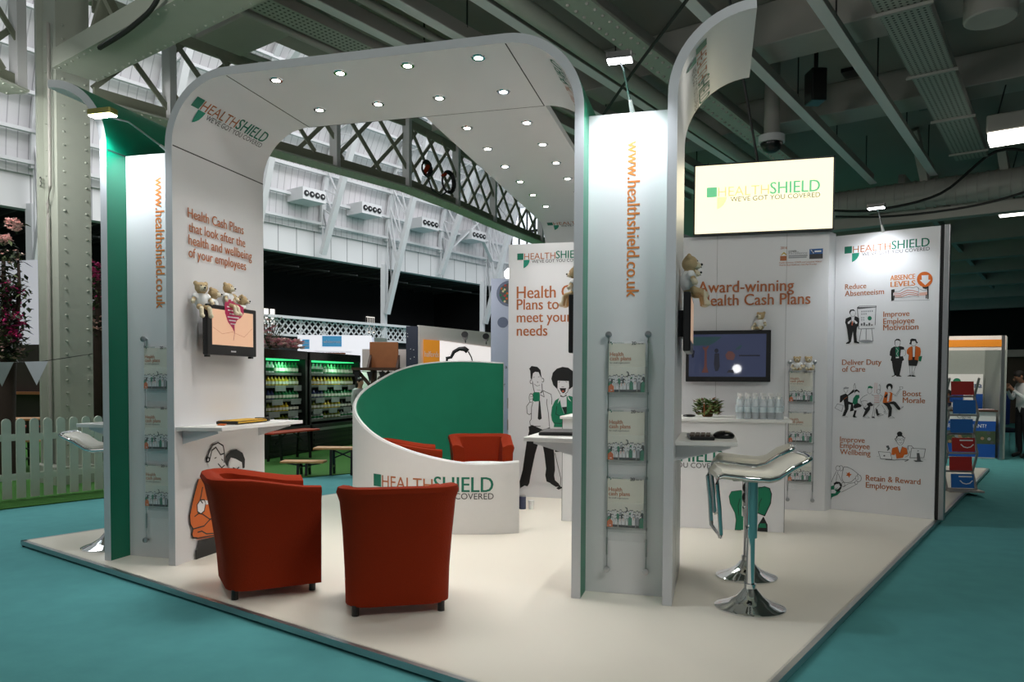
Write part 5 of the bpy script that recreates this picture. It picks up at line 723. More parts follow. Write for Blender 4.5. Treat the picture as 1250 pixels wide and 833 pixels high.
# --- sign columns -----------------------------------------------------------
def sign_column(name, label, x0, x1, txt_x, pane_y=4.76):
    t = thing(name, label, 'sign column', ((x0+x1)/2, pane_y, PL))
    m = MB(); m.bx(x0, x1, pane_y, pane_y+.035, PL, 3.06); m.build('sign_panel', PANEL, t)
    m = MB(); m.bx(x0, x1, 5.63, 5.66, PL, 3.06); m.build('rear_panel', PANEL, t)
    m = MB(); mp = lambda a, b, k=0.: Vector((txt_x+b, pane_y-k, 2.885-a))
    put_text(m, mp, 'www.healthshield.co.uk', 0, 0, .965, .066, 0, 1, .002); m.build('lettering', TXT_O, t)
    return t
colL = sign_column('sign_column', 'tall white web address column with green curled side, left of the arch', XL-.50, XL, -4.03)
colR = sign_column('sign_column', 'tall white web address column with curled top, right of the arch', XR, -.293, -.545)
def fin(col, xa, xb, cx, cz, ro, side, mo, mi_):
    """upright panel whose top curls outward; side -1 curls left, +1 right. inner face faces the sign panel"""
    th = xb-xa
    if side < 0: f1 = [(xb, PL)]+arcpts(cx, cz, xb-cx, 0, 90); f2 = [(xa, PL)]+arcpts(cx, cz, xa-cx, 0, 90)
    else: f1 = [(xa, PL)]+arcpts(cx, cz, cx-xa, 180, 92); f2 = [(xb, PL)]+arcpts(cx, cz, cx-xb, 180, 92)
    m = shell(f1, f2, FY0, FY1 if side < 0 else 5.6); return m.build('curled_fin', [mo, mi_, EDGE], col, smooth=True)
fin(colL, -4.35, -4.293, -4.81, 3.09, .5, -1, GREEN, PANEL)
fin(colR, -.293, -.236, .215, 3.075, .5, 1, GREEN, PANEL)
m = MB(); m.bx(-4.2935, -4.2915, FY0+.01, 4.76, 3.056, 3.064); m.build('panel_seam', SEAM, colL)
logo(colR, arc_map(.215, 3.075, .451, 4.64, pi, 1), 0, .86*.451, .95)
# faint outline drawing on the right face of the right column
m = MB(); mp = plane_map((-.236, 4.6, 0), (0, 1, 0))
for pts in ([(.75, .95), (.62, .8), (.70, .55), (.55, .4)], [(.15, .85), (.3, .7), (.2, .5), (.35, .3), (.25, .15)], [(.9, .7), (.8, .5), (.88, .3)], [(.45, .9), (.5, .6), (.42, .35)]): put_line(m, mp, pts, .012, 0, .0015)
m.build('line_drawing', INK['D'], colR)
# --- steel-rod leaflet racks and the leaflets in them -------------------------
LP = None
def leaflet(label, x, y, z, wd=.226, ht=.305):
    global LP
    if LP is None:
        LP = thing('leaflet', label, 'leaflet', (x, y, z), 0, 'white leaflets in the rod racks')
        m = MB(); m.bx(x-wd/2, x+wd/2, y, y+.012, z, z+ht); m.build('booklet', mat('leaflet_paper', srgb(222, 220, 208), .5, noise=.02), LP)
        mp = plane_map((x-wd/2, y, z), (1, 0, 0)); s = wd/500.
        def P(px, py): return ((px-45)*s, (775-py)*s)
        m = MB()
        put_text(m, mp, 'Health', *P(62, 272), 185*s, 42*s, 0, 1, .001); put_text(m, mp, 'cash plans', *P(62, 332), 292*s, 42*s, 0, 1, .001)
        put_text(m, mp, 'for small organisations', *P(62, 374), 275*s, 12*s, 1, 0, .001)
        put_text(m, mp, 'HEALTHSHIELD', *P(105, 98), 150*s, 18*s, 2, 0, .001); put_poly(m, mp, [P(66, 74), P(84, 74), P(84, 92), P(66, 92)], 2, .001); put_poly(m, mp, [P(84, 93), P(100, 93), P(94, 112), P(84, 120)], 2, .001)
        put_text(m, mp, '20', *P(358, 118), 62*s, 44*s, 1, 2, .001); put_text(m, mp, 'Year on', *P(430, 110), 90*s, 24*s, 1, 1, .001)
        m.build('lettering', [TXT_R, TXT_K, TXT_G], LP)
        m = MB(); rn = random.Random(5)
        kk = [.0010]
        def pp(pts, c): kk[0] += .00006; put_poly(m, mp, [P(*q) for q in pts], c, kk[0])
        def head(px, py, hair): pp(disc(px, py-4, 15, 10, 17), 0 if hair else 4); pp(disc(px, py+3, 11, 10, 13), 1)
        for i in range(15):
            px = 62+33*i+rn.uniform(-6, 6); py = 545+rn.uniform(-8, 22)
            pp([(px-19, 700), (px-20, py+34), (px-8, py+18), (px+8, py+18), (px+20, py+34), (px+19, 700)], rn.choice([0, 1, 1, 2, 4])); head(px, py, rn.random() < .7)
        for i in range(10):
            px = 72+49*i+rn.uniform(-7, 7); py = 600+rn.uniform(-12, 22); c = rn.choice([1, 1, 1, 0, 2, 1, 4])
            pp([(px-26, 770), (px-27, py+46), (px-10, py+20), (px+10, py+20), (px+27, py+46), (px+26, 770)], 0); pp([(px-22, 735), (px-23, py+48), (px-9, py+24), (px+9, py+24), (px+23, py+48), (px+22, 735)], c)
            if c == 1: pp([(px-4, py+26), (px+4, py+26), (px+2, py+70), (px-2, py+70)], rn.choice([0, 2, 3]))
            head(px, py, rn.random() < .75)
        pp([(45, 770), (48, 690), (85, 655), (122, 690), (125, 770)], 3); pp([(76, 752), (100, 752), (100, 738), (76, 738)], 1)
        pp([(488, 770), (496, 650), (520, 620), (544, 640), (544, 770)], 2)
        put_line(m, mp, [P(300, 560), P(322, 530), P(318, 500), P(300, 490)], .006, 0, .0045)
        m.build('crowd_picture', [INK['K'], INK['W'], INK['G'], INK['O'], INK['S']], LP); return LP
    return copy_tree(LP, label, (x, y, z))
def rod_rack(label, x, y, kz, kb, zs, place, dx=.122):
    t = thing('leaflet_rack', label, 'leaflet rack', (x, y, kb))
    for sx in (-dx, dx):
        m = MB(); m.tube([(x+sx, y-.02, kb), (x+sx, y-.02, kz)], .0028, 6); m.build('rod', ALU, t)
        for z in (kz, kb):
            m = MB(); m.lathe([(.004, .0), (.02, .004), (.021, .016), (.015, .022), (.008, .045)], (x+sx, y-.046, z), 14, 0, Matrix.Rotation(-pi/2, 3, 'X')); m.build('knob', ALU, t, smooth=True)
        m = MB(); m.cyl((x+sx, y-.02, kb+.09), (x+sx, y-.02, kb+.2), .006, n=8); m.build('tensioner', ALU, t)
    for z in zs:
        m = MB(); m.bx(x-dx+.004, x+dx-.004, y-.012, y-.009, z-.09, z+.32); m.bx(x-dx+.004, x+dx-.004, y-.038, y-.036, z-.03, z+.16); m.bx(x-dx+.004, x+dx-.004, y-.038, y-.009, z-.012, z-.009)
        m.build('acrylic_pocket', ACRYL, t)
        for sx in (-dx, dx):
            for zz in (z-.005, z+.315): m = MB(); m.cyl((x+sx, y-.02, zz-.008), (x+sx, y-.02, zz+.008), .007, n=8); m.build('clamp', ALU, t)
    for z, nm in zip(zs, ('topmost', 'middle', 'lowest')): leaflet('%s white leaflet with a crowd drawing in the rack %s' % (nm, place), x-.008, y-.028, z)
rod_rack('rod leaflet rack on the right web address column', -.528, 4.76, 1.686, .208, (1.325, .90, .476), 'on the right web address column')
rod_rack('rod leaflet rack on the left web address column', -4.0, 4.76, 1.69, .182, (1.32, .87, .44), 'on the left web address column')
rod_rack('rod leaflet rack on the back wall under two bears', .867, 8.40, 1.60, .16, (1.19, .765, .355), 'on the back wall')
# --- walls of the stand ------------------------------------------------------
t = thing('back_wall', 'white back wall with a large rust award heading above the screen', 'display wall', (0, 8.45, PL))
m = MB(); m.bx(-1.295, 1.112, 8.40, 8.46, PL, 2.945); m.build('wall_panel', PANEL, t)
m = MB(); m.prism([(1.112, 8.40, PL), (1.196, 8.56, PL), (1.16, 8.60, PL), (1.08, 8.44, PL)], (0, 0, 2.895)); m.build('return_panel', PANEL, t)
m = MB()
for x in (-.68, .0, .70): m.bx(x-.0015, x+.0015, 8.3985, 8.402, PL, 2.945)
m.build('panel_seams', mat('grey_panel_joint', srgb(150, 150, 148), .6, noise=.05), t)
texts('bw', t)
m = MB(); mp = plane_map((.63, 8.40, 2.60), (1, 0, 0)); s = .42/850.   # award badges
def Bp(px, py): return ((px-180)*s, (540-py)*s+.0)
put_text(m, mp, '2016', *Bp(195, 172), 130*s, 44*s, 0, 1); put_text(m, mp, 'COVER', *Bp(357, 250), 158*s, 44*s, 1, 2)
put_text(m, mp, 'Excellence', *Bp(357, 298), 370*s, 34*s, 4, -1)
put_poly(m, mp, [Bp(190, 318), Bp(318, 318), Bp(316, 418), Bp(188, 418)], 0); put_poly(m, mp, [Bp(200, 300), Bp(262, 235), Bp(320, 285), Bp(312, 304), Bp(262, 270), Bp(215, 304)], 3)
for y0, x1 in ((325, 730), (360, 715)): put_poly(m, mp, [Bp(355, y0-13), Bp(x1, y0-13), Bp(x1, y0+12), Bp(355, y0+12)], 4)
put_text(m, mp, 'Health Insurance, COVER and Corporate Adviser', *Bp(175, 474), 840*s, 24*s, 0, 1); put_text(m, mp, 'Awards: Best Healthcare Cash Plan Provider', *Bp(175, 525), 745*s, 24*s, 0, 1)
put_poly(m, mp, [Bp(768, 195), Bp(1032, 190), Bp(1030, 400), Bp(768, 400)], 5, .001); put_poly(m, mp, [Bp(770, 300), Bp(1030, 298), Bp(1030, 400), Bp(770, 400)], 1, .0014)
put_poly(m, mp, [Bp(870, 230), Bp(1000, 228), Bp(1000, 262), Bp(870, 264)], 2, .0016); put_line(m, mp, [Bp(800, 215), Bp(850, 280)], 14*s, 2, .0016); put_line(m, mp, [Bp(850, 215), Bp(810, 280)], 14*s, 1, .0018)
m.build('award_badges', [TXT_R, TXT_K, TXT_W, mat('yellow_print', srgb(190, 160, 40), .5, noise=.02), INK['S'], mat('blue_print', srgb(24, 92, 160), .5, noise=.04)], t)
# right information panel
e1 = Vector(PLANES['rp'][1]); n1 = Vector((e1.y, -e1.x, 0)); P0 = Vector(PLANES['rp'][0])
t = thing('information_panel', 'white panel listing employee benefits with cartoon drawings', 'display panel', P0+e1*.48+Vector((0, 0, PL)))
m = MB(); m.prism([P0+Vector((0, 0, PL)), P0+e1*.962+Vector((0, 0, PL)), P0+e1*.962+Vector((0, 0, PL))-n1*.04, P0-n1*.04+Vector((0, 0, PL))], (0, 0, 2.868)); m.build('panel', PANEL, t)
m = MB(); q = P0+e1*.982-n1*.03; m.bar(q+Vector((0, 0, PL)), q+Vector((0, 0, 2.92)), .03, .08, up=n1); m.build('shadow_gap', BLACK, t)
m = MB(); q = P0+e1*1.02-n1*.03; m.bar(q+Vector((0, 0, PL)), q+Vector((0, 0, 2.925)), .05, .09, up=n1); m.build('edge_post', ALU, t, bevel=.006)
texts('rp', t); logo(t, plane_map(*PLANES['rp']), .088, 2.80, .783)
for nm in ('sleeper', 'presenter', 'office_pair', 'dancing_colleagues', 'desk_worker', 'trophy_winner'): art(nm, t, 'rp')
# middle wall
t = thing('partition_wall', 'white wall with rust heading and two tall cartoon people, one holding a green mug', 'display wall', (-1.8, 8.46, PL))
m = MB(); m.bx(-2.32, -1.30, 8.43, 8.49, PL, 2.955); m.build('wall_panel', PANEL, t)
m = MB()
for z in (1.13, .88): m.bx(-2.33, -2.315, 8.425, 8.47, z-.06, z+.06)
m.build('hinge_plates', ALU, t)
texts('mw', t); logo(t, plane_map(*PLANES['mw']), .1025, 2.85, .80); art('mug_drinker', t, 'mw'); art('afro_woman', t, 'mw')
# lightbox sign above the back wall
t = thing('lightbox_sign', 'glowing cream lightbox sign above the back wall', 'lightbox', (.44, 8.36, 2.95))
GLOW = mat('lit_cream_lightbox', srgb(255, 246, 208), .5, emit=1.0)
m = MB(); m.bx(-.24, 1.128, 8.30, 8.315, 2.955, 3.675); m.build('lit_face', GLOW, t)
m = MB(); m.bx(-.25, 1.138, 8.315, 8.44, 2.947, 3.685); m.bx(-.25, -.236, 8.296, 8.32, 2.947, 3.685); m.bx(1.124, 1.138, 8.296, 8.32, 2.947, 3.685); m.bx(-.25, 1.138, 8.296, 8.32, 3.671, 3.685); m.bx(-.25, 1.138, 8.296, 8.32, 2.947, 2.957); m.build('frame', DKMET, t)
LBT = [mat('lit_orange_lettering', srgb(238, 212, 150), .5, emit=.8), mat('lit_green_lettering', srgb(110, 200, 145), .5, emit=.75), mat('lit_pale_leaf', srgb(232, 240, 176), .5, emit=.85), mat('lit_olive_lettering', srgb(120, 116, 78), .5, emit=.5)]
lg = logo(t, plane_map((-2.3, 8.30, 0), (1, 0, 0)), 2.183, 3.44, 1.12)
for i_, q in enumerate(LBT): lg.data.materials[i_] = q
lamp('lightbox_spill', 'AREA', (.44, 8.27, 3.3), 7, (1, .87, .6), (.44, 4, 2.6), 1.3, .7)
# counter
t = thing('counter', 'white counter with green lettering below the wall screen', 'counter', (-.4, 7.3, PL))
m = MB(); m.bx(-1.41, .605, 7.09, 7.72, PL, 1.03); m.build('body', PANEL, t)
m = MB(); m.bx(-1.43, .66, 7.06, 7.80, 1.03, 1.058); m.build('worktop', WHITE, t, bevel=.004)
m = MB(); m.bx(.603, .6065, 7.088, 7.10, PL, 1.03); m.bx(-1.4115, -1.408, 7.088, 7.10, PL, 1.03); m.build('edge_lines', SEAM, t)
logo(t, plane_map(PLANES['ct'][0], (1, 0, 0)), .43, .755, 1.065); art('green_figure', t, 'ct')
# shelves bolted to the legs
def shelf(label, pts, z, brk):
    c = (sum(p[0] for p in pts)/len(pts), sum(p[1] for p in pts)/len(pts), z-.03)
    t = thing('wall_shelf', label, 'shelf', c)
    m = MB(); m.prism([(x, y, z-.028) for x, y in pts], (0, 0, .028)); m.build('board', WHITE, t, bevel=.004)
    for (x, y, dx) in brk:
        m = MB(); m.prism([(x, y, z-.03), (x+dx, y, z-.03), (x+dx, y, z-.045), (x, y, z-.13)], (0, .012, 0)); m.build('bracket', EDGE, t)
shelf('white bar shelf on the left arch leg with a black and yellow case', [(XL+TH, 4.585), (-3.40, 4.66), (-3.38, 5.72), (XL+TH, 5.70)], 1.05, [(XL+TH, 4.66, .3), (XL+TH, 5.6, .3)])
shelf('white bar shelf on the right arch leg with a laptop', [(XR-TH, 4.70), (-1.20, 4.74), (-1.20, 5.45), (XR-TH, 5.62)], 1.03, [(XR-TH, 4.8, -.3), (XR-TH, 5.5, -.3)])
shelf('white bar shelf on the right column beside the chrome stools', [(-.236, 4.72), (.135, 4.76), (.135, 5.50), (-.236, 5.56)], 1.03, [(-.236, 4.8, .33), (-.236, 5.45, .33)])
shelf('white bar shelf at the far left behind the green fin', [(-4.35, 4.66), (-4.72, 4.70), (-4.72, 5.5), (-4.35, 5.6)], 1.05, [(-4.35, 4.75, -.3), (-4.35, 5.45, -.3)])
# --- LED arm lights -------------------------------------------------------------
def arm_light(label, base, elbow, head, hdir, wd, power, shade, tgt, lit=True):
    t = thing('arm_light', label, 'arm light', base)
    b, e, h = Vector(base), Vector(elbow), Vector(head)
    m = MB(); m.cyl(b, b+(e-b).normalized()*.09, .017, .010, n=10); m.build('foot', WHITE, t, smooth=True)
    m = MB(); m.tube([b+(e-b)*.1, e, h], .0065, 8); m.build('arm', ALU, t)
    d = Vector(hdir).normalized(); s = d.cross(Vector((0, 0, 1))).normalized()
    m = MB(); m.bar(h-d*wd/2+Vector((0, 0, .022)), h+d*wd/2+Vector((0, 0, .022)), .085, .045); m.build('lamp_head', shade, t, bevel=.012)
    m = MB(); m.bar(h-d*(wd/2-.008)-Vector((0, 0, .003)), h+d*(wd/2-.008)-Vector((0, 0, .003)), .07, .006); m.build('led_strip', mat('lit_led_strip', (.95, .97, 1.0), .3, emit=22), t)
    o = lamp('arm_lamp', 'SPOT', h-Vector((0, 0, .03)), power, (.90, .95, 1.0), tgt, .05, None, R_(110), .9)
arm_light('lit LED arm light on top of the right web address column', (-.52, 4.775, 3.062), (-.55, 4.55, 3.24), (-.565, 4.47, 3.265), (1, 0, .0), .155, 52, mat('grey_lamp_casing', srgb(110, 110, 108), .45, .3, noise=.05), (-.53, 4.78, 2.2))
arm_light('brass-toned LED arm light on top of the left web address column', (-3.90, 4.775, 3.06), (-4.12, 4.60, 3.25), (-4.23, 4.48, 3.265), (1, .0, 0), .20, 52, mat('brass_lamp_casing', srgb(170, 164, 96), .35, .6, noise=.08), (-4.04, 4.78, 2.2))
q = P0+e1*.45
arm_light('LED arm light on top of the benefits information panel', tuple(q+Vector((0, 0, 2.92))), tuple(q+n1*.22+Vector((0, 0, 3.07))), tuple(q+n1*.34+Vector((0, 0, 3.09))), tuple(e1), .16, 34, MATS['grey_lamp_casing'], tuple(q+Vector((0, 0, 1.9))))
# --- screens ---------------------------------------------------------------------
SCRL = mat('lit_peach_screen', srgb(214, 172, 142), .3, emit=.42)
t = thing('wall_screen', 'small black television with a pink heart picture under the row of bears', 'television', (-3.62, 5.07, 1.57))
m = MB(); m.bx(-3.643, -3.60, 4.77, 5.385, 1.575, 1.95); m.build('case', BLACK, t, bevel=.008)
m = MB(); m.bx(-3.733, -3.643, 4.95, 5.2, 1.66, 1.86); m.build('wall_mount', DKMET, t)
m = MB(); m.bx(-3.601, -3.5975, 4.825, 5.335, 1.652, 1.918); m.build('screen', SCRL, t)
mp = plane_map((-3.5972, 4.825, 1.652), (0, 1, 0)); m = MB(); s = .51/375.
def Sp(px, py): return ((px-115)*s, (640-py)*s*.78)
put_poly(m, mp, [Sp(*q) for q in [(222, 345), (240, 312), (280, 305), (320, 330), (360, 335), (395, 350), (398, 395), (370, 430), (335, 450), (310, 490), (312, 545), (290, 510), (250, 470), (225, 410)]], 0)
for i, (a, b) in enumerate([(245, 355), (252, 355), (268, 345), (250, 355), (262, 325), (275, 320)]): [put_line(m, mp, [Sp(a+(b-a)*j/4, 362+i*24), Sp(a+(b-a)*(j+.8)/4, 362+i*24)], .009, 1, .0015) for j in range(4)]
put_line(m, mp, [Sp(312, 540), Sp(300, 600)], .004, 0); put_line(m, mp, [Sp(120, 520), Sp(200, 560), Sp(290, 540), Sp(400, 570), Sp(480, 500)], .002, 2)
m.build('heart_picture', [mat('lit_magenta_picture', srgb(158, 34, 76), .4, emit=.25), TXT_W, INK['T']], t)
m = MB(); mq = plane_map((-3.5995, 5.05, 1.602), (0, 1, 0)); [put_poly(m, mq, [(.009*i, 0), (.009*i+.006, 0), (.009*i+.006, .011), (.009*i, .011)], 0) for i in range(7)]; m.build('maker_mark', TXT_W, t)
m = MB()
for y in (4.80, 5.34): m.bx(-3.64, -3.61, y-.015, y+.015, 1.56, 1.576)
m.build('feet', BLACK, t)
def side_screen(label, x0, x1, y0, y1, z0, z1):
    t = thing('wall_screen', label, 'television', ((x0+x1)/2, (y0+y1)/2, z0))
    m = MB(); m.bx(min(x0, x1), max(x0, x1), y0, y1, z0, z1); m.build('case', BLACK, t, bevel=.008)
    sx = x1+(.002 if x1 > x0 else -.002)
    m = MB(); m.bx(min(x1, sx), max(x1, sx), y0+.05, y1-.05, z0+.07, z1-.03); m.build('screen', SCRL, t)
    m = MB(); xw = x0-(.036 if x1 > x0 else -.030); m.bx(min(x0, xw), max(x0, xw), (y0+y1)/2-.12, (y0+y1)/2+.12, z0+.1, z1-.1); m.build('wall_mount', DKMET, t)
side_screen('black television seen edge-on on the right column face', -.20, -.155, 4.82, 5.42, 1.585, 1.955)
side_screen('black television seen edge-on on the inside of the right arch leg', XR-TH-.030, XR-TH-.07, 4.78, 5.38, 1.575, 1.95)
t = thing('wall_screen', 'large dark wall television on the back wall', 'television', (.12, 8.37, 1.39))
m = MB(); m.bx(-.312, .552, 8.315, 8.365, 1.392, 1.935); m.build('case', BLACK, t, bevel=.006)
m = MB(); m.bx(-.28, .505, 8.3125, 8.3165, 1.445, 1.895); m.build('screen', mat('dim_blue_screen', srgb(52, 58, 82), .03, emit=.55), t)
m = MB(); m.bx(-.05, .3, 8.365, 8.40, 1.5, 1.8); m.build('wall_mount', DKMET, t)
mp = plane_map((-.28, 8.3124, 1.445), (1, 0, 0)); m = MB(); s = .785/650.
def Sq(px, py): return ((px-60)*s, (490-py)*s)
put_poly(m, mp, [Sq(*q) for q in [(75, 140), (340, 140), (280, 190), (230, 215), (75, 215)]], 3, .0004)
put_poly(m, mp, [Sq(*q) for q in [(180, 225), (200, 235), (225, 215), (232, 222), (212, 260), (215, 400), (230, 455), (170, 455), (192, 400), (195, 265), (175, 232)]], 0)
put_poly(m, mp, [Sq(*q) for q in disc(295, 262, 18, 12, 20)], 1); put_poly(m, mp, [Sq(*q) for q in [(280, 285), (318, 285), (325, 400), (310, 440), (285, 440), (275, 380)]], 1)
put_poly(m, mp, [Sq(*q) for q in [(370, 300), (395, 265), (430, 270), (455, 300), (440, 345), (385, 340)]], 0); put_poly(m, mp, [Sq(*q) for q in [(450, 255), (490, 215), (512, 215), (490, 250)]], 3)
put_poly(m, mp, [Sq(*q) for q in [(385, 455), (400, 430), (440, 430), (445, 455)]], 1)
[put_line(m, mp, [Sq(490+19*j, 305), Sq(503+19*j, 305)], .014, 1) for j in range(9)]; put_poly(m, mp, [Sq(*q) for q in [(82, 260), (110, 260), (105, 320), (85, 320)]], 1)
m.build('cartoon_picture', [mat('dim_brown_picture', srgb(84, 50, 46), .2, emit=.5), mat('dim_navy_picture', srgb(24, 26, 40), .2, emit=.5), TXT_W, mat('dim_green_picture', srgb(38, 62, 66), .2, emit=.5)], t)
# --- curved seating pod ------------------------------------------------------------
PC, PR = (-2.38, 7.44), 1.26
prof = [(-55, .68), (-65, .655), (-78, .66), (-94, .72), (-110, .805), (-120, .865), (-133, .97), (-146, 1.07), (-158, 1.14), (-170, 1.235), (-189, 1.36), (-205, 1.495), (-220, 1.575), (-237.5, 1.612), (-252, 1.61), (-267, 1.59)]
def hz(a):
    for (a0, z0), (a1, z1) in zip(prof, prof[1:]):
        if a1 <= a <= a0: return z0+(z1-z0)*(a-a0)/(a1-a0)
    return prof[-1][1]
t = thing('seating_pod', 'round screen wall, white outside and green inside, with a sweeping slanted top', 'screen', (PC[0], PC[1], PL))
N = 72; TB = .045
def ring(r, z): return lambda a: Vector((PC[0]+r*cos(R_(a)), PC[1]+r*sin(R_(a)), z if z is not None else hz(a)))
angs = [-55-212*i/N for i in range(N+1)]
hs = [sum(hz(max(-267, min(-55, a+d))) for d in (-6, -3, 0, 3, 6))/5 for a in angs]
def skin(r, mi, m, zt=0., zb=PL):
    b = len(m.v)
    for a, h in zip(angs, hs):
        for k in range(5):
            z = zb+(h+zt-zb)*k/4; m.v.append(Vector((PC[0]+r*cos(R_(a)), PC[1]+r*sin(R_(a)), z)))
    for i in range(N):
        for k in range(4): m.f.append([b+i*5+k, b+(i+1)*5+k, b+(i+1)*5+k+1, b+i*5+k+1]); m.m.append(mi)
def cap_(r0, r1, m, mi=0):
    b = len(m.v)
    for a, h in zip(angs, hs):
        for r, z in ((r0, PL), (r0, h), (r1, h), (r1, PL)): m.v.append(Vector((PC[0]+r*cos(R_(a)), PC[1]+r*sin(R_(a)), z)))
    for i in range(N): m.f.append([b+i*4+1, b+(i+1)*4+1, b+(i+1)*4+2, b+i*4+2]); m.m.append(mi)
    for i in (0, N): m.f.append([b+i*4, b+i*4+1, b+i*4+2, b+i*4+3]); m.m.append(mi)
m = MB(); skin(PR, 0, m); cap_(PR-.02, PR, m); o1 = m.build('outer_skin', mat('white_stretch_fabric', srgb(228, 228, 226), .7, noise=.02), t, smooth=True)
m = MB(); skin(PR-TB, 0, m); cap_(PR-TB, PR-.02, m); m.build('inner_skin', PODGREEN, t, smooth=True)
m = MB(); m.tube([(PC[0]+(PR-.02)*cos(R_(a)), PC[1]+(PR-.02)*sin(R_(a)), h+.002) for a, h in zip(angs, hs)], .016, 6); m.build('top_rim', MATS['white_stretch_fabric'], t, smooth=True)
logo(t, lambda a, b, k=0.: Vector((PC[0]+(PR+k)*cos(R_(-121)+a/PR), PC[1]+(PR+k)*sin(R_(-121)+a/PR), b)), 0, .532, 1.22)
# --- tub armchairs ------------------------------------------------------------------
def tub_chair(label, loc, rz):
    """faces +Y locally"""
    t = thing('tub_chair', label, 'armchair', loc, rz, 'red tub armchairs')
    hw, hd, rc, bt = .30, .28, .13, .095          # half width, half depth, corner radius, wall thickness
    path = [(hw, hd, 1, 0)]
    path += [(hw, hd-(hd+hd-rc)*i/4, 1, 0) for i in (1, 2, 3, 4)]
    path += [(hw-rc+rc*cos(R_(a)), -hd+rc+rc*sin(R_(a)), cos(R_(a)), sin(R_(a))) for a in (-22, -45, -68)]
    path += [((hw-rc)*(1-2*i/4), -hd, 0, -1) for i in range(5)]
    path += [(-x, y, -nx, ny) for x, y, nx, ny in reversed(path[:8])]
    m = MB(); rows = []
    for x, y, nx, ny in path:
        s = max(0., min(1., (hd-y)/(2*hd)))                # 0 at the front, 1 at the back
        s2 = s*s*(3-2*s)
        zt = .675+.075*s2; fl = .012+.085*(max(0, -ny)**1.5)+.028*abs(nx)*s
        sec = [(0, .055), (.15*fl, .25), (.45*fl, .45), (.85*fl, zt-.09), (fl+.012, zt-.035), (fl+.004, zt-.008), (fl-.022, zt), (fl-bt*.6, zt-.004), (fl-bt-.012, zt-.03), (fl-bt-.02, zt-.08), (-bt-.005, .42), (-bt, .20)]
        rows.append([Vector((x+nx*o, y+ny*o, z)) for o, z in sec])
    k = len(rows[0]); b = 0
    m.v += [p for r in rows for p in r]
    for i in range(len(rows)-1):
        for j in range(k-1): m.f.append([i*k+j, (i+1)*k+j, (i+1)*k+j+1, i*k+j+1]); m.m.append(0)
    for i in (0, len(rows)-1): m.f.append([i*k+j for j in range(k)]); m.m.append(0)
    # underside
    m.f.append([i*k for i in range(len(rows))]); m.m.append(0)
    M_ = world_of(t); m.v = [M_ @ p for p in m.v]
    o = m.build('shell', RED, t, smooth=True)
    def part(mbf, name, mt, **kw):
        q = MB(); mbf(q); q.v = [M_ @ p for p in q.v]; return q.build(name, mt, t, **kw)
    part(lambda q: q.bx(-.205, .205, -.19, .285, .30, .44), 'seat_cushion', RED, bevel=.03)
    part(lambda q: q.bx(-.295, .295, .262, .278, .058, .30), 'front_panel', RED, bevel=.006)
    for sx in (-.245, .245):
        for sy in (-.235, .235): part(lambda q: q.cyl((sx, sy, 0), (sx, sy, .06), .021, n=12), 'leg', BLACK)
    return t
tub_chair('red tub armchair in front, at left by the left arch leg', (-2.815, 4.315, PL), R_(-47))
tub_chair('red tub armchair in front with its back to the camera', (-1.86, 4.21, PL), R_(28))
tub_chair('red tub armchair inside the round screen, at left showing its back', (-2.93, 6.98, PL), R_(-62))
tub_chair('red tub armchair inside the round screen, at right facing the camera', (-2.42, 7.72, PL), R_(202))
t = thing('coffee_table', 'low white table inside the round screen', 'table', (-2.15, 6.95, PL))
m = MB(); m.cyl((-2.15, 6.95, .56), (-2.15, 6.95, .585), .28, n=32); m.build('top', WHITE, t, smooth=True)
m = MB(); m.cyl((-2.15, 6.95, .07), (-2.15, 6.95, .56), .03, n=14); m.build('stem', CHROME, t, smooth=True)
m = MB(); m.lathe([(.2, 0), (.2, .012), (.05, .03)], (-2.15, 6.95, PL), 24); m.build('base', CHROME, t, smooth=True)
def papers(label, c, wd, dp, rz, mt, name='magazine', th=.006, cat='magazine'):
    m = MB(); m.box((c[0], c[1], c[2]+th/2), (wd, dp, th), rz); return tag(m.build(name, mt), label, cat)
PAP = mat('white_paper', srgb(232, 232, 230), .5, noise=.03, scale=40)
papers('open white magazine on the table inside the round screen', (-2.20, 6.86, .585), .28, .21, .4, PAP)
papers('second white magazine on the table inside the round screen', (-1.99, 7.03, .585), .17, .24, -.3, PAP)
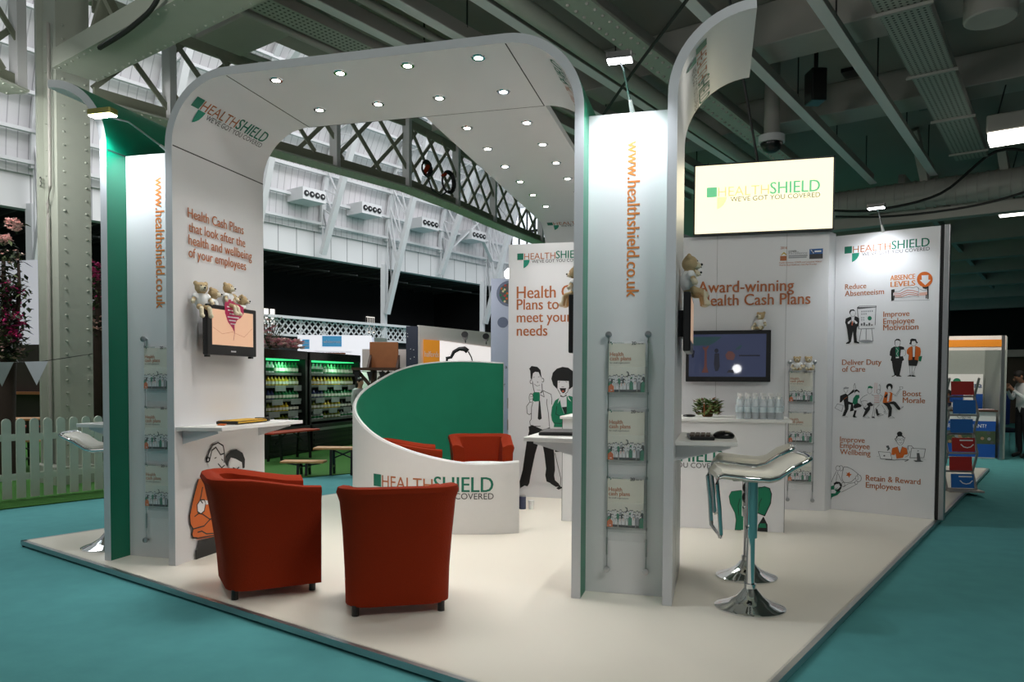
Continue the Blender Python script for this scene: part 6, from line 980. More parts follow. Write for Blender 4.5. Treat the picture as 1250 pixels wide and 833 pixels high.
# --- chrome bar stools ----------------------------------------------------------------
def stool(label, loc, rz, knob_side=1):
    """sitter faces -X locally; low back at +X"""
    t = thing('bar_stool', label, 'bar stool', loc, rz, 'chrome bar stools')
    M_ = world_of(t)
    def part(q, name, mt, **kw):
        q.v = [M_ @ p for p in q.v]; return q.build(name, mt, t, **kw)
    q = MB(); q.lathe([(.205, 0), (.205, .008), (.19, .016), (.13, .036), (.075, .07), (.045, .105), (.034, .118)], n=36); part(q, 'base', CHROME, smooth=True)
    q = MB(); q.cyl((0, 0, .118), (0, 0, .145), .036, n=20); part(q, 'collar', CHROME, smooth=True)
    q = MB(); q.cyl((0, 0, .14), (0, 0, .44), .024, n=20); part(q, 'lower_post', CHROME, smooth=True)
    q = MB(); q.cyl((0, 0, .42), (0, 0, .775), .036, n=24); part(q, 'upper_post', CHROME, smooth=True)
    q = MB(); q.bx(-.12, .1, -.08, .08, .765, .785); part(q, 'seat_plate', BLACK)
    prof2 = [(-.225, .80), (-.20, .815), (-.05, .80), (.06, .795), (.115, .81), (.19, .865), (.265, .905)]
    # seat pad: swept profile with width
    q = MB(); w_ = .185; n = len(prof2)
    for i, (x, z) in enumerate(prof2):
        ww = w_*(.93 if i in (0, n-1) else 1); th = .026 if 0 < i < n-1 else .016
        q.v += [Vector((x, -ww, z-th)), Vector((x, -ww, z+th*.4)), Vector((x, -ww*.85, z+th)), Vector((x, ww*.85, z+th)), Vector((x, ww, z+th*.4)), Vector((x, ww, z-th))]
    for i in range(n-1):
        for k in range(6): q.f.append([i*6+k, (i+1)*6+k, (i+1)*6+(k+1) % 6, i*6+(k+1) % 6]); q.m.append(0)
    q.f.append(list(range(6))); q.m.append(0); q.f.append([(n-1)*6+k for k in range(6)]); q.m.append(0)
    part(q, 'seat_pad', SEATW, smooth=True)
    for sy in (-1, 1):
        q = MB(); y = sy*.197
        q.tube([(-.205, y, .47), (-.215, y, .62), (-.23, y, .76), (-.222, y, .80), (-.19, y, .812), (-.05, y, .795), (.06, y, .79), (.115, y, .805), (.19, y, .86), (.262, y, .90), (.285, y*.9, .912)], .0125, 10); part(q, 'side_tube', CHROME, smooth=True)
    q = MB(); q.tube([(.285, -.18, .912), (.298, -.12, .916), (.302, 0, .918), (.298, .12, .916), (.285, .18, .912)], .0125, 10); part(q, 'back_tube', CHROME, smooth=True)
    q = MB(); q.tube([(-.205, -.197, .475), (-.205, -.18, .455), (-.20, -.15, .45), (-.20, .15, .45), (-.205, .18, .455), (-.205, .197, .475)], .0125, 10); part(q, 'foot_rest', CHROME, smooth=True)
    q = MB(); q.cyl((.0, -.04*knob_side, .66), (-.0, -.13*knob_side, .64), .007, n=8); part(q, 'lever', CHROME)
    q = MB(); q.ell((-.0, -.15*knob_side, .635), (.03, .03, .038), 12, 8); part(q, 'lever_knob', BLACK, smooth=True)
    return t
stool('front chrome bar stool beside the right column shelf', (.215, 4.68, PL), R_(8), -1)
stool('rear chrome bar stool, the one further from the camera', (.222, 5.42, PL), R_(-4), 1)
stool('chrome bar stool at the far left half hidden by the green fin', (-4.66, 4.95, PL), R_(208), 1)
# ================================================================== TEDDY BEARS
FUR = mat('tan_plush', srgb(190, 168, 130), .95, noise=.18, scale=160, bump=.5, spec=.1)
FURL = mat('cream_plush', srgb(222, 212, 186), .95, noise=.1, scale=160, bump=.4, spec=.1)
TEE = mat('white_tee_shirt', srgb(228, 230, 230), .85, noise=.05, scale=30)
def remesh(mb, name, vox, mats, parent, pick=None, smooth_it=4):
    o = mb.build(name, mats[0], None, loc=(0, 0, 0))
    r = o.modifiers.new('r', 'REMESH'); r.mode = 'VOXEL'; r.voxel_size = vox
    s = o.modifiers.new('s', 'SMOOTH'); s.iterations = smooth_it; s.factor = .5
    me = evalmesh(o); old = o.data; o.modifiers.clear(); o.data = me; bpy.data.meshes.remove(old); me.name = name
    me.materials.clear()
    for q in mats: me.materials.append(q)
    for p in me.polygons:
        p.use_smooth = True
        p.material_index = pick(p.center) if pick else 0
    o.parent = parent; o.location = (0, 0, 0); return o
def bear_proto(kind):
    """local: sits at the origin facing -Y, about .26 tall"""
    t = thing('teddy_bear', 'bear', 'teddy bear', (0, 0, 0), 0, 'teddy bears in white tee shirts')
    m = MB(); X = lambda s: Matrix.Rotation(s, 3, 'X')
    m.ell((0, .0, .075), (.052, .045, .075)); m.ell((0, -.008, .185), (.056, .050, .050)); m.ell((0, -.052, .172), (.027, .026, .021))
    for s in (-1, 1):
        m.ell((s*.044, .004, .222), (.022, .017, .021), 10, 7)
        m.cyl((s*.045, -.002, .125), (s*.080, -.025, .070), .019, .017, 10); m.ell((s*.082, -.028, .062), (.021, .021, .021), 10, 7)
        if kind == 'hang':
            m.cyl((s*.028, -.004, .03), (s*.034, -.006, -.075), .024, .020, 10); m.ell((s*.034, -.016, -.085), (.021, .028, .018), 10, 7)
        elif kind == 'dangle':
            m.cyl((s*.030, -.02, .022), (s*.036, -.085, .008), .024, .021, 10); m.cyl((s*.036, -.085, .008), (s*.038, -.095, -.05), .021, .018, 10); m.ell((s*.038, -.106, -.06), (.022, .030, .020), 10, 7)
        else:
            m.cyl((s*.032, -.02, .025), (s*.055, -.10, .022), .024, .020, 10); m.ell((s*.057, -.108, .028), (.021, .018, .028), 10, 7)
    def pick(c):
        if c.y < -.040 and .15 < c.z < .2 and abs(c.x) < .03: return 1
        if (abs(c.x) > .062 and c.z < .085 and c.y > -.06) or c.y < -.088: return 1
        return 0
    remesh(m, 'body', .0075, [FUR, FURL], t, pick)
    m = MB(); m.ell((0, -.0, .078), (.058, .052, .072))
    for s in (-1, 1): m.cyl((s*.040, -.001, .125), (s*.066, -.017, .092), .028, .026, 10)
    remesh(m, 'tee_shirt', .0075, [TEE], t)
    m = MB(); m.ell((0, -.079, .180), (.011, .008, .008), 10, 7); m.build('nose', INK['K'], None, True, loc=(0, 0, 0)).parent = t
    for s in (-1, 1):
        m = MB(); m.ell((s*.019, -.050, .199), (.006, .005, .006), 8, 6); m.build('eye', INK['K'], None, True, loc=(0, 0, 0)).parent = t
    m = MB(); m.tube([(-.012, -.075, .164), (0, -.078, .160), (.012, -.075, .164)], .002, 5); m.build('mouth', INK['K'], None, True, loc=(0, 0, 0)).parent = t
    return t
bA = bear_proto('dangle'); bB = bear_proto('sit'); bC = bear_proto('hang')
def bear(p, label, loc, rz, sc=1.):
    if not p.get('used'):
        o = p; p['used'] = 1; o.location = loc; o.rotation_euler = (0, 0, rz); o['label'] = label
    else: o = copy_tree(p, label, loc, rz)
    if 'used' in o.keys() and o is not p: del o['used']
    o.scale = (sc, sc, sc); return o
xb = -3.685
bear(bA, 'leftmost teddy bear on the small television, legs hanging at its side', (xb+.03, 4.775, 1.905), R_(62), .86)
bear(bC, 'second teddy bear from the left on the small television', (xb, 4.95, 1.885), R_(112), .84)
bear(bA, 'middle teddy bear on the small television with legs over the screen', (xb+.05, 5.06, 1.945), R_(100), .80)
bear(bC, 'fourth teddy bear from the left on the small television', (xb, 5.185, 1.885), R_(112), .78)
bear(bC, 'rightmost teddy bear on the small television', (xb, 5.31, 1.875), R_(135), .82)
bear(bA, 'large teddy bear hanging over the television on the right column', (-.178, 5.0, 1.957), R_(100), 1.05)
bear(bB, 'smaller teddy bear behind the large one on the right column television', (-.178, 5.26, 1.957), R_(80), .95)
bear(bA, 'teddy bear peeping past the edge of the right arch leg', (XR-TH-.05, 4.95, 1.951), R_(-100), .85)
bear(bB, 'teddy bear lying on top of the dark wall television', (.45, 8.345, 1.936), R_(-35), .80)
bear(bB, 'left teddy bear of the pair on the back wall leaflet rack', (.815, 8.355, 1.512), R_(-6), .62)
bear(bB, 'right teddy bear of the pair on the back wall leaflet rack', (.925, 8.355, 1.512), R_(6), .62)
for o_ in (bA, bB, bC):
    if 'used' in o_.keys(): del o_['used']
# ================================================================== THINGS ON SHELVES AND COUNTER
t = thing('carry_case', 'long black and yellow case on the left arch leg shelf', 'case', (-3.56, 5.15, 1.05))
m = MB(); m.box((-3.58, 5.16, 1.064), (.18, .44, .024), R_(4)); m.build('body', mat('black_nylon', srgb(40, 38, 30), .7, noise=.2, scale=60), t, bevel=.006)
m = MB(); m.box((-3.491, 5.166, 1.066), (.006, .42, .010), R_(4)); m.box((-3.58, 5.16, 1.0775), (.17, .40, .003), R_(4)); m.build('yellow_piping', mat('yellow_piping', srgb(206, 160, 30), .6, noise=.05), t)
m = MB(); m.box((-3.56, 5.40, 1.07), (.12, .04, .03), R_(4)); m.build('handle', BLACK, t, bevel=.006)
papers('white leaflet with red print on the left arch leg shelf', (-3.60, 4.80, 1.05), .15, .21, .3, PAP, 'paper_sheet', .003, 'paper')
m = MB(); m.box((-3.55, 4.865, 1.056), (.05, .11, .006), .5); tag(m.build('red_card', INK['O']), 'small red printed card on the left arch leg shelf', 'card')
t = thing('laptop', 'closed black laptop on the right arch leg shelf', 'laptop', (-1.0, 5.1, 1.03))
m = MB(); m.box((-1.02, 5.08, 1.040), (.26, .36, .016), R_(5)); m.build('base', BLACK, t, bevel=.004)
m = MB(); m.box((-1.02, 5.08, 1.052), (.255, .355, .007), R_(5)); m.build('lid', mat('dark_grey_plastic', srgb(46, 46, 48), .35, noise=.05), t, bevel=.002)
t = thing('keyboard', 'black keyboard lying on the right column shelf', 'keyboard', (-.06, 4.95, 1.03))
m = MB(); m.box((-.09, 4.98, 1.042), (.15, .30, .024), R_(6)); m.build('body', BLACK, t, bevel=.006)
m = MB()
for i in range(4):
    for j in range(10):
        c = Vector((-.14+.033*i, 4.855+.027*j, 1.058)); m.box(c, (.026, .021, .008))
m.build('keys', mat('dark_brown_keys', srgb(70, 52, 44), .5, noise=.2, scale=80), t)
t = thing('computer_mouse', 'black rounded mouse on the end of the right column shelf', 'mouse', (.06, 5.05, 1.03))
m = MB(); m.ell((.055, 5.06, 1.046), (.068, .06, .034), 18, 10); m.build('body', BLACK, t, smooth=True)
m = MB(); m.box((.055, 5.0, 1.074), (.012, .02, .012)); m.build('wheel', DKMET, t)
# greenery on the counter
t = thing('potted_herbs', 'leafy green and brown herb bundle on the counter', 'plant', (-.07, 7.36, 1.058))
rn = random.Random(3); m = MB(); m2 = MB()
def leafq(mm, c, d, L, w, up=Vector((0, 0, 1)), mi=0):
    d = d.normalized(); s = d.cross(up); s = s.normalized() if s.length > 1e-3 else Vector((1, 0, 0)); n = s.cross(d)
    mm.add([c, c+d*L*.45+s*w+n*w*.25, c+d*L, c+d*L*.45-s*w+n*w*.25, c+d*L*.5-n*w*.15], [(0, 1, 4), (1, 2, 4), (2, 3, 4), (3, 0, 4)], mi)
for i in range(320):
    a = rn.uniform(0, 2*pi); r = rn.uniform(.05, .115); z = 1.075+rn.uniform(0, .19)*(1-.35*r/.115)
    d = Vector((cos(a), sin(a)*.8, rn.uniform(-.2, .9))); leafq(m, Vector((-.07+r*cos(a), 7.36+r*sin(a)*.8, z)), d, rn.uniform(.035, .06), rn.uniform(.014, .026), mi=rn.choice([0, 0, 1, 1, 2]))
m.build('foliage', [mat('mid_green_leaf', srgb(66, 92, 40), .6, noise=.3, scale=40), mat('pale_green_leaf', srgb(146, 168, 104), .6, noise=.3, scale=40), mat('brown_leaf', srgb(120, 78, 48), .6, noise=.3, scale=40)], t)['kind'] = 'stuff'
m = MB(); m.box((-.07, 7.36, 1.11), (.10, .09, .10)); m.build('basket', mat('brown_basket', srgb(96, 72, 44), .8, noise=.3, scale=50), t, bevel=.02)
m = MB(); m.cyl((-.10, 7.27, 1.06), (-.10, 7.26, 1.19), .005, n=8); m.build('stick', WOOD, t)
papers('white papers spread on the counter in front of the herbs', (-.10, 7.18, 1.0585), .34, .16, .1, PAP, 'paper_sheet', .004, 'paper')
papers('white leaflet at the left on the counter', (-.30, 7.16, 1.058), .21, .15, -.2, PAP, 'paper_sheet', .004, 'paper')
m = MB(); m.ell((-.235, 7.24, 1.075), (.06, .05, .014), 14, 8); tag(m.build('computer_mouse', BLACK, smooth=True), 'flat black mouse lying on the counter by the papers', 'mouse')
# water bottles
CLEARB = mat('clear_bottle_plastic', srgb(226, 234, 238), .1, noise=.05, scale=60, alpha=.38, spec=.7)
wb = None
def bottle(x, y, z, label):
    global wb
    if wb is None:
        wb = thing('water_bottle', label, 'bottle', (x, y, z), 0, 'clear water bottles on the counter')
        m = MB(); m.lathe([(.030, 0), (.032, .008), (.030, .03), (.032, .05), (.032, .12), (.028, .145), (.016, .172), (.014, .186)], (x, y, z), 14); m.build('bottle_body', CLEARB, wb, smooth=True)
        m = MB(); m.cyl((x, y, z+.182), (x, y, z+.207), .0165, n=12); m.build('cap', PAP, wb)
        m = MB(); m.lathe([(.0325, .062), (.0328, .063), (.0328, .108), (.0325, .109)], (x, y, z), 14); m.build('paper_label', mat('pale_blue_label', srgb(206, 220, 226), .5, noise=.08, scale=50), wb); return wb
    return copy_tree(wb, label, (x, y, z))
for r in range(3):
    for i in range(6):
        o = bottle(.212+.0675*i+(.017*(r == 1)), 7.13+.07*r, 1.058, 'clear water bottle, %s from the left in the %s row on the counter' % (ORD[i], ('front', 'middle', 'rear')[r]))
        if r: o.scale = (1, 1, 1.07+.03*r)
# small pots on the floor by the partition
t = thing('paint_can', 'small dark blue tin on the floor by the partition wall', 'tin', (-1.936, 7.63, PL))
m = MB(); m.cyl((-1.936, 7.63, PL), (-1.936, 7.63, PL+.13), .036, n=18); m.build('body', mat('navy_tin', srgb(60, 66, 92), .4, .2, noise=.2, scale=40), t, smooth=True)
m = MB(); m.cyl((-1.936, 7.63, PL+.13), (-1.936, 7.63, PL+.14), .034, n=18); m.build('lid', ALU, t)
m = MB(); m.lathe([(.026, 0), (.032, .09), (.034, .092), (.03, .09)], (-1.845, 7.64, PL), 18); tag(m.build('paper_cup', PAP, smooth=True), 'small white cup on the floor beside the blue tin', 'cup')
# ================================================================== PEOPLE
SKIN = mat('light_skin', srgb(206, 160, 134), .6, noise=.05); SKIN2 = mat('tan_skin', srgb(150, 106, 82), .6, noise=.05)
HAIRK = mat('dark_hair', srgb(24, 20, 18), .7, noise=.2); HAIRB = mat('brown_hair', srgb(70, 50, 38), .7, noise=.2)
def person(label, loc, rz, J, cloth, hair, skin=SKIN, height=1.72, hairlong=False, bald=False):
    """J: overrides of joint positions (local, facing -Y, heights for 1.72 m). cloth: dict of part->material"""
    t = thing('person', label, 'person', loc, rz)
    P = dict(pelvis=(0, 0, .95), waist=(0, 0, 1.10), chest=(0, 0, 1.32), neck=(0, .01, 1.46), headb=(0, -.005, 1.53), headm=(0, -.02, 1.61), headt=(0, -.01, 1.68),
             shl=(-.17, .01, 1.40), ell_=(-.22, .03, 1.13), wrl=(-.22, -.08, .90), hnl=(-.22, -.11, .83), shr=(.17, .01, 1.40), elr=(.22, .03, 1.13), wrr=(.22, -.08, .90), hnr=(.22, -.11, .83),
             hpl=(-.09, 0, .90), knl=(-.10, -.02, .50), anl=(-.10, .02, .09), tol=(-.11, -.14, .035), hpr=(.09, 0, .90), knr=(.10, -.02, .50), anr=(.10, .02, .09), tor=(.11, -.14, .035))
    P.update(J); K_ = list(P); ix = {k: i for i, k in enumerate(K_)}
    E = [('pelvis', 'waist', 'top'), ('waist', 'chest', 'top'), ('chest', 'neck', 'top'), ('neck', 'headb', 'skin'), ('headb', 'headm', 'skin'), ('headm', 'headt', 'skin')]
    for s in 'lr':
        el = 'ell_' if s == 'l' else 'elr'
        E += [('chest', 'sh'+s, 'top'), ('sh'+s, el, 'top'), (el, 'wr'+s, 'top'), ('wr'+s, 'hn'+s, 'skin'), ('pelvis', 'hp'+s, 'bot'), ('hp'+s, 'kn'+s, 'bot'), ('kn'+s, 'an'+s, 'bot'), ('an'+s, 'to'+s, 'shoe')]
    rad = dict(pelvis=(.15, .11), waist=(.135, .10), chest=(.155, .11), neck=(.052, .055), headb=(.062, .07), headm=(.078, .095), headt=(.06, .07), sh=(.068, .065), el=(.042, .042), wr=(.03, .028), hn=(.036, .02), hp=(.095, .095), kn=(.062, .062), an=(.046, .046), to=(.042, .03))
    def rr(k): return rad.get(k) or rad[k[:2]]
    vs = [Vector(P[k]) for k in K_]; me = bpy.data.meshes.new('body')
    vs2 = list(vs); E2 = []; R2 = [rr(k) for k in K_]; tg = []
    for a, b, c in E: E2.append((ix[a], ix[b])); tg.append(c)
    # five fingers on each hand
    for s in 'lr':
        hn = vs[ix['hn'+s]]; wr = vs[ix['wr'+s]]; d = (hn-wr).normalized(); sd = d.cross(Vector((1, 0, 0)) if abs(d.x) < .8 else Vector((0, 0, 1))).normalized()
        for q in range(5):
            o_ = (q-1.5)*.018 if q < 4 else -.045; L = (.06, .072, .068, .055, .03)[q]
            b0 = len(vs2); vs2.append(hn+sd*o_+d*.02*(q < 4)); R2.append((.010, .010)); vs2.append(hn+sd*(o_*1.1)+d*(.02+L)*(1 if q < 4 else .8)); R2.append((.008, .008))
            E2 += [(ix['hn'+s], b0), (b0, b0+1)]; tg += ['skin', 'skin']
    me.from_pydata(vs2, E2, []); o = bpy.data.objects.new('body', me); COL.objects.link(o)
    md = o.modifiers.new('skin', 'SKIN'); md.use_smooth_shade = True
    for i, v in enumerate(me.skin_vertices[0].data): v.radius = R2[i]; v.use_root = (i == 0)
    sb = o.modifiers.new('sub', 'SUBSURF'); sb.levels = 1; sb.render_levels = 1
    m2 = evalmesh(o); o.modifiers.clear(); o.data = m2; bpy.data.meshes.remove(me); m2.name = 'body'
    mats = [cloth['top'], cloth['bot'], cloth.get('shoe', BLACK), skin]; ci = {'top': 0, 'bot': 1, 'shoe': 2, 'skin': 3}
    m2.materials.clear()
    for q in mats: m2.materials.append(q)
    for p in m2.polygons:
        best = 9; p.use_smooth = True
        for (a, b), c in zip(E2, tg):
            A, B = vs2[a], vs2[b]; ab = B-A; tt = max(0, min(1, (p.center-A).dot(ab)/max(1e-9, ab.length_squared))); d = (p.center-A-ab*tt).length
            if d < best: best = d; p.material_index = ci[c]
    o.parent = t; sc = height/1.72; t.scale = (sc, sc, sc)
    # head details
    hm = Vector(P['headm']); hb = Vector(P['headb']); upd = (Vector(P['headt'])-hb).normalized(); fd = (Vector((0, -1, 0))-upd*(-upd.y)).normalized(); sd = upd.cross(fd)
    T = Matrix((sd, fd, upd)).transposed()
    def L(x, f, z): return hm+sd*x+fd*f+upd*z
    m = MB(); m.ell(L(0, .098, -.015), (.014, .018, .024), 8, 6, 0, T)
    for s in (-1, 1): m.ell(L(s*.08, -.01, -.005), (.012, .022, .03), 8, 6, 0, T)
    q = m.build('nose_and_ears', skin, None, True, loc=(0, 0, 0)); q.parent = t
    m = MB()
    for s in (-1, 1): m.ell(L(s*.03, .085, .02), (.011, .008, .007), 8, 6, 0, T)
    m.ell(L(0, .085, -.055), (.022, .007, .005), 8, 6, 0, T); q = m.build('eyes_and_mouth', mat('dark_features', srgb(60, 36, 32), .5, noise=.05), None, True, loc=(0, 0, 0)); q.parent = t
    m = MB(); m.ell(L(0, -.03, .035 if not bald else -.0), (.088, .092, .075), 14, 9, 0, T)
    if hairlong: m.ell(L(0, -.06, -.04), (.085, .06, .12), 12, 8, 0, T)
    q = m.build('hair', hair, None, True, loc=(0, 0, 0)); q.parent = t
    return t
SUIT = mat('grey_suit_cloth', srgb(58, 60, 66), .9, noise=.1, scale=40); DARKC = mat('black_cloth', srgb(22, 22, 26), .9, noise=.1, scale=40); SHIRT = mat('white_shirt_cloth', srgb(214, 216, 218), .85, noise=.05, scale=30); NAVY = mat('navy_cloth', srgb(30, 38, 58), .9, noise=.1)
p0 = person('person in a grey jacket with a lanyard standing behind the iron column', (-8.22, 9.06, .012), R_(40), dict(), dict(top=SUIT, bot=DARKC), HAIRB, SKIN, 1.70, bald=True)
m = MB(); m.tube([(-.07, -.095, 1.42), (-.03, -.125, 1.2), (0, -.13, 1.1), (.03, -.125, 1.2), (.07, -.095, 1.42)], .008, 6); q = m.build('lanyard', NAVY, None, loc=(0, 0, 0)); q.parent = p0
m = MB(); m.prism([(-.05, -.112, 1.40), (.05, -.112, 1.40), (.0, -.125, 1.16)], (0, -.006, 0)); q = m.build('shirt_front', SHIRT, None, loc=(0, 0, 0)); q.parent = p0
SIT = dict(pelvis=(0, 0, .50), waist=(0, -.02, .66), chest=(0, -.03, .86), neck=(0, -.03, 1.0), headb=(0, -.05, 1.07), headm=(0, -.07, 1.15), headt=(0, -.06, 1.22), shl=(-.17, -.02, .95), shr=(.17, -.02, .95), ell_=(-.21, -.13, .72), elr=(.21, -.13, .72),
           wrl=(-.10, -.36, .80), hnl=(-.06, -.43, .82), wrr=(.12, -.36, .80), hnr=(.08, -.43, .82), hpl=(-.09, -.03, .48), hpr=(.09, -.03, .48), knl=(-.12, -.46, .50), knr=(.12, -.46, .50), anl=(-.12, -.42, .09), anr=(.12, -.42, .09), tol=(-.12, -.58, .035), tor=(.12, -.58, .035))
person('bearded person in dark clothes sitting by the orange planter', (-12.15, 11.75, .012), R_(60), SIT, dict(top=NAVY, bot=DARKC), HAIRK, SKIN, 1.72)
person('person in white shirt and dark trousers looking down at a phone, far right', (5.50, 15.9, 0), R_(-72), dict(headb=(0, -.08, 1.50), headm=(0, -.13, 1.56), headt=(0, -.15, 1.63), neck=(0, -.03, 1.45), chest=(0, -.01, 1.30), ell_=(-.20, -.10, 1.12), wrl=(-.08, -.28, 1.30), hnl=(-.05, -.32, 1.36), elr=(.20, -.10, 1.12), wrr=(.08, -.28, 1.30), hnr=(.05, -.32, 1.36)), dict(top=SHIRT, bot=DARKC), HAIRK, SKIN2, 1.66, True)
person('person with dark hair sitting behind the blue and white booth desk', (4.40, 16.62, 0), R_(-10), SIT, dict(top=NAVY, bot=DARKC), HAIRK, SKIN2, 1.72)
person('person in a white shirt with a lanyard at the far right edge', (5.72, 14.9, 0), R_(-100), dict(elr=(.24, -.16, 1.12), wrr=(.18, -.34, 1.22), hnr=(.14, -.40, 1.26)), dict(top=SHIRT, bot=DARKC), HAIRB, SKIN, 1.74)
person('person in a suit seen between the brown hut and the round screen', (-6.50, 13.98, .012), R_(30), dict(), dict(top=SUIT, bot=DARKC), HAIRB, SKIN, 1.46)
person('dark-haired person in white at left of the brown hut', (-6.90, 13.85, .012), R_(70), dict(), dict(top=SHIRT, bot=DARKC), HAIRK, SKIN, 1.42, True)
# ================================================================== GARDEN AREA, LEFT
t = thing('picket_fence', 'white wooden picket fence with rounded tops at the left', 'fence', H(4.2, 9.58, .012))
fr = lambda u, v, z: H(u, v, z)
for z in (.27, .72):
    m = MB(); m.bar(H(.5, 9.605, z), H(6.7, 9.605, z), .02, .075); m.build('rail', FENCEW, t)
k = 0; u = .55
while u < 6.7:
    m = MB(); w_ = .046
    pts = [H(u-w_, 9.58, .03), H(u+w_, 9.58, .03), H(u+w_, 9.58, .89)]+[H(u+w_*cos(R_(a)), 9.58, .89+w_*sin(R_(a))) for a in (30, 60, 90, 120, 150)]+[H(u-w_, 9.58, .89)]
    m.prism(pts, H(0, .02, 0)); m.build('picket', FENCEW, t); u += .142
# blossom tree
t = thing('blossom_tree', 'artificial tree with dark trunk and pink blossom at the left edge', 'tree', (-9.0, 8.3, .012))
m = MB(); rn = random.Random(11)
m.tube([(-9.3, 8.05, 0), (-9.3, 8.05, .8), (-9.3, 8.1, 1.5), (-9.2, 8.1, 2.1)], [.20, .15, .13, .10], 12)
BR = [[(-9.28, 8.1, 1.55), (-9.1, 8.1, 2.1), (-8.98, 8.05, 2.6), (-9.0, 8.05, 3.1)], [(-9.25, 8.1, 1.8), (-9.3, 8.1, 2.4), (-9.3, 8.1, 3.0)], [(-9.25, 8.1, 2.0), (-9.6, 8.0, 2.5), (-9.9, 7.9, 2.8)], [(-9.28, 8.1, 1.7), (-9.5, 7.8, 2.0), (-9.7, 7.7, 2.2)]]
for b in BR: m.tube(b, [.05, .035, .022, .012][:len(b)], 8)
m.build('trunk', mat('dark_bark', srgb(46, 34, 26), .9, noise=.3, scale=12, bump=.6), t, smooth=True)
m = MB(); f = MB()
def spray(c, R, nl, nf, cols):
    for i in range(int(nl*1.6)):
        d = Vector((rn.gauss(0, 1), rn.gauss(0, 1), rn.gauss(0, .8))); d.normalize(); p = Vector(c)+d*R*rn.uniform(.2, 1)
        leafq(m, p, Vector((rn.gauss(0, 1), rn.gauss(0, 1), rn.gauss(-.2, .6))), rn.uniform(.08, .15), rn.uniform(.02, .035), mi=rn.choice([0, 0, 1]))
    for i in range(nf):
        d = Vector((rn.gauss(0, 1), rn.gauss(0, 1), rn.gauss(0, .8))); d.normalize(); p = Vector(c)+d*R*rn.uniform(.5, 1)*.8
        for q in range(5):
            a = q*2*pi/5+rn.random(); leafq(f, p, Vector((cos(a), sin(a)*.6-.4, rn.uniform(-.2, .7))), .042, .02, mi=rn.choice(cols))
for c, R, nl, nf, cols in [((-9.4, 8.1, 2.7), .34, 150, 16, [0]), ((-9.05, 8.0, 2.55), .24, 90, 14, [0]), ((-9.25, 8.05, 2.33), .28, 110, 90, [0, 2]), ((-9.0, 7.95, 2.12), .2, 70, 80, [0, 0, 2]), ((-9.35, 8.0, 1.9), .18, 60, 60, [1, 1]), ((-9.6, 8.1, 2.5), .2, 60, 40, [0, 2]), ((-9.1, 8.0, 1.75), .2, 70, 24, [1]), ((-8.92, 7.9, 1.92), .12, 40, 44, [0, 2]),
                           ((-9.0, 8.0, 3.42), .12, 6, 70, [1, 1]), ((-9.2, 8.05, 3.24), .09, 6, 44, [1, 1]), ((-9.4, 8.1, 3.26), .09, 4, 30, [1]), ((-9.05, 8.0, 3.0), .2, 40, 6, [1]), ((-9.85, 8.0, 2.5), .35, 110, 50, [0, 1]), ((-9.8, 7.9, 2.0), .3, 90, 40, [0, 2])]:
    spray(c, R, nl, nf, cols)
m.build('leaves', [mat('dark_green_leaf', srgb(36, 48, 28), .6, noise=.3, scale=20), mat('olive_leaf', srgb(70, 82, 48), .6, noise=.3, scale=20)], t)['kind'] = 'stuff'
f.build('blossom', [mat('magenta_petal', srgb(222, 84, 154), .6, noise=.2, scale=20), mat('pale_pink_petal', srgb(246, 200, 196), .6, noise=.2, scale=20), mat('crimson_petal', srgb(178, 44, 108), .6, noise=.2, scale=20)], t)['kind'] = 'stuff'
t = thing('blossom_tree', 'artificial blossom tree seen between the iron column and the green fin', 'tree', (-10.1, 10.5, .012)); m = MB(); f = MB()
m.tube([(-10.15, 10.55, 0), (-10.1, 10.5, 1.4), (-10.0, 10.45, 2.2), (-9.95, 10.4, 3.0)], [.16, .12, .07, .03], 10); m.build('trunk', MATS['dark_bark'], t, smooth=True); m = MB()
for c, R, nl, nf, cols in [((-10.0, 10.4, 3.15), .3, 60, 110, [0, 2]), ((-10.1, 10.4, 2.75), .3, 90, 30, [0]), ((-10.0, 10.45, 2.3), .25, 60, 50, [1, 1]), ((-10.4, 10.5, 2.9), .3, 80, 40, [0, 1])]:
    spray(c, R, nl, nf, cols)
m.build('leaves', [MATS['dark_green_leaf'], MATS['olive_leaf']], t)['kind'] = 'stuff'
f.build('blossom', [MATS['magenta_petal'], MATS['pale_pink_petal'], MATS['crimson_petal']], t)['kind'] = 'stuff'
t = thing('bunting', 'string of grey pennant flags by the tree', 'bunting', (-8.5, 7.6, 1.4))
m = MB(); m.tube([(-9.1, 7.1, 1.62), (-8.7, 7.4, 1.58), (-8.35, 7.75, 1.60), (-8.0, 8.25, 1.72)], .006, 6); m.build('cord', CABLE, t)
for (x, y, z, mt) in [(-8.62, 7.46, 1.585, mat('grey_pennant', srgb(120, 132, 134), .8, noise=.05)), (-8.36, 7.72, 1.60, mat('pale_pennant', srgb(180, 186, 196), .8, noise=.05))]:
    m = MB(); m.prism([(x-.09, y-.09, z), (x+.09, y+.09, z+.01), (x, y, z-.30)], (.003, -.003, 0)); m.build('pennant', mt, t)
t = thing('feather_flag', 'yellow rounded feather flag at the left edge', 'flag', (-8.55, 6.95, .012))
m = MB(); m.cyl((-8.6, 6.9, .012), (-8.6, 6.9, 1.75), .012, n=8); m.build('pole', ALU, t)
pts = [(0, .75), (.10, .80), (.155, 1.0), (.165, 1.25), (.14, 1.5), (.09, 1.65), (0, 1.72)]
m = MB(); m.prism([(-8.60+.7*x, 6.9+.5*x, z) for x, z in pts], (.004, -.006, 0)); m.build('flag_cloth', mat('yellow_cloth', srgb(232, 214, 30), .8, noise=.05), t)
t = thing('gazebo_post', 'white upright banner post behind the blossom tree', 'post', (-10.2, 9.6, .012))
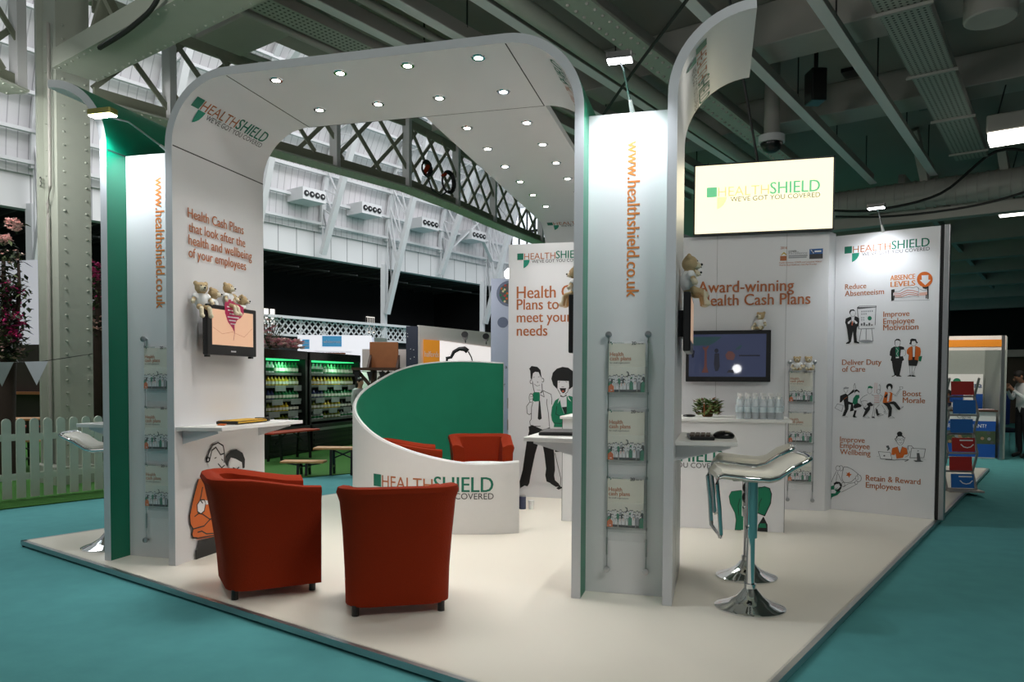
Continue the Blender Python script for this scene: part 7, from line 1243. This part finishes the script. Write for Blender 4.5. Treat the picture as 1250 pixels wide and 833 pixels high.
m = MB(); m.box((-10.25, 9.75, 1.1), (.16, .08, 2.2), .4); m.build('post', HALLW, t, bevel=.01)
m = MB(); m.box((-10.08, 9.82, 1.1), (.05, .06, 2.2), .4); m.build('pole', ALU, t, bevel=.01)
t = thing('marquee', 'white lit marquee panel high behind the blossom tree', 'marquee', (-12.4, 10.6, .012))
m = MB(); m.bx(-14.0, -11.32, 10.6, 10.66, 1.98, 3.45); m.build('valance', mat('white_marquee_cloth', srgb(226, 226, 238), .7, emit=.25), t)
for x in (-13.9, -11.36):
    m = MB(); m.cyl((x, 10.63, .012), (x, 10.63, 2.0), .03, n=10); m.build('pole', ALU, t)
t = thing('exhibition_stand', 'dark wooden stall wall behind the iron column at the left', 'exhibition stand', (-13.0, 14.5, .012))
m = MB(); m.bx(-17.5, -10.4, 14.5, 14.6, .012, 3.1); m.build('rear_wall', mat('dark_stall_boards', srgb(58, 50, 44), .8, noise=.3, scale=3), t)
for x in (-15, -12.4, -10.5):
    m = MB(); m.bx(x-.05, x+.05, 14.3, 14.4, .012, 3.1); m.build('timber_post', DKWOOD, t)
m = MB(); m.bx(-17.5, -10.4, 14.2, 14.5, 1.0, 1.06); m.build('counter_top', WOOD, t)
t = thing('planter', 'orange planter box with a white notice and clipped green plants', 'planter', (-11.0, 11.0, .012))
m = MB(); m.box((-11.1, 11.0, .55), (.5, .5, 1.08), .35); m.build('box', mat('orange_paint', srgb(206, 78, 26), .5, noise=.08), t, bevel=.02)
m = MB(); m.box((-10.98, 10.78, .88), (.32, .012, .34), .5); m.build('notice', PAP, t)
m = MB()
for i in range(220):
    leafq(m, Vector((-11.1+rn.uniform(-.28, .28), 11.0+rn.uniform(-.28, .28), 1.08+rn.uniform(0, .12))), Vector((rn.gauss(0, 1), rn.gauss(0, 1), .8)), .1, .03, mi=0)
m.build('foliage', MATS['mid_green_leaf'], t)['kind'] = 'stuff'
def trestle(label, name, c, L, W, hgt, rz, cat, top=None):
    t = thing(name, label, cat, c, rz, 'wooden beer garden furniture'); M_ = world_of(t)
    def part(q, nm, mt, **kw): q.v = [M_ @ p for p in q.v]; return q.build(nm, mt, t, **kw)
    q = MB(); q.box((0, 0, hgt-.015), (L, W, .03)); part(q, 'plank_top', top or WOOD, bevel=.006)
    for s in (-1, 1):
        q = MB(); x = s*(L/2-.25)
        q.bar((x, -W*.4, 0), (x, -W*.3, hgt-.03), .035, .035, up=(1, 0, 0)); q.bar((x, W*.4, 0), (x, W*.3, hgt-.03), .035, .035, up=(1, 0, 0)); q.bar((x, -W*.35, .12), (x, W*.35, .12), .03, .03); q.bar((x-s*.02, 0, hgt*.6), (x-s*.3, 0, hgt-.04), .02, .02)
        part(q, 'leg_frame', BLACK)
    return t
ORW = mat('varnished_pine', srgb(204, 150, 96), .45, noise=.1, scale=8)
trestle('long wooden beer table by the orange planter', 'beer_table', (-11.0, 8.95, .012), 2.0, .5, .76, R_(30), 'table', ORW)
trestle('low wooden bench in front of the beer table at the left', 'beer_bench', (-10.2, 8.8, .012), 1.4, .26, .46, R_(30), 'bench', ORW)
trestle('red topped bench beside the trunk of the blossom tree', 'beer_bench', (-11.7, 9.9, .012), 1.4, .28, .56, R_(60), 'bench', mat('red_bench_paint', srgb(190, 60, 36), .5, noise=.05))
trestle('longer wooden bench beside the round screen in front of the fridges', 'beer_bench', (-5.22, 9.93, .012), .80, .26, .40, R_(15), 'bench', ORW)
trestle('low small wooden bench left of the longer bench by the round screen', 'beer_bench', (-5.72, 9.70, .012), .62, .24, .21, R_(15), 'bench', ORW)
trestle('red bench glimpsed under the left arch leg shelf', 'beer_bench', (-7.05, 11.5, .012), 1.3, .34, .50, R_(85), 'bench', MATS['red_bench_paint'])
# ================================================================== DRINKS FRIDGES
FX = -7.5
GLN = mat('lit_green_fridge_light', srgb(60, 220, 130), .4, emit=1.6)
BOT = {k: mat(k+'_bottle_glass', c, .2, noise=.15, scale=60) for k, c in dict(green=srgb(28, 120, 66), yellow=srgb(196, 172, 40), dark=srgb(40, 46, 40), white=srgb(214, 220, 220), olive=srgb(120, 128, 44), blue=srgb(50, 60, 100)).items()}
_bp = {}
def drink(kind, c, hgt, r, label, group):
    if (kind, hgt) not in _bp:
        m = MB(); m.lathe([(r, 0), (r, hgt*.62), (r*.45, hgt*.82), (r*.4, hgt)], c, 8); m.lathe([(r*1.03, hgt*.18), (r*1.03, hgt*.48)], c, 8, 1)
        o = m.build('drink_bottle', [BOT[kind], MATS['leaflet_paper'] if kind != 'white' else BOT['green']], None, True, loc=c); _bp[(kind, hgt)] = o; return tag(o, label, 'bottle', group)
    o = _bp[(kind, hgt)].copy(); COL.objects.link(o); o.location = c; return tag(o, label, 'bottle', group)
for fi, (y0, y1, side) in enumerate([(11.42, 12.86, 'left'), (12.94, 15.08, 'right')]):
    t = thing('drinks_fridge', 'tall open black drinks fridge, the %s one of the two' % side, 'fridge', (FX-.35, (y0+y1)/2, .012))
    m = MB(); m.bx(FX-.75, FX-.70, y0, y1, .012, 1.91); m.build('back_panel', DKMET, t)
    for y in (y0, y1-.07):
        m = MB(); m.bx(FX-.72, FX, y, y+.07, .012, 1.91); m.build('side_panel', BLACK, t)
    m = MB(); m.bx(FX-.72, FX+.01, y0, y1, 1.76, 1.92); m.build('canopy', mat('black_gloss', srgb(26, 28, 26), .25, noise=.1), t, bevel=.01)
    m = MB(); m.bx(FX-.6, FX-.12, y0+.08, y1-.08, 1.745, 1.758); m.build('canopy_light', GLN, t)
    lamp('fridge_lamp', 'AREA', (FX-.25, (y0+y1)/2, 1.73), 9, (.55, 1.0, .7), (FX-.4, (y0+y1)/2, .5), .25, y1-y0-.3)
    m = MB(); m.bx(FX-.72, FX+.06, y0, y1, .012, .52); m.build('plinth', BLACK, t, bevel=.01)
    for z in (.10, .20, .30, .40):
        m = MB(); m.bx(FX+.06, FX+.072, y0+.05, y1-.05, z, z+.05); m.build('grille_slat', ALU if z > .35 else DKMET, t)
    SH = [.60, .80, 1.02, 1.27, 1.50]
    for z in SH:
        m = MB(); m.bx(FX-.70, FX-.10, y0+.07, y1-.07, z-.02, z); m.build('shelf', DKMET, t)
        m = MB(); m.bx(FX-.10, FX-.085, y0+.07, y1-.07, z-.035, z+.012); m.build('price_strip', mat('grey_price_strip', srgb(96, 100, 96), .5, noise=.3, scale=12), t)
    kinds = [('white', 'olive', 'snack'), ('olive', 'yellow', 'dark'), ('blue', 'green', 'green'), ('yellow', 'yellow', 'olive'), ('white', 'green', 'green')]
    nb = 11 if fi == 0 else 14
    for si, z in enumerate(SH):
        hgt = (.13, .16, .17, .17, .20)[si]
        for i in range(nb):
            y = y0+.14+(y1-y0-.28)*i/(nb-1); ks = kinds[si]; kd = ks[min(2, int(3*i/nb))]
            if kd == 'snack': kd = 'white'
            drink(kd, (FX-.16, y, z+.002), hgt, .045, 'small %s drink in the row on the %s shelf of the %s fridge' % (kd, ('lowest', 'second lowest', 'middle', 'second highest', 'top')[si], side), 'drinks on the %s shelf of the %s fridge' % (('lowest', 'second lowest', 'middle', 'second highest', 'top')[si], side))
    for si, z in enumerate(SH[1:4]):
        for i in range(2 if fi == 0 else 3):
            y = y0+.45+.62*i+.1*si; m = MB(); m.box((FX-.083, y, z-.045), (.006, .34, .10)); m.build('price_card', mat('grey_card', srgb(140, 142, 142), .6, noise=.25, scale=9), t)
t = thing('flower_bunch', 'bunch of pink and white roses on top of the left fridge', 'flowers', (-7.7, 12.3, 1.92)); f = MB(); m = MB()
for i in range(120):
    p = Vector((-7.66+rn.uniform(-.2, .16), 12.35+rn.uniform(-.42, .42), 1.95+rn.uniform(0, .16)))
    for q in range(6):
        a = q*pi/3; leafq(f, p, Vector((cos(a), sin(a), rn.uniform(.1, .8))), .08, .04, mi=i % 3)
for i in range(60):
    leafq(m, Vector((-7.75+rn.uniform(-.15, .15), 11.9+rn.uniform(-.4, .5), 1.95+rn.uniform(0, .55))), Vector((rn.gauss(0, 1), rn.gauss(0, 1), .5)), .12, .02)
for i in range(20):
    p = Vector((-7.75+rn.uniform(-.15, .15), 11.85+rn.uniform(-.35, .35), 2.1+rn.uniform(0, .35)))
    for q in range(6):
        a = q*pi/3; leafq(f, p, Vector((cos(a), sin(a), rn.uniform(.1, .8))), .08, .04, mi=i % 3)
for i in range(10):
    y = 11.6+.1*i; m.tube([(-7.75, 12.0, 1.92), (-7.75, y, 2.4)], .008, 5)
f.build('blossom', [MATS['pale_pink_petal'], mat('rose_petal', srgb(250, 176, 192), .6, noise=.2), mat('white_petal', srgb(232, 214, 212), .6, noise=.1)], t)['kind'] = 'stuff'
m.build('leaves', MATS['olive_leaf'], t)['kind'] = 'stuff'
# ================================================================== STANDS BEYOND THE GARDEN (facing the camera)
fwd = Vector((-.26, .9656, 0)); rgt = Vector((.9656, .26, 0))
def F(lat, dist, z): return fwd*dist+rgt*lat+Vector((0, 0, z))
def board(name, label, cat, lat0, lat1, dist, z0, z1, th, mt, turn=0.):
    """upright exhibition board; lat = metres right of the view axis, turn swings its right end away"""
    t = thing(name, label, cat, F((lat0+lat1)/2, dist, z0)); a = F(lat0, dist, 0); b = F(lat1, dist+turn, 0); n = (b-a).cross(Vector((0, 0, 1))).normalized()
    m = MB(); m.prism([a+Vector((0, 0, z0)), b+Vector((0, 0, z0)), b-n*th+Vector((0, 0, z0)), a-n*th+Vector((0, 0, z0))], (0, 0, z1-z0)); m.build('board', mt, t)
    e = (b-a).normalized()
    return t, (lambda x, y, k=0.: a+e*x+Vector((0, 0, z0+y))+n*(k+.002)), (b-a).length
BRIGHTW = mat('backlit_white_fabric', srgb(236, 238, 246), .6, emit=.75)
SIGNB = mat('glowing_blue_sign', srgb(72, 152, 200), .5, emit=.5); PALEB = mat('pale_blue_lettering', srgb(200, 210, 222), .5, noise=.02)  # emission added to the blue so plates and lettering look brighter
# white dental stand with blue name plates
d = 19.0
t, mp, W_ = board('exhibition_stand', 'white lit dental insurance stand with blue name plates above the fridges', 'exhibition stand', -5.40, -3.55, d, .012, 2.50, .1, BRIGHTW)
m = MB(); W0 = W_
put_poly(m, mp, [(.62, 2.20), (1.11, 2.20), (1.11, 2.47), (.62, 2.47)], 0); put_poly(m, mp, [(.12, 2.14), (.30, 2.14), (.30, 2.38), (.12, 2.38)], 0); m.build('name_plates', SIGNB, t)
m = MB(); put_text(m, mp, 'whitecross', .65, 2.29, .43, .085, 0, 1, .004); put_text(m, mp, 'white', .14, 2.27, .14, .05, 0, 1, .004); put_text(m, mp, 'cross', .14, 2.19, .14, .05, 0, 1, .004)
put_text(m, mp, 'Dental insurance for your', .45, 2.05, .92, .07, 1, 0, .002); put_text(m, mp, 'people', .95, 1.89, .22, .07, 1, 0, .002); m.build('lettering', [TXT_W, PALEB], t)
t, mp, W_ = board('banner_panel', 'white side panel with blue upright lettering beside the dental stand', 'banner', -3.50, -3.26, d+.15, .012, 2.46, .08, mat('pale_white_panel', srgb(220, 222, 236), .6, noise=.02), .5)
m = MB(); put_text(m, lambda a, b, k=0.: mp(.2-b, 1.85+a, k), 'whitecross', 0, 0, .34, .07, 0, 1); m.build('lettering', SIGNB, t)
# wooden hut / bar top
def hut(label, lat0, lat1, dist, zb, z1, legs=True):
    t = thing('wooden_bar', label, 'wooden bar', F((lat0+lat1)/2, dist, .012))
    m = MB(); m.prism([F(lat0, dist, zb), F(lat1, dist, zb), F(lat1, dist, z1), F(lat0, dist, z1)], fwd*.06); m.build('back_board', WOOD, t, bevel=.01)
    m = MB(); m.prism([F(lat0-.28, dist-.35, zb-.05), F(lat1+.05, dist-.35, zb-.05), F(lat1+.05, dist+.2, zb-.05), F(lat0-.28, dist+.2, zb-.05)], (0, 0, .05)); m.build('bar_top', DKWOOD, t)
    for l in (lat0, lat1):
        m = MB(); m.prism([F(l, dist, zb), F(l, dist-.3, zb), F(l, dist, zb+.25)], rgt*.04); m.build('side_bracket', DKWOOD, t)
    if legs:
        for l in (lat0+.1, lat1):
            m = MB(); m.bar(F(l, dist-.1, .012), F(l, dist-.1, zb-.05), .09, .09, up=(1, 0, 0)); m.bar(F(l+.03, dist-.1, zb-.35), F(l+(.04 if l > lat0+.2 else .3), dist-.1, zb-.07), .06, .06); m.bar(F(l-.06, dist-.1, zb-.35), F(l-.3, dist-.1, zb-.07), .06, .06); m.build('timber_post', DKWOOD, t)
    return t
hut('brown wooden bar with raised back board in front of the navy wall', -2.76, -2.21, 14.6, 1.62, 2.12)
hut('brown wooden bar just showing above the right fridge', -4.95, -4.05, 18.3, 1.75, 2.04)
t, mp, W_ = board('exhibition_stand', 'pink-white board behind the brown wooden bar', 'exhibition stand', -3.10, -2.19, 15.6, .012, 2.02, .06, mat('pinkish_white_board', srgb(232, 222, 222), .6, noise=.02))
t = thing('bunting', 'black pennants hanging under the brown wooden bar', 'bunting', F(-2.4, 14.4, 1.4))
m = MB(); m.tube([F(-3.1, 14.3, 1.56), F(-2.4, 14.3, 1.52), F(-1.9, 14.3, 1.56)], .006, 6); m.build('cord', CABLE, t)
for l in (-2.95, -2.7, -2.47, -2.25):
    m = MB(); m.prism([F(l-.06, 14.3, 1.545), F(l+.06, 14.3, 1.545), F(l, 14.3, 1.33)], fwd*.004); m.build('pennant', BLACK, t)
m = MB(); m.prism([F(-2.33, 14.36, 1.28), F(-2.2, 14.36, 1.28), F(-2.2, 14.36, 1.46), F(-2.33, 14.36, 1.46)], fwd*.01); tag(m.build('yellow_notice', mat('yellow_card', srgb(226, 200, 40), .6, noise=.03)), 'small yellow notice behind the black pennants', 'notice')
# navy and orange stand
t, mp, W_ = board('exhibition_stand', 'navy end panel with white specks of the bicycle stand', 'exhibition stand', -2.04, -1.81, 14.5, .012, 2.42, .3, mat('navy_panel', srgb(38, 46, 66), .5, noise=.1))
m = MB(); 
for i in range(14): put_poly(m, mp, disc(rn.uniform(.02, .2), rn.uniform(1.3, 2.35), .008, 8), 0, .002)
m.build('white_specks', TXT_W, t)
t, mp, W_ = board('exhibition_stand', 'white wall of the bicycle stand with an orange sign and a bent tap picture', 'exhibition stand', -1.795, -.20, 14.5, .012, 2.44, .04, mat('white_stand_wall', srgb(226, 220, 216), .6, noise=.02), 2.6)
m = MB(); put_poly(m, mp, [(.10, 1.52), (.62, 1.52), (.62, 2.16), (.10, 2.16)], 0, .03); m.build('orange_sign', mat('lit_orange_sign', srgb(238, 152, 48), .5, emit=.3), t)
m = MB(); put_text(m, mp, 'halfords', .13, 1.83, .45, .085, 0, 1, .034); m.build('lettering', TXT_W, t)
m = MB(); put_poly(m, mp, [(.64, .6), (3.0, .6), (3.0, 2.08), (.64, 2.16)], 0, .02); m.build('lit_panel', mat('lit_white_panel', srgb(246, 238, 236), .6, emit=.75), t)
m = MB(); put_text(m, mp, 'SWISS', 1.25, 1.42, .42, .10, 0, 1, .024); put_text(m, mp, 'cycles', 2.15, 1.52, .35, .09, 0, 0, .024); m.build('dark_lettering', TXT_K, t)
t = thing('lamp_arm', 'dark bent reading lamp standing before the white stand wall', 'lamp', F(-1.22, 14.2, .012))
m = MB(); m.tube([F(-1.23, 14.2, .012), F(-1.23, 14.2, 1.78)], .022, 8); m.build('stem', DKMET, t)
m = MB(); m.tube([F(-1.25, 14.2, 1.80), F(-1.15, 14.2, 1.82), F(-1.10, 14.2, 1.92), F(-1.0, 14.2, 1.98), F(-.90, 14.2, 1.98), F(-.84, 14.2, 1.93)], [.03, .03, .035, .04, .05, .05], 10); m.build('arm', DKMET, t, smooth=True)
m = MB(); m.tube([F(-.83, 14.2, 1.93), F(-.77, 14.2, 1.82), F(-.75, 14.2, 1.74)], .012, 8); m.build('spout', DKMET, t, smooth=True)
for k, l in enumerate((-.95, -.55)):
    t = thing('clip_spotlight', 'small clip-on spotlight on the white stand wall, %s one' % ('left', 'right')[k], 'spotlight', F(l, 15.0+k*.6, 2.2))
    m = MB(); m.cyl(F(l, 15.2+k*.6, 2.24), F(l, 15.05+k*.6, 2.30), .05, .07, 12); m.build('head', DKMET, t)
    m = MB(); m.cyl(F(l, 15.3+k*.6, 2.15), F(l, 15.2+k*.6, 2.24), .012, n=8); m.build('stem', DKMET, t)
# hanging banner with a bowl picture
t, mp, W_ = board('hanging_banner', 'tall pale blue banner with a bowl of food picture beside the partition', 'banner', -.40, .05, 14.0, .012, 3.27, .06, mat('pale_blue_banner', srgb(190, 198, 222), .6, noise=.03))
m = MB(); put_poly(m, mp, disc(.34, 2.98, .24, 24), 0, .002); put_poly(m, mp, disc(.34, 2.98, .19, 24), 1, .003)
for i in range(40):
    a = rn.random()*6.28; r = .18*rn.random()**.5; put_poly(m, mp, disc(.34+r*cos(a), 2.98+r*sin(a), .022, 8), 2+i % 4, .004+.0001*i)
put_poly(m, mp, disc(.22, 2.45, .1, 20), 0, .002)
m.build('food_picture', [mat('slate_bowl', srgb(110, 120, 146), .5, noise=.05), INK['D'], mat('red_food', srgb(180, 60, 50), .5, noise=.1), INK['G'], mat('cream_food', srgb(220, 200, 160), .5, noise=.1), INK['O']], t)
m = MB()
for i, s_ in enumerate(['Win a', 'with', 'food', 'Enter', 'now']): put_text(m, mp, s_, .06, 1.60-.11*i, None, .07, 0, 0, .002)
m.build('lettering', TXT_K, t)
lamp('stand_lamp', 'AREA', F(-1.5, 12.8, 3.6), 25, (1, .96, .92), F(-1.2, 14.6, 1.6), .6, .3)
t = thing('flood_light', 'bright white floodlight beside the top of the partition wall', 'floodlight', F(-.05, 24, 0))
m = MB(); m.ell(F(-.05, 24, 4.75), (.22, .22, .2), 16, 10); m.build('lamp', mat('lit_flood_lamp', (1, 1, 1), .4, emit=12), t, smooth=True)
m = MB(); m.bar(F(-.05, 24.1, 0), F(-.05, 24.1, 4.62), .06, .06, up=(1, 0, 0)); m.build('mast', IRON2, t)
# ================================================================== RIGHT: brochure stand and blue booth
t = thing('brochure_stand', 'folding zigzag brochure stand at the rear of the platform', 'brochure stand', (3.0, 10.9, PL))
sa = Vector((2.80, 10.45, 0)); sb = sa+Vector((.98, .12, 0)).normalized()*.34; e = (sb-sa).normalized(); nn = Vector((e.y, -e.x, 0))
zz = [PL+.02, .28, .52, .75, .99, 1.22, 1.45]
GREYM = mat('light_grey_metal', srgb(164, 160, 156), .45, .4, noise=.05)
for i in range(6):
    f0, f1 = (.0, .12) if i % 2 == 0 else (.12, 0.)
    a, b = sa-nn*f0, sb-nn*f0; c, d_ = sb-nn*f1, sa-nn*f1
    m = MB()
    for p, q in ((a+Vector((0, 0, zz[i])), d_+Vector((0, 0, zz[i+1]))), (b+Vector((0, 0, zz[i])), c+Vector((0, 0, zz[i+1]))), (a+Vector((0, 0, zz[i])), b+Vector((0, 0, zz[i])))): m.bar(p, q, .022, .022)
    m.build('tray_frame', GREYM, t)
m = MB(); m.bar(sa+Vector((0, 0, PL+.01))-e*.03, sb+Vector((0, 0, PL+.01))+e*.03, .3, .02); m.build('base', GREYM, t)
m = MB(); m.tube([sa-e*.06+Vector((0, 0, PL+.01)), sa-e*.06+Vector((0, 0, .95)), sa-e*.04+Vector((0, 0, 1.05)), sa+e*.03+Vector((0, 0, 1.09))], .022, 8); m.build('side_handle', GREYM, t, smooth=True)
BLU = mat('blue_brochure', srgb(30, 106, 186), .45, noise=.08); REDB = mat('red_brochure', srgb(178, 40, 36), .45, noise=.08)
for i, (mt, nm) in enumerate([(BLU, 'blue brochure with a white smile in the lowest tray'), (REDB, 'red brochure in the second lowest tray of the zigzag stand'), (REDB, 'red brochure with a white smile in the third tray'), (BLU, 'blue brochure in the fourth tray of the zigzag stand'), (BLU, 'blue brochure in the fifth tray of the zigzag stand'), (REDB, 'red brochure in the top tray of the zigzag stand')]):
    tb = thing('brochure', nm, 'brochure', sa+e*.2+Vector((0, 0, zz[i]+.02)), 0, 'brochures in the zigzag stand')
    o0 = nn*.03-nn*.06*(i % 2); a = sa+e*.04+o0; b = sb-e*.04+o0
    m = MB(); m.prism([a+Vector((0, 0, zz[i]+.02)), b+Vector((0, 0, zz[i]+.02)), b+Vector((0, 0, zz[i]+.19))-nn*.02, a+Vector((0, 0, zz[i]+.19))-nn*.02], -nn*.015); m.build('cover', mt, tb)
    if i in (0, 2):
        m = MB(); z = zz[i]+.02; mpq = lambda x, y, k=0.: a+e*x+Vector((0, 0, z+y))+nn*(.003-.118*y)
        put_line(m, mpq, [(.10, .09), (.13, .06), (.17, .05), (.21, .06), (.24, .09)], .012, 0); [put_line(m, mpq, [(.09+.025*j, .14), (.108+.025*j, .14)], .016, 0) for j in range(6)]; m.build('smile_mark', TXT_W, tb)
bl = uz0 = Vector((4.30, 15.45, 0)); br_ = Vector((4.97, 15.40, 0)); be = (br_-bl).normalized(); bn = Vector((be.y, -be.x, 0))
t = thing('exhibition_booth', 'blue and white booth with an orange top band at the far right', 'exhibition booth', bl+be*.35)
bp = lambda x, y, z: bl+be*x-bn*y+Vector((0, 0, z))
m = MB(); m.prism([bp(-1.6, 1.35, .01), bp(.74, 1.35, .01), bp(.74, 1.35, 2.2), bp(-1.6, 1.35, 2.2)], -bn*.05); m.build('rear_wall', mat('grey_booth_wall', srgb(150, 156, 150), .6, noise=.04), t)
m = MB(); m.prism([bp(.70, .0, .01), bp(.70, 1.35, .01), bp(.70, 1.35, 2.22), bp(.70, 0, 2.22)], be*.04); m.build('side_wall', MATS['grey_booth_wall'], t)
m = MB(); m.bar(bp(.67, 0, 0), bp(.67, 0, 2.24), .05, .05, up=(1, 0, 0)); m.build('corner_post', ALU, t)
m = MB(); m.prism([bp(-1.6, -.01, 1.98), bp(.72, -.01, 1.98), bp(.72, -.01, 2.24), bp(-1.6, -.01, 2.24)], -bn*.04); m.build('fascia', mat('pale_fascia', srgb(206, 196, 190), .6, noise=.05), t)
m = MB(); m.prism([bp(-1.6, -.014, 2.04), bp(.70, -.014, 2.04), bp(.70, -.014, 2.17), bp(-1.6, -.014, 2.17)], bn*.004); m.build('orange_band', mat('orange_band', srgb(206, 124, 20), .5, noise=.05), t)
t2 = thing('banner_panel', 'white and blue logo panel on the rear wall of the far right booth', 'banner', bp(.3, 1.28, .7))
m = MB(); m.prism([bp(-.30, 1.28, 1.17), bp(.66, 1.28, 1.17), bp(.66, 1.28, 1.56), bp(-.30, 1.28, 1.56)], -bn*.02); m.build('white_band', PAP, t2)
m = MB(); m.prism([bp(-.30, 1.28, .70), bp(.66, 1.28, .70), bp(.66, 1.28, 1.17), bp(-.30, 1.28, 1.17)], -bn*.02); m.build('blue_band', mat('royal_blue_print', srgb(24, 84, 170), .5, noise=.05), t2)
mpb = lambda a, b, k=0.: bp(-.12+a, 1.28-.004-k, 1.17+b)
m = MB(); put_text(m, mpb, 'Cigna', .44, .12, .32, .13, 0, 1); put_poly(m, mpb, disc(.33, .24, .07, 14), 1, .002); put_poly(m, mpb, [(.315, .06), (.345, .06), (.338, .18), (.322, .18)], 0, .002); put_line(m, mpb, [(.27, .20), (.33, .15), (.39, .2)], .012, 0, .003); m.build('logo', [mat('navy_print', srgb(30, 60, 110), .5, noise=.02), INK['G']], t2)
t3 = thing('booth_desk', 'blue and white desk at the front of the far right booth', 'desk', bp(.0, .3, .01))
m = MB(); m.prism([bp(-1.3, .12, .01), bp(.62, .12, .01), bp(.62, .12, .86), bp(-1.3, .12, .86)], -bn*.5); m.build('body', PAP, t3)
m = MB(); m.prism([bp(-1.34, .08, .86), bp(.64, .08, .86), bp(.64, .66, .86), bp(-1.34, .66, .86)], (0, 0, .035)); m.build('desk_top', DKWOOD, t3)
mpd = lambda a, b, k=0.: bp(-1.3+a, .118-k, .01+b)
m = MB(); put_poly(m, mpd, [(0, .50), (1.92, .50), (1.92, .68), (0, .68)], 0); put_poly(m, mpd, [(0, .02), (1.92, .02), (1.92, .26), (0, .26)], 0); put_poly(m, mpd, [(0, .26), (1.92, .26), (1.92, .50), (0, .50)], 2, .001)
for i in range(60): put_poly(m, mpd, disc(rn.uniform(.05, 1.87), rn.uniform(.28, .47), .03, 8), 3+i % 3, .0015+.0001*i)
put_text(m, mpd, 'ARE YOU VIBRANT?', 1.05, .56, .72, .055, 1, 1, .004); put_text(m, mpd, 'Cigna', 1.30, .73, .22, .06, 4, 1, .003); m.build('front_print', [MATS['royal_blue_print'], TXT_W, mat('green_photo', srgb(72, 88, 62), .6, noise=.3, scale=8), mat('tan_photo', srgb(170, 130, 100), .6, noise=.2), INK['S'], INK['D']], t3)
for k, (x, y, z0, z1) in enumerate([(.22, .35, .895, 1.24), (.02, .3, .895, 1.02)]):
    m = MB(); c = bp(x, y, (z0+z1)/2); m.box(c, (.16, .03, z1-z0), .1); q = m.build('leaflet_holder', PAP); tag(q, ('taller', 'shorter')[k]+' white leaflet holder on the far right booth desk', 'leaflet holder')
m = MB(); m.box(bp(.45, .3, .90), (.3, .2, .012), .3); tag(m.build('magazine', mat('pinkish_paper', srgb(220, 190, 190), .5, noise=.1)), 'pale magazine lying on the far right booth desk', 'magazine')
t = thing('office_chair', 'dark blue upholstered chair at the right of the booth desk', 'chair', (5.5, 16.95, 0))
m = MB(); m.box((5.5, 16.95, .46), (.46, .44, .08), .2); m.build('seat', NAVY, t, bevel=.03)
m = MB(); m.box((5.48, 17.17, .86), (.46, .07, .62), .2); m.build('backrest', mat('blue_upholstery', srgb(28, 52, 120), .8, noise=.1), t, bevel=.03)
for sx in (-.19, .19):
    for sy in (-.17, .17):
        m = MB(); m.cyl((5.5+sx, 16.95+sy, 0), (5.5+sx*.9, 16.95+sy*.9, .44), .014, n=8); m.build('leg', CHROME, t)
# far dim stands under the gallery
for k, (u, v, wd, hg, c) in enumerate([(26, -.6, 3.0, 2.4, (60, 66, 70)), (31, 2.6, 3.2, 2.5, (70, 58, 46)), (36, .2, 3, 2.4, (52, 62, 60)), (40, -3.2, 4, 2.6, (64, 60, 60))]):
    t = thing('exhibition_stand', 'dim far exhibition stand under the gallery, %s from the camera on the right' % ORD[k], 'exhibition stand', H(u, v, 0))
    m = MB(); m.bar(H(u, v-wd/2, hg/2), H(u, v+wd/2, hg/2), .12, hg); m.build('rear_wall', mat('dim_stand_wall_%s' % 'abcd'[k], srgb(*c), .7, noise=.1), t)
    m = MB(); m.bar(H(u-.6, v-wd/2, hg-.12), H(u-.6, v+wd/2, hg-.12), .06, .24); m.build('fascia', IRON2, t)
    for s in (-1, 1):
        m = MB(); m.bar(H(u-.6, v+s*wd/2, 0), H(u-.6, v+s*wd/2, hg), .06, .06, up=(1, 0, 0)); m.build('post', ALU, t)
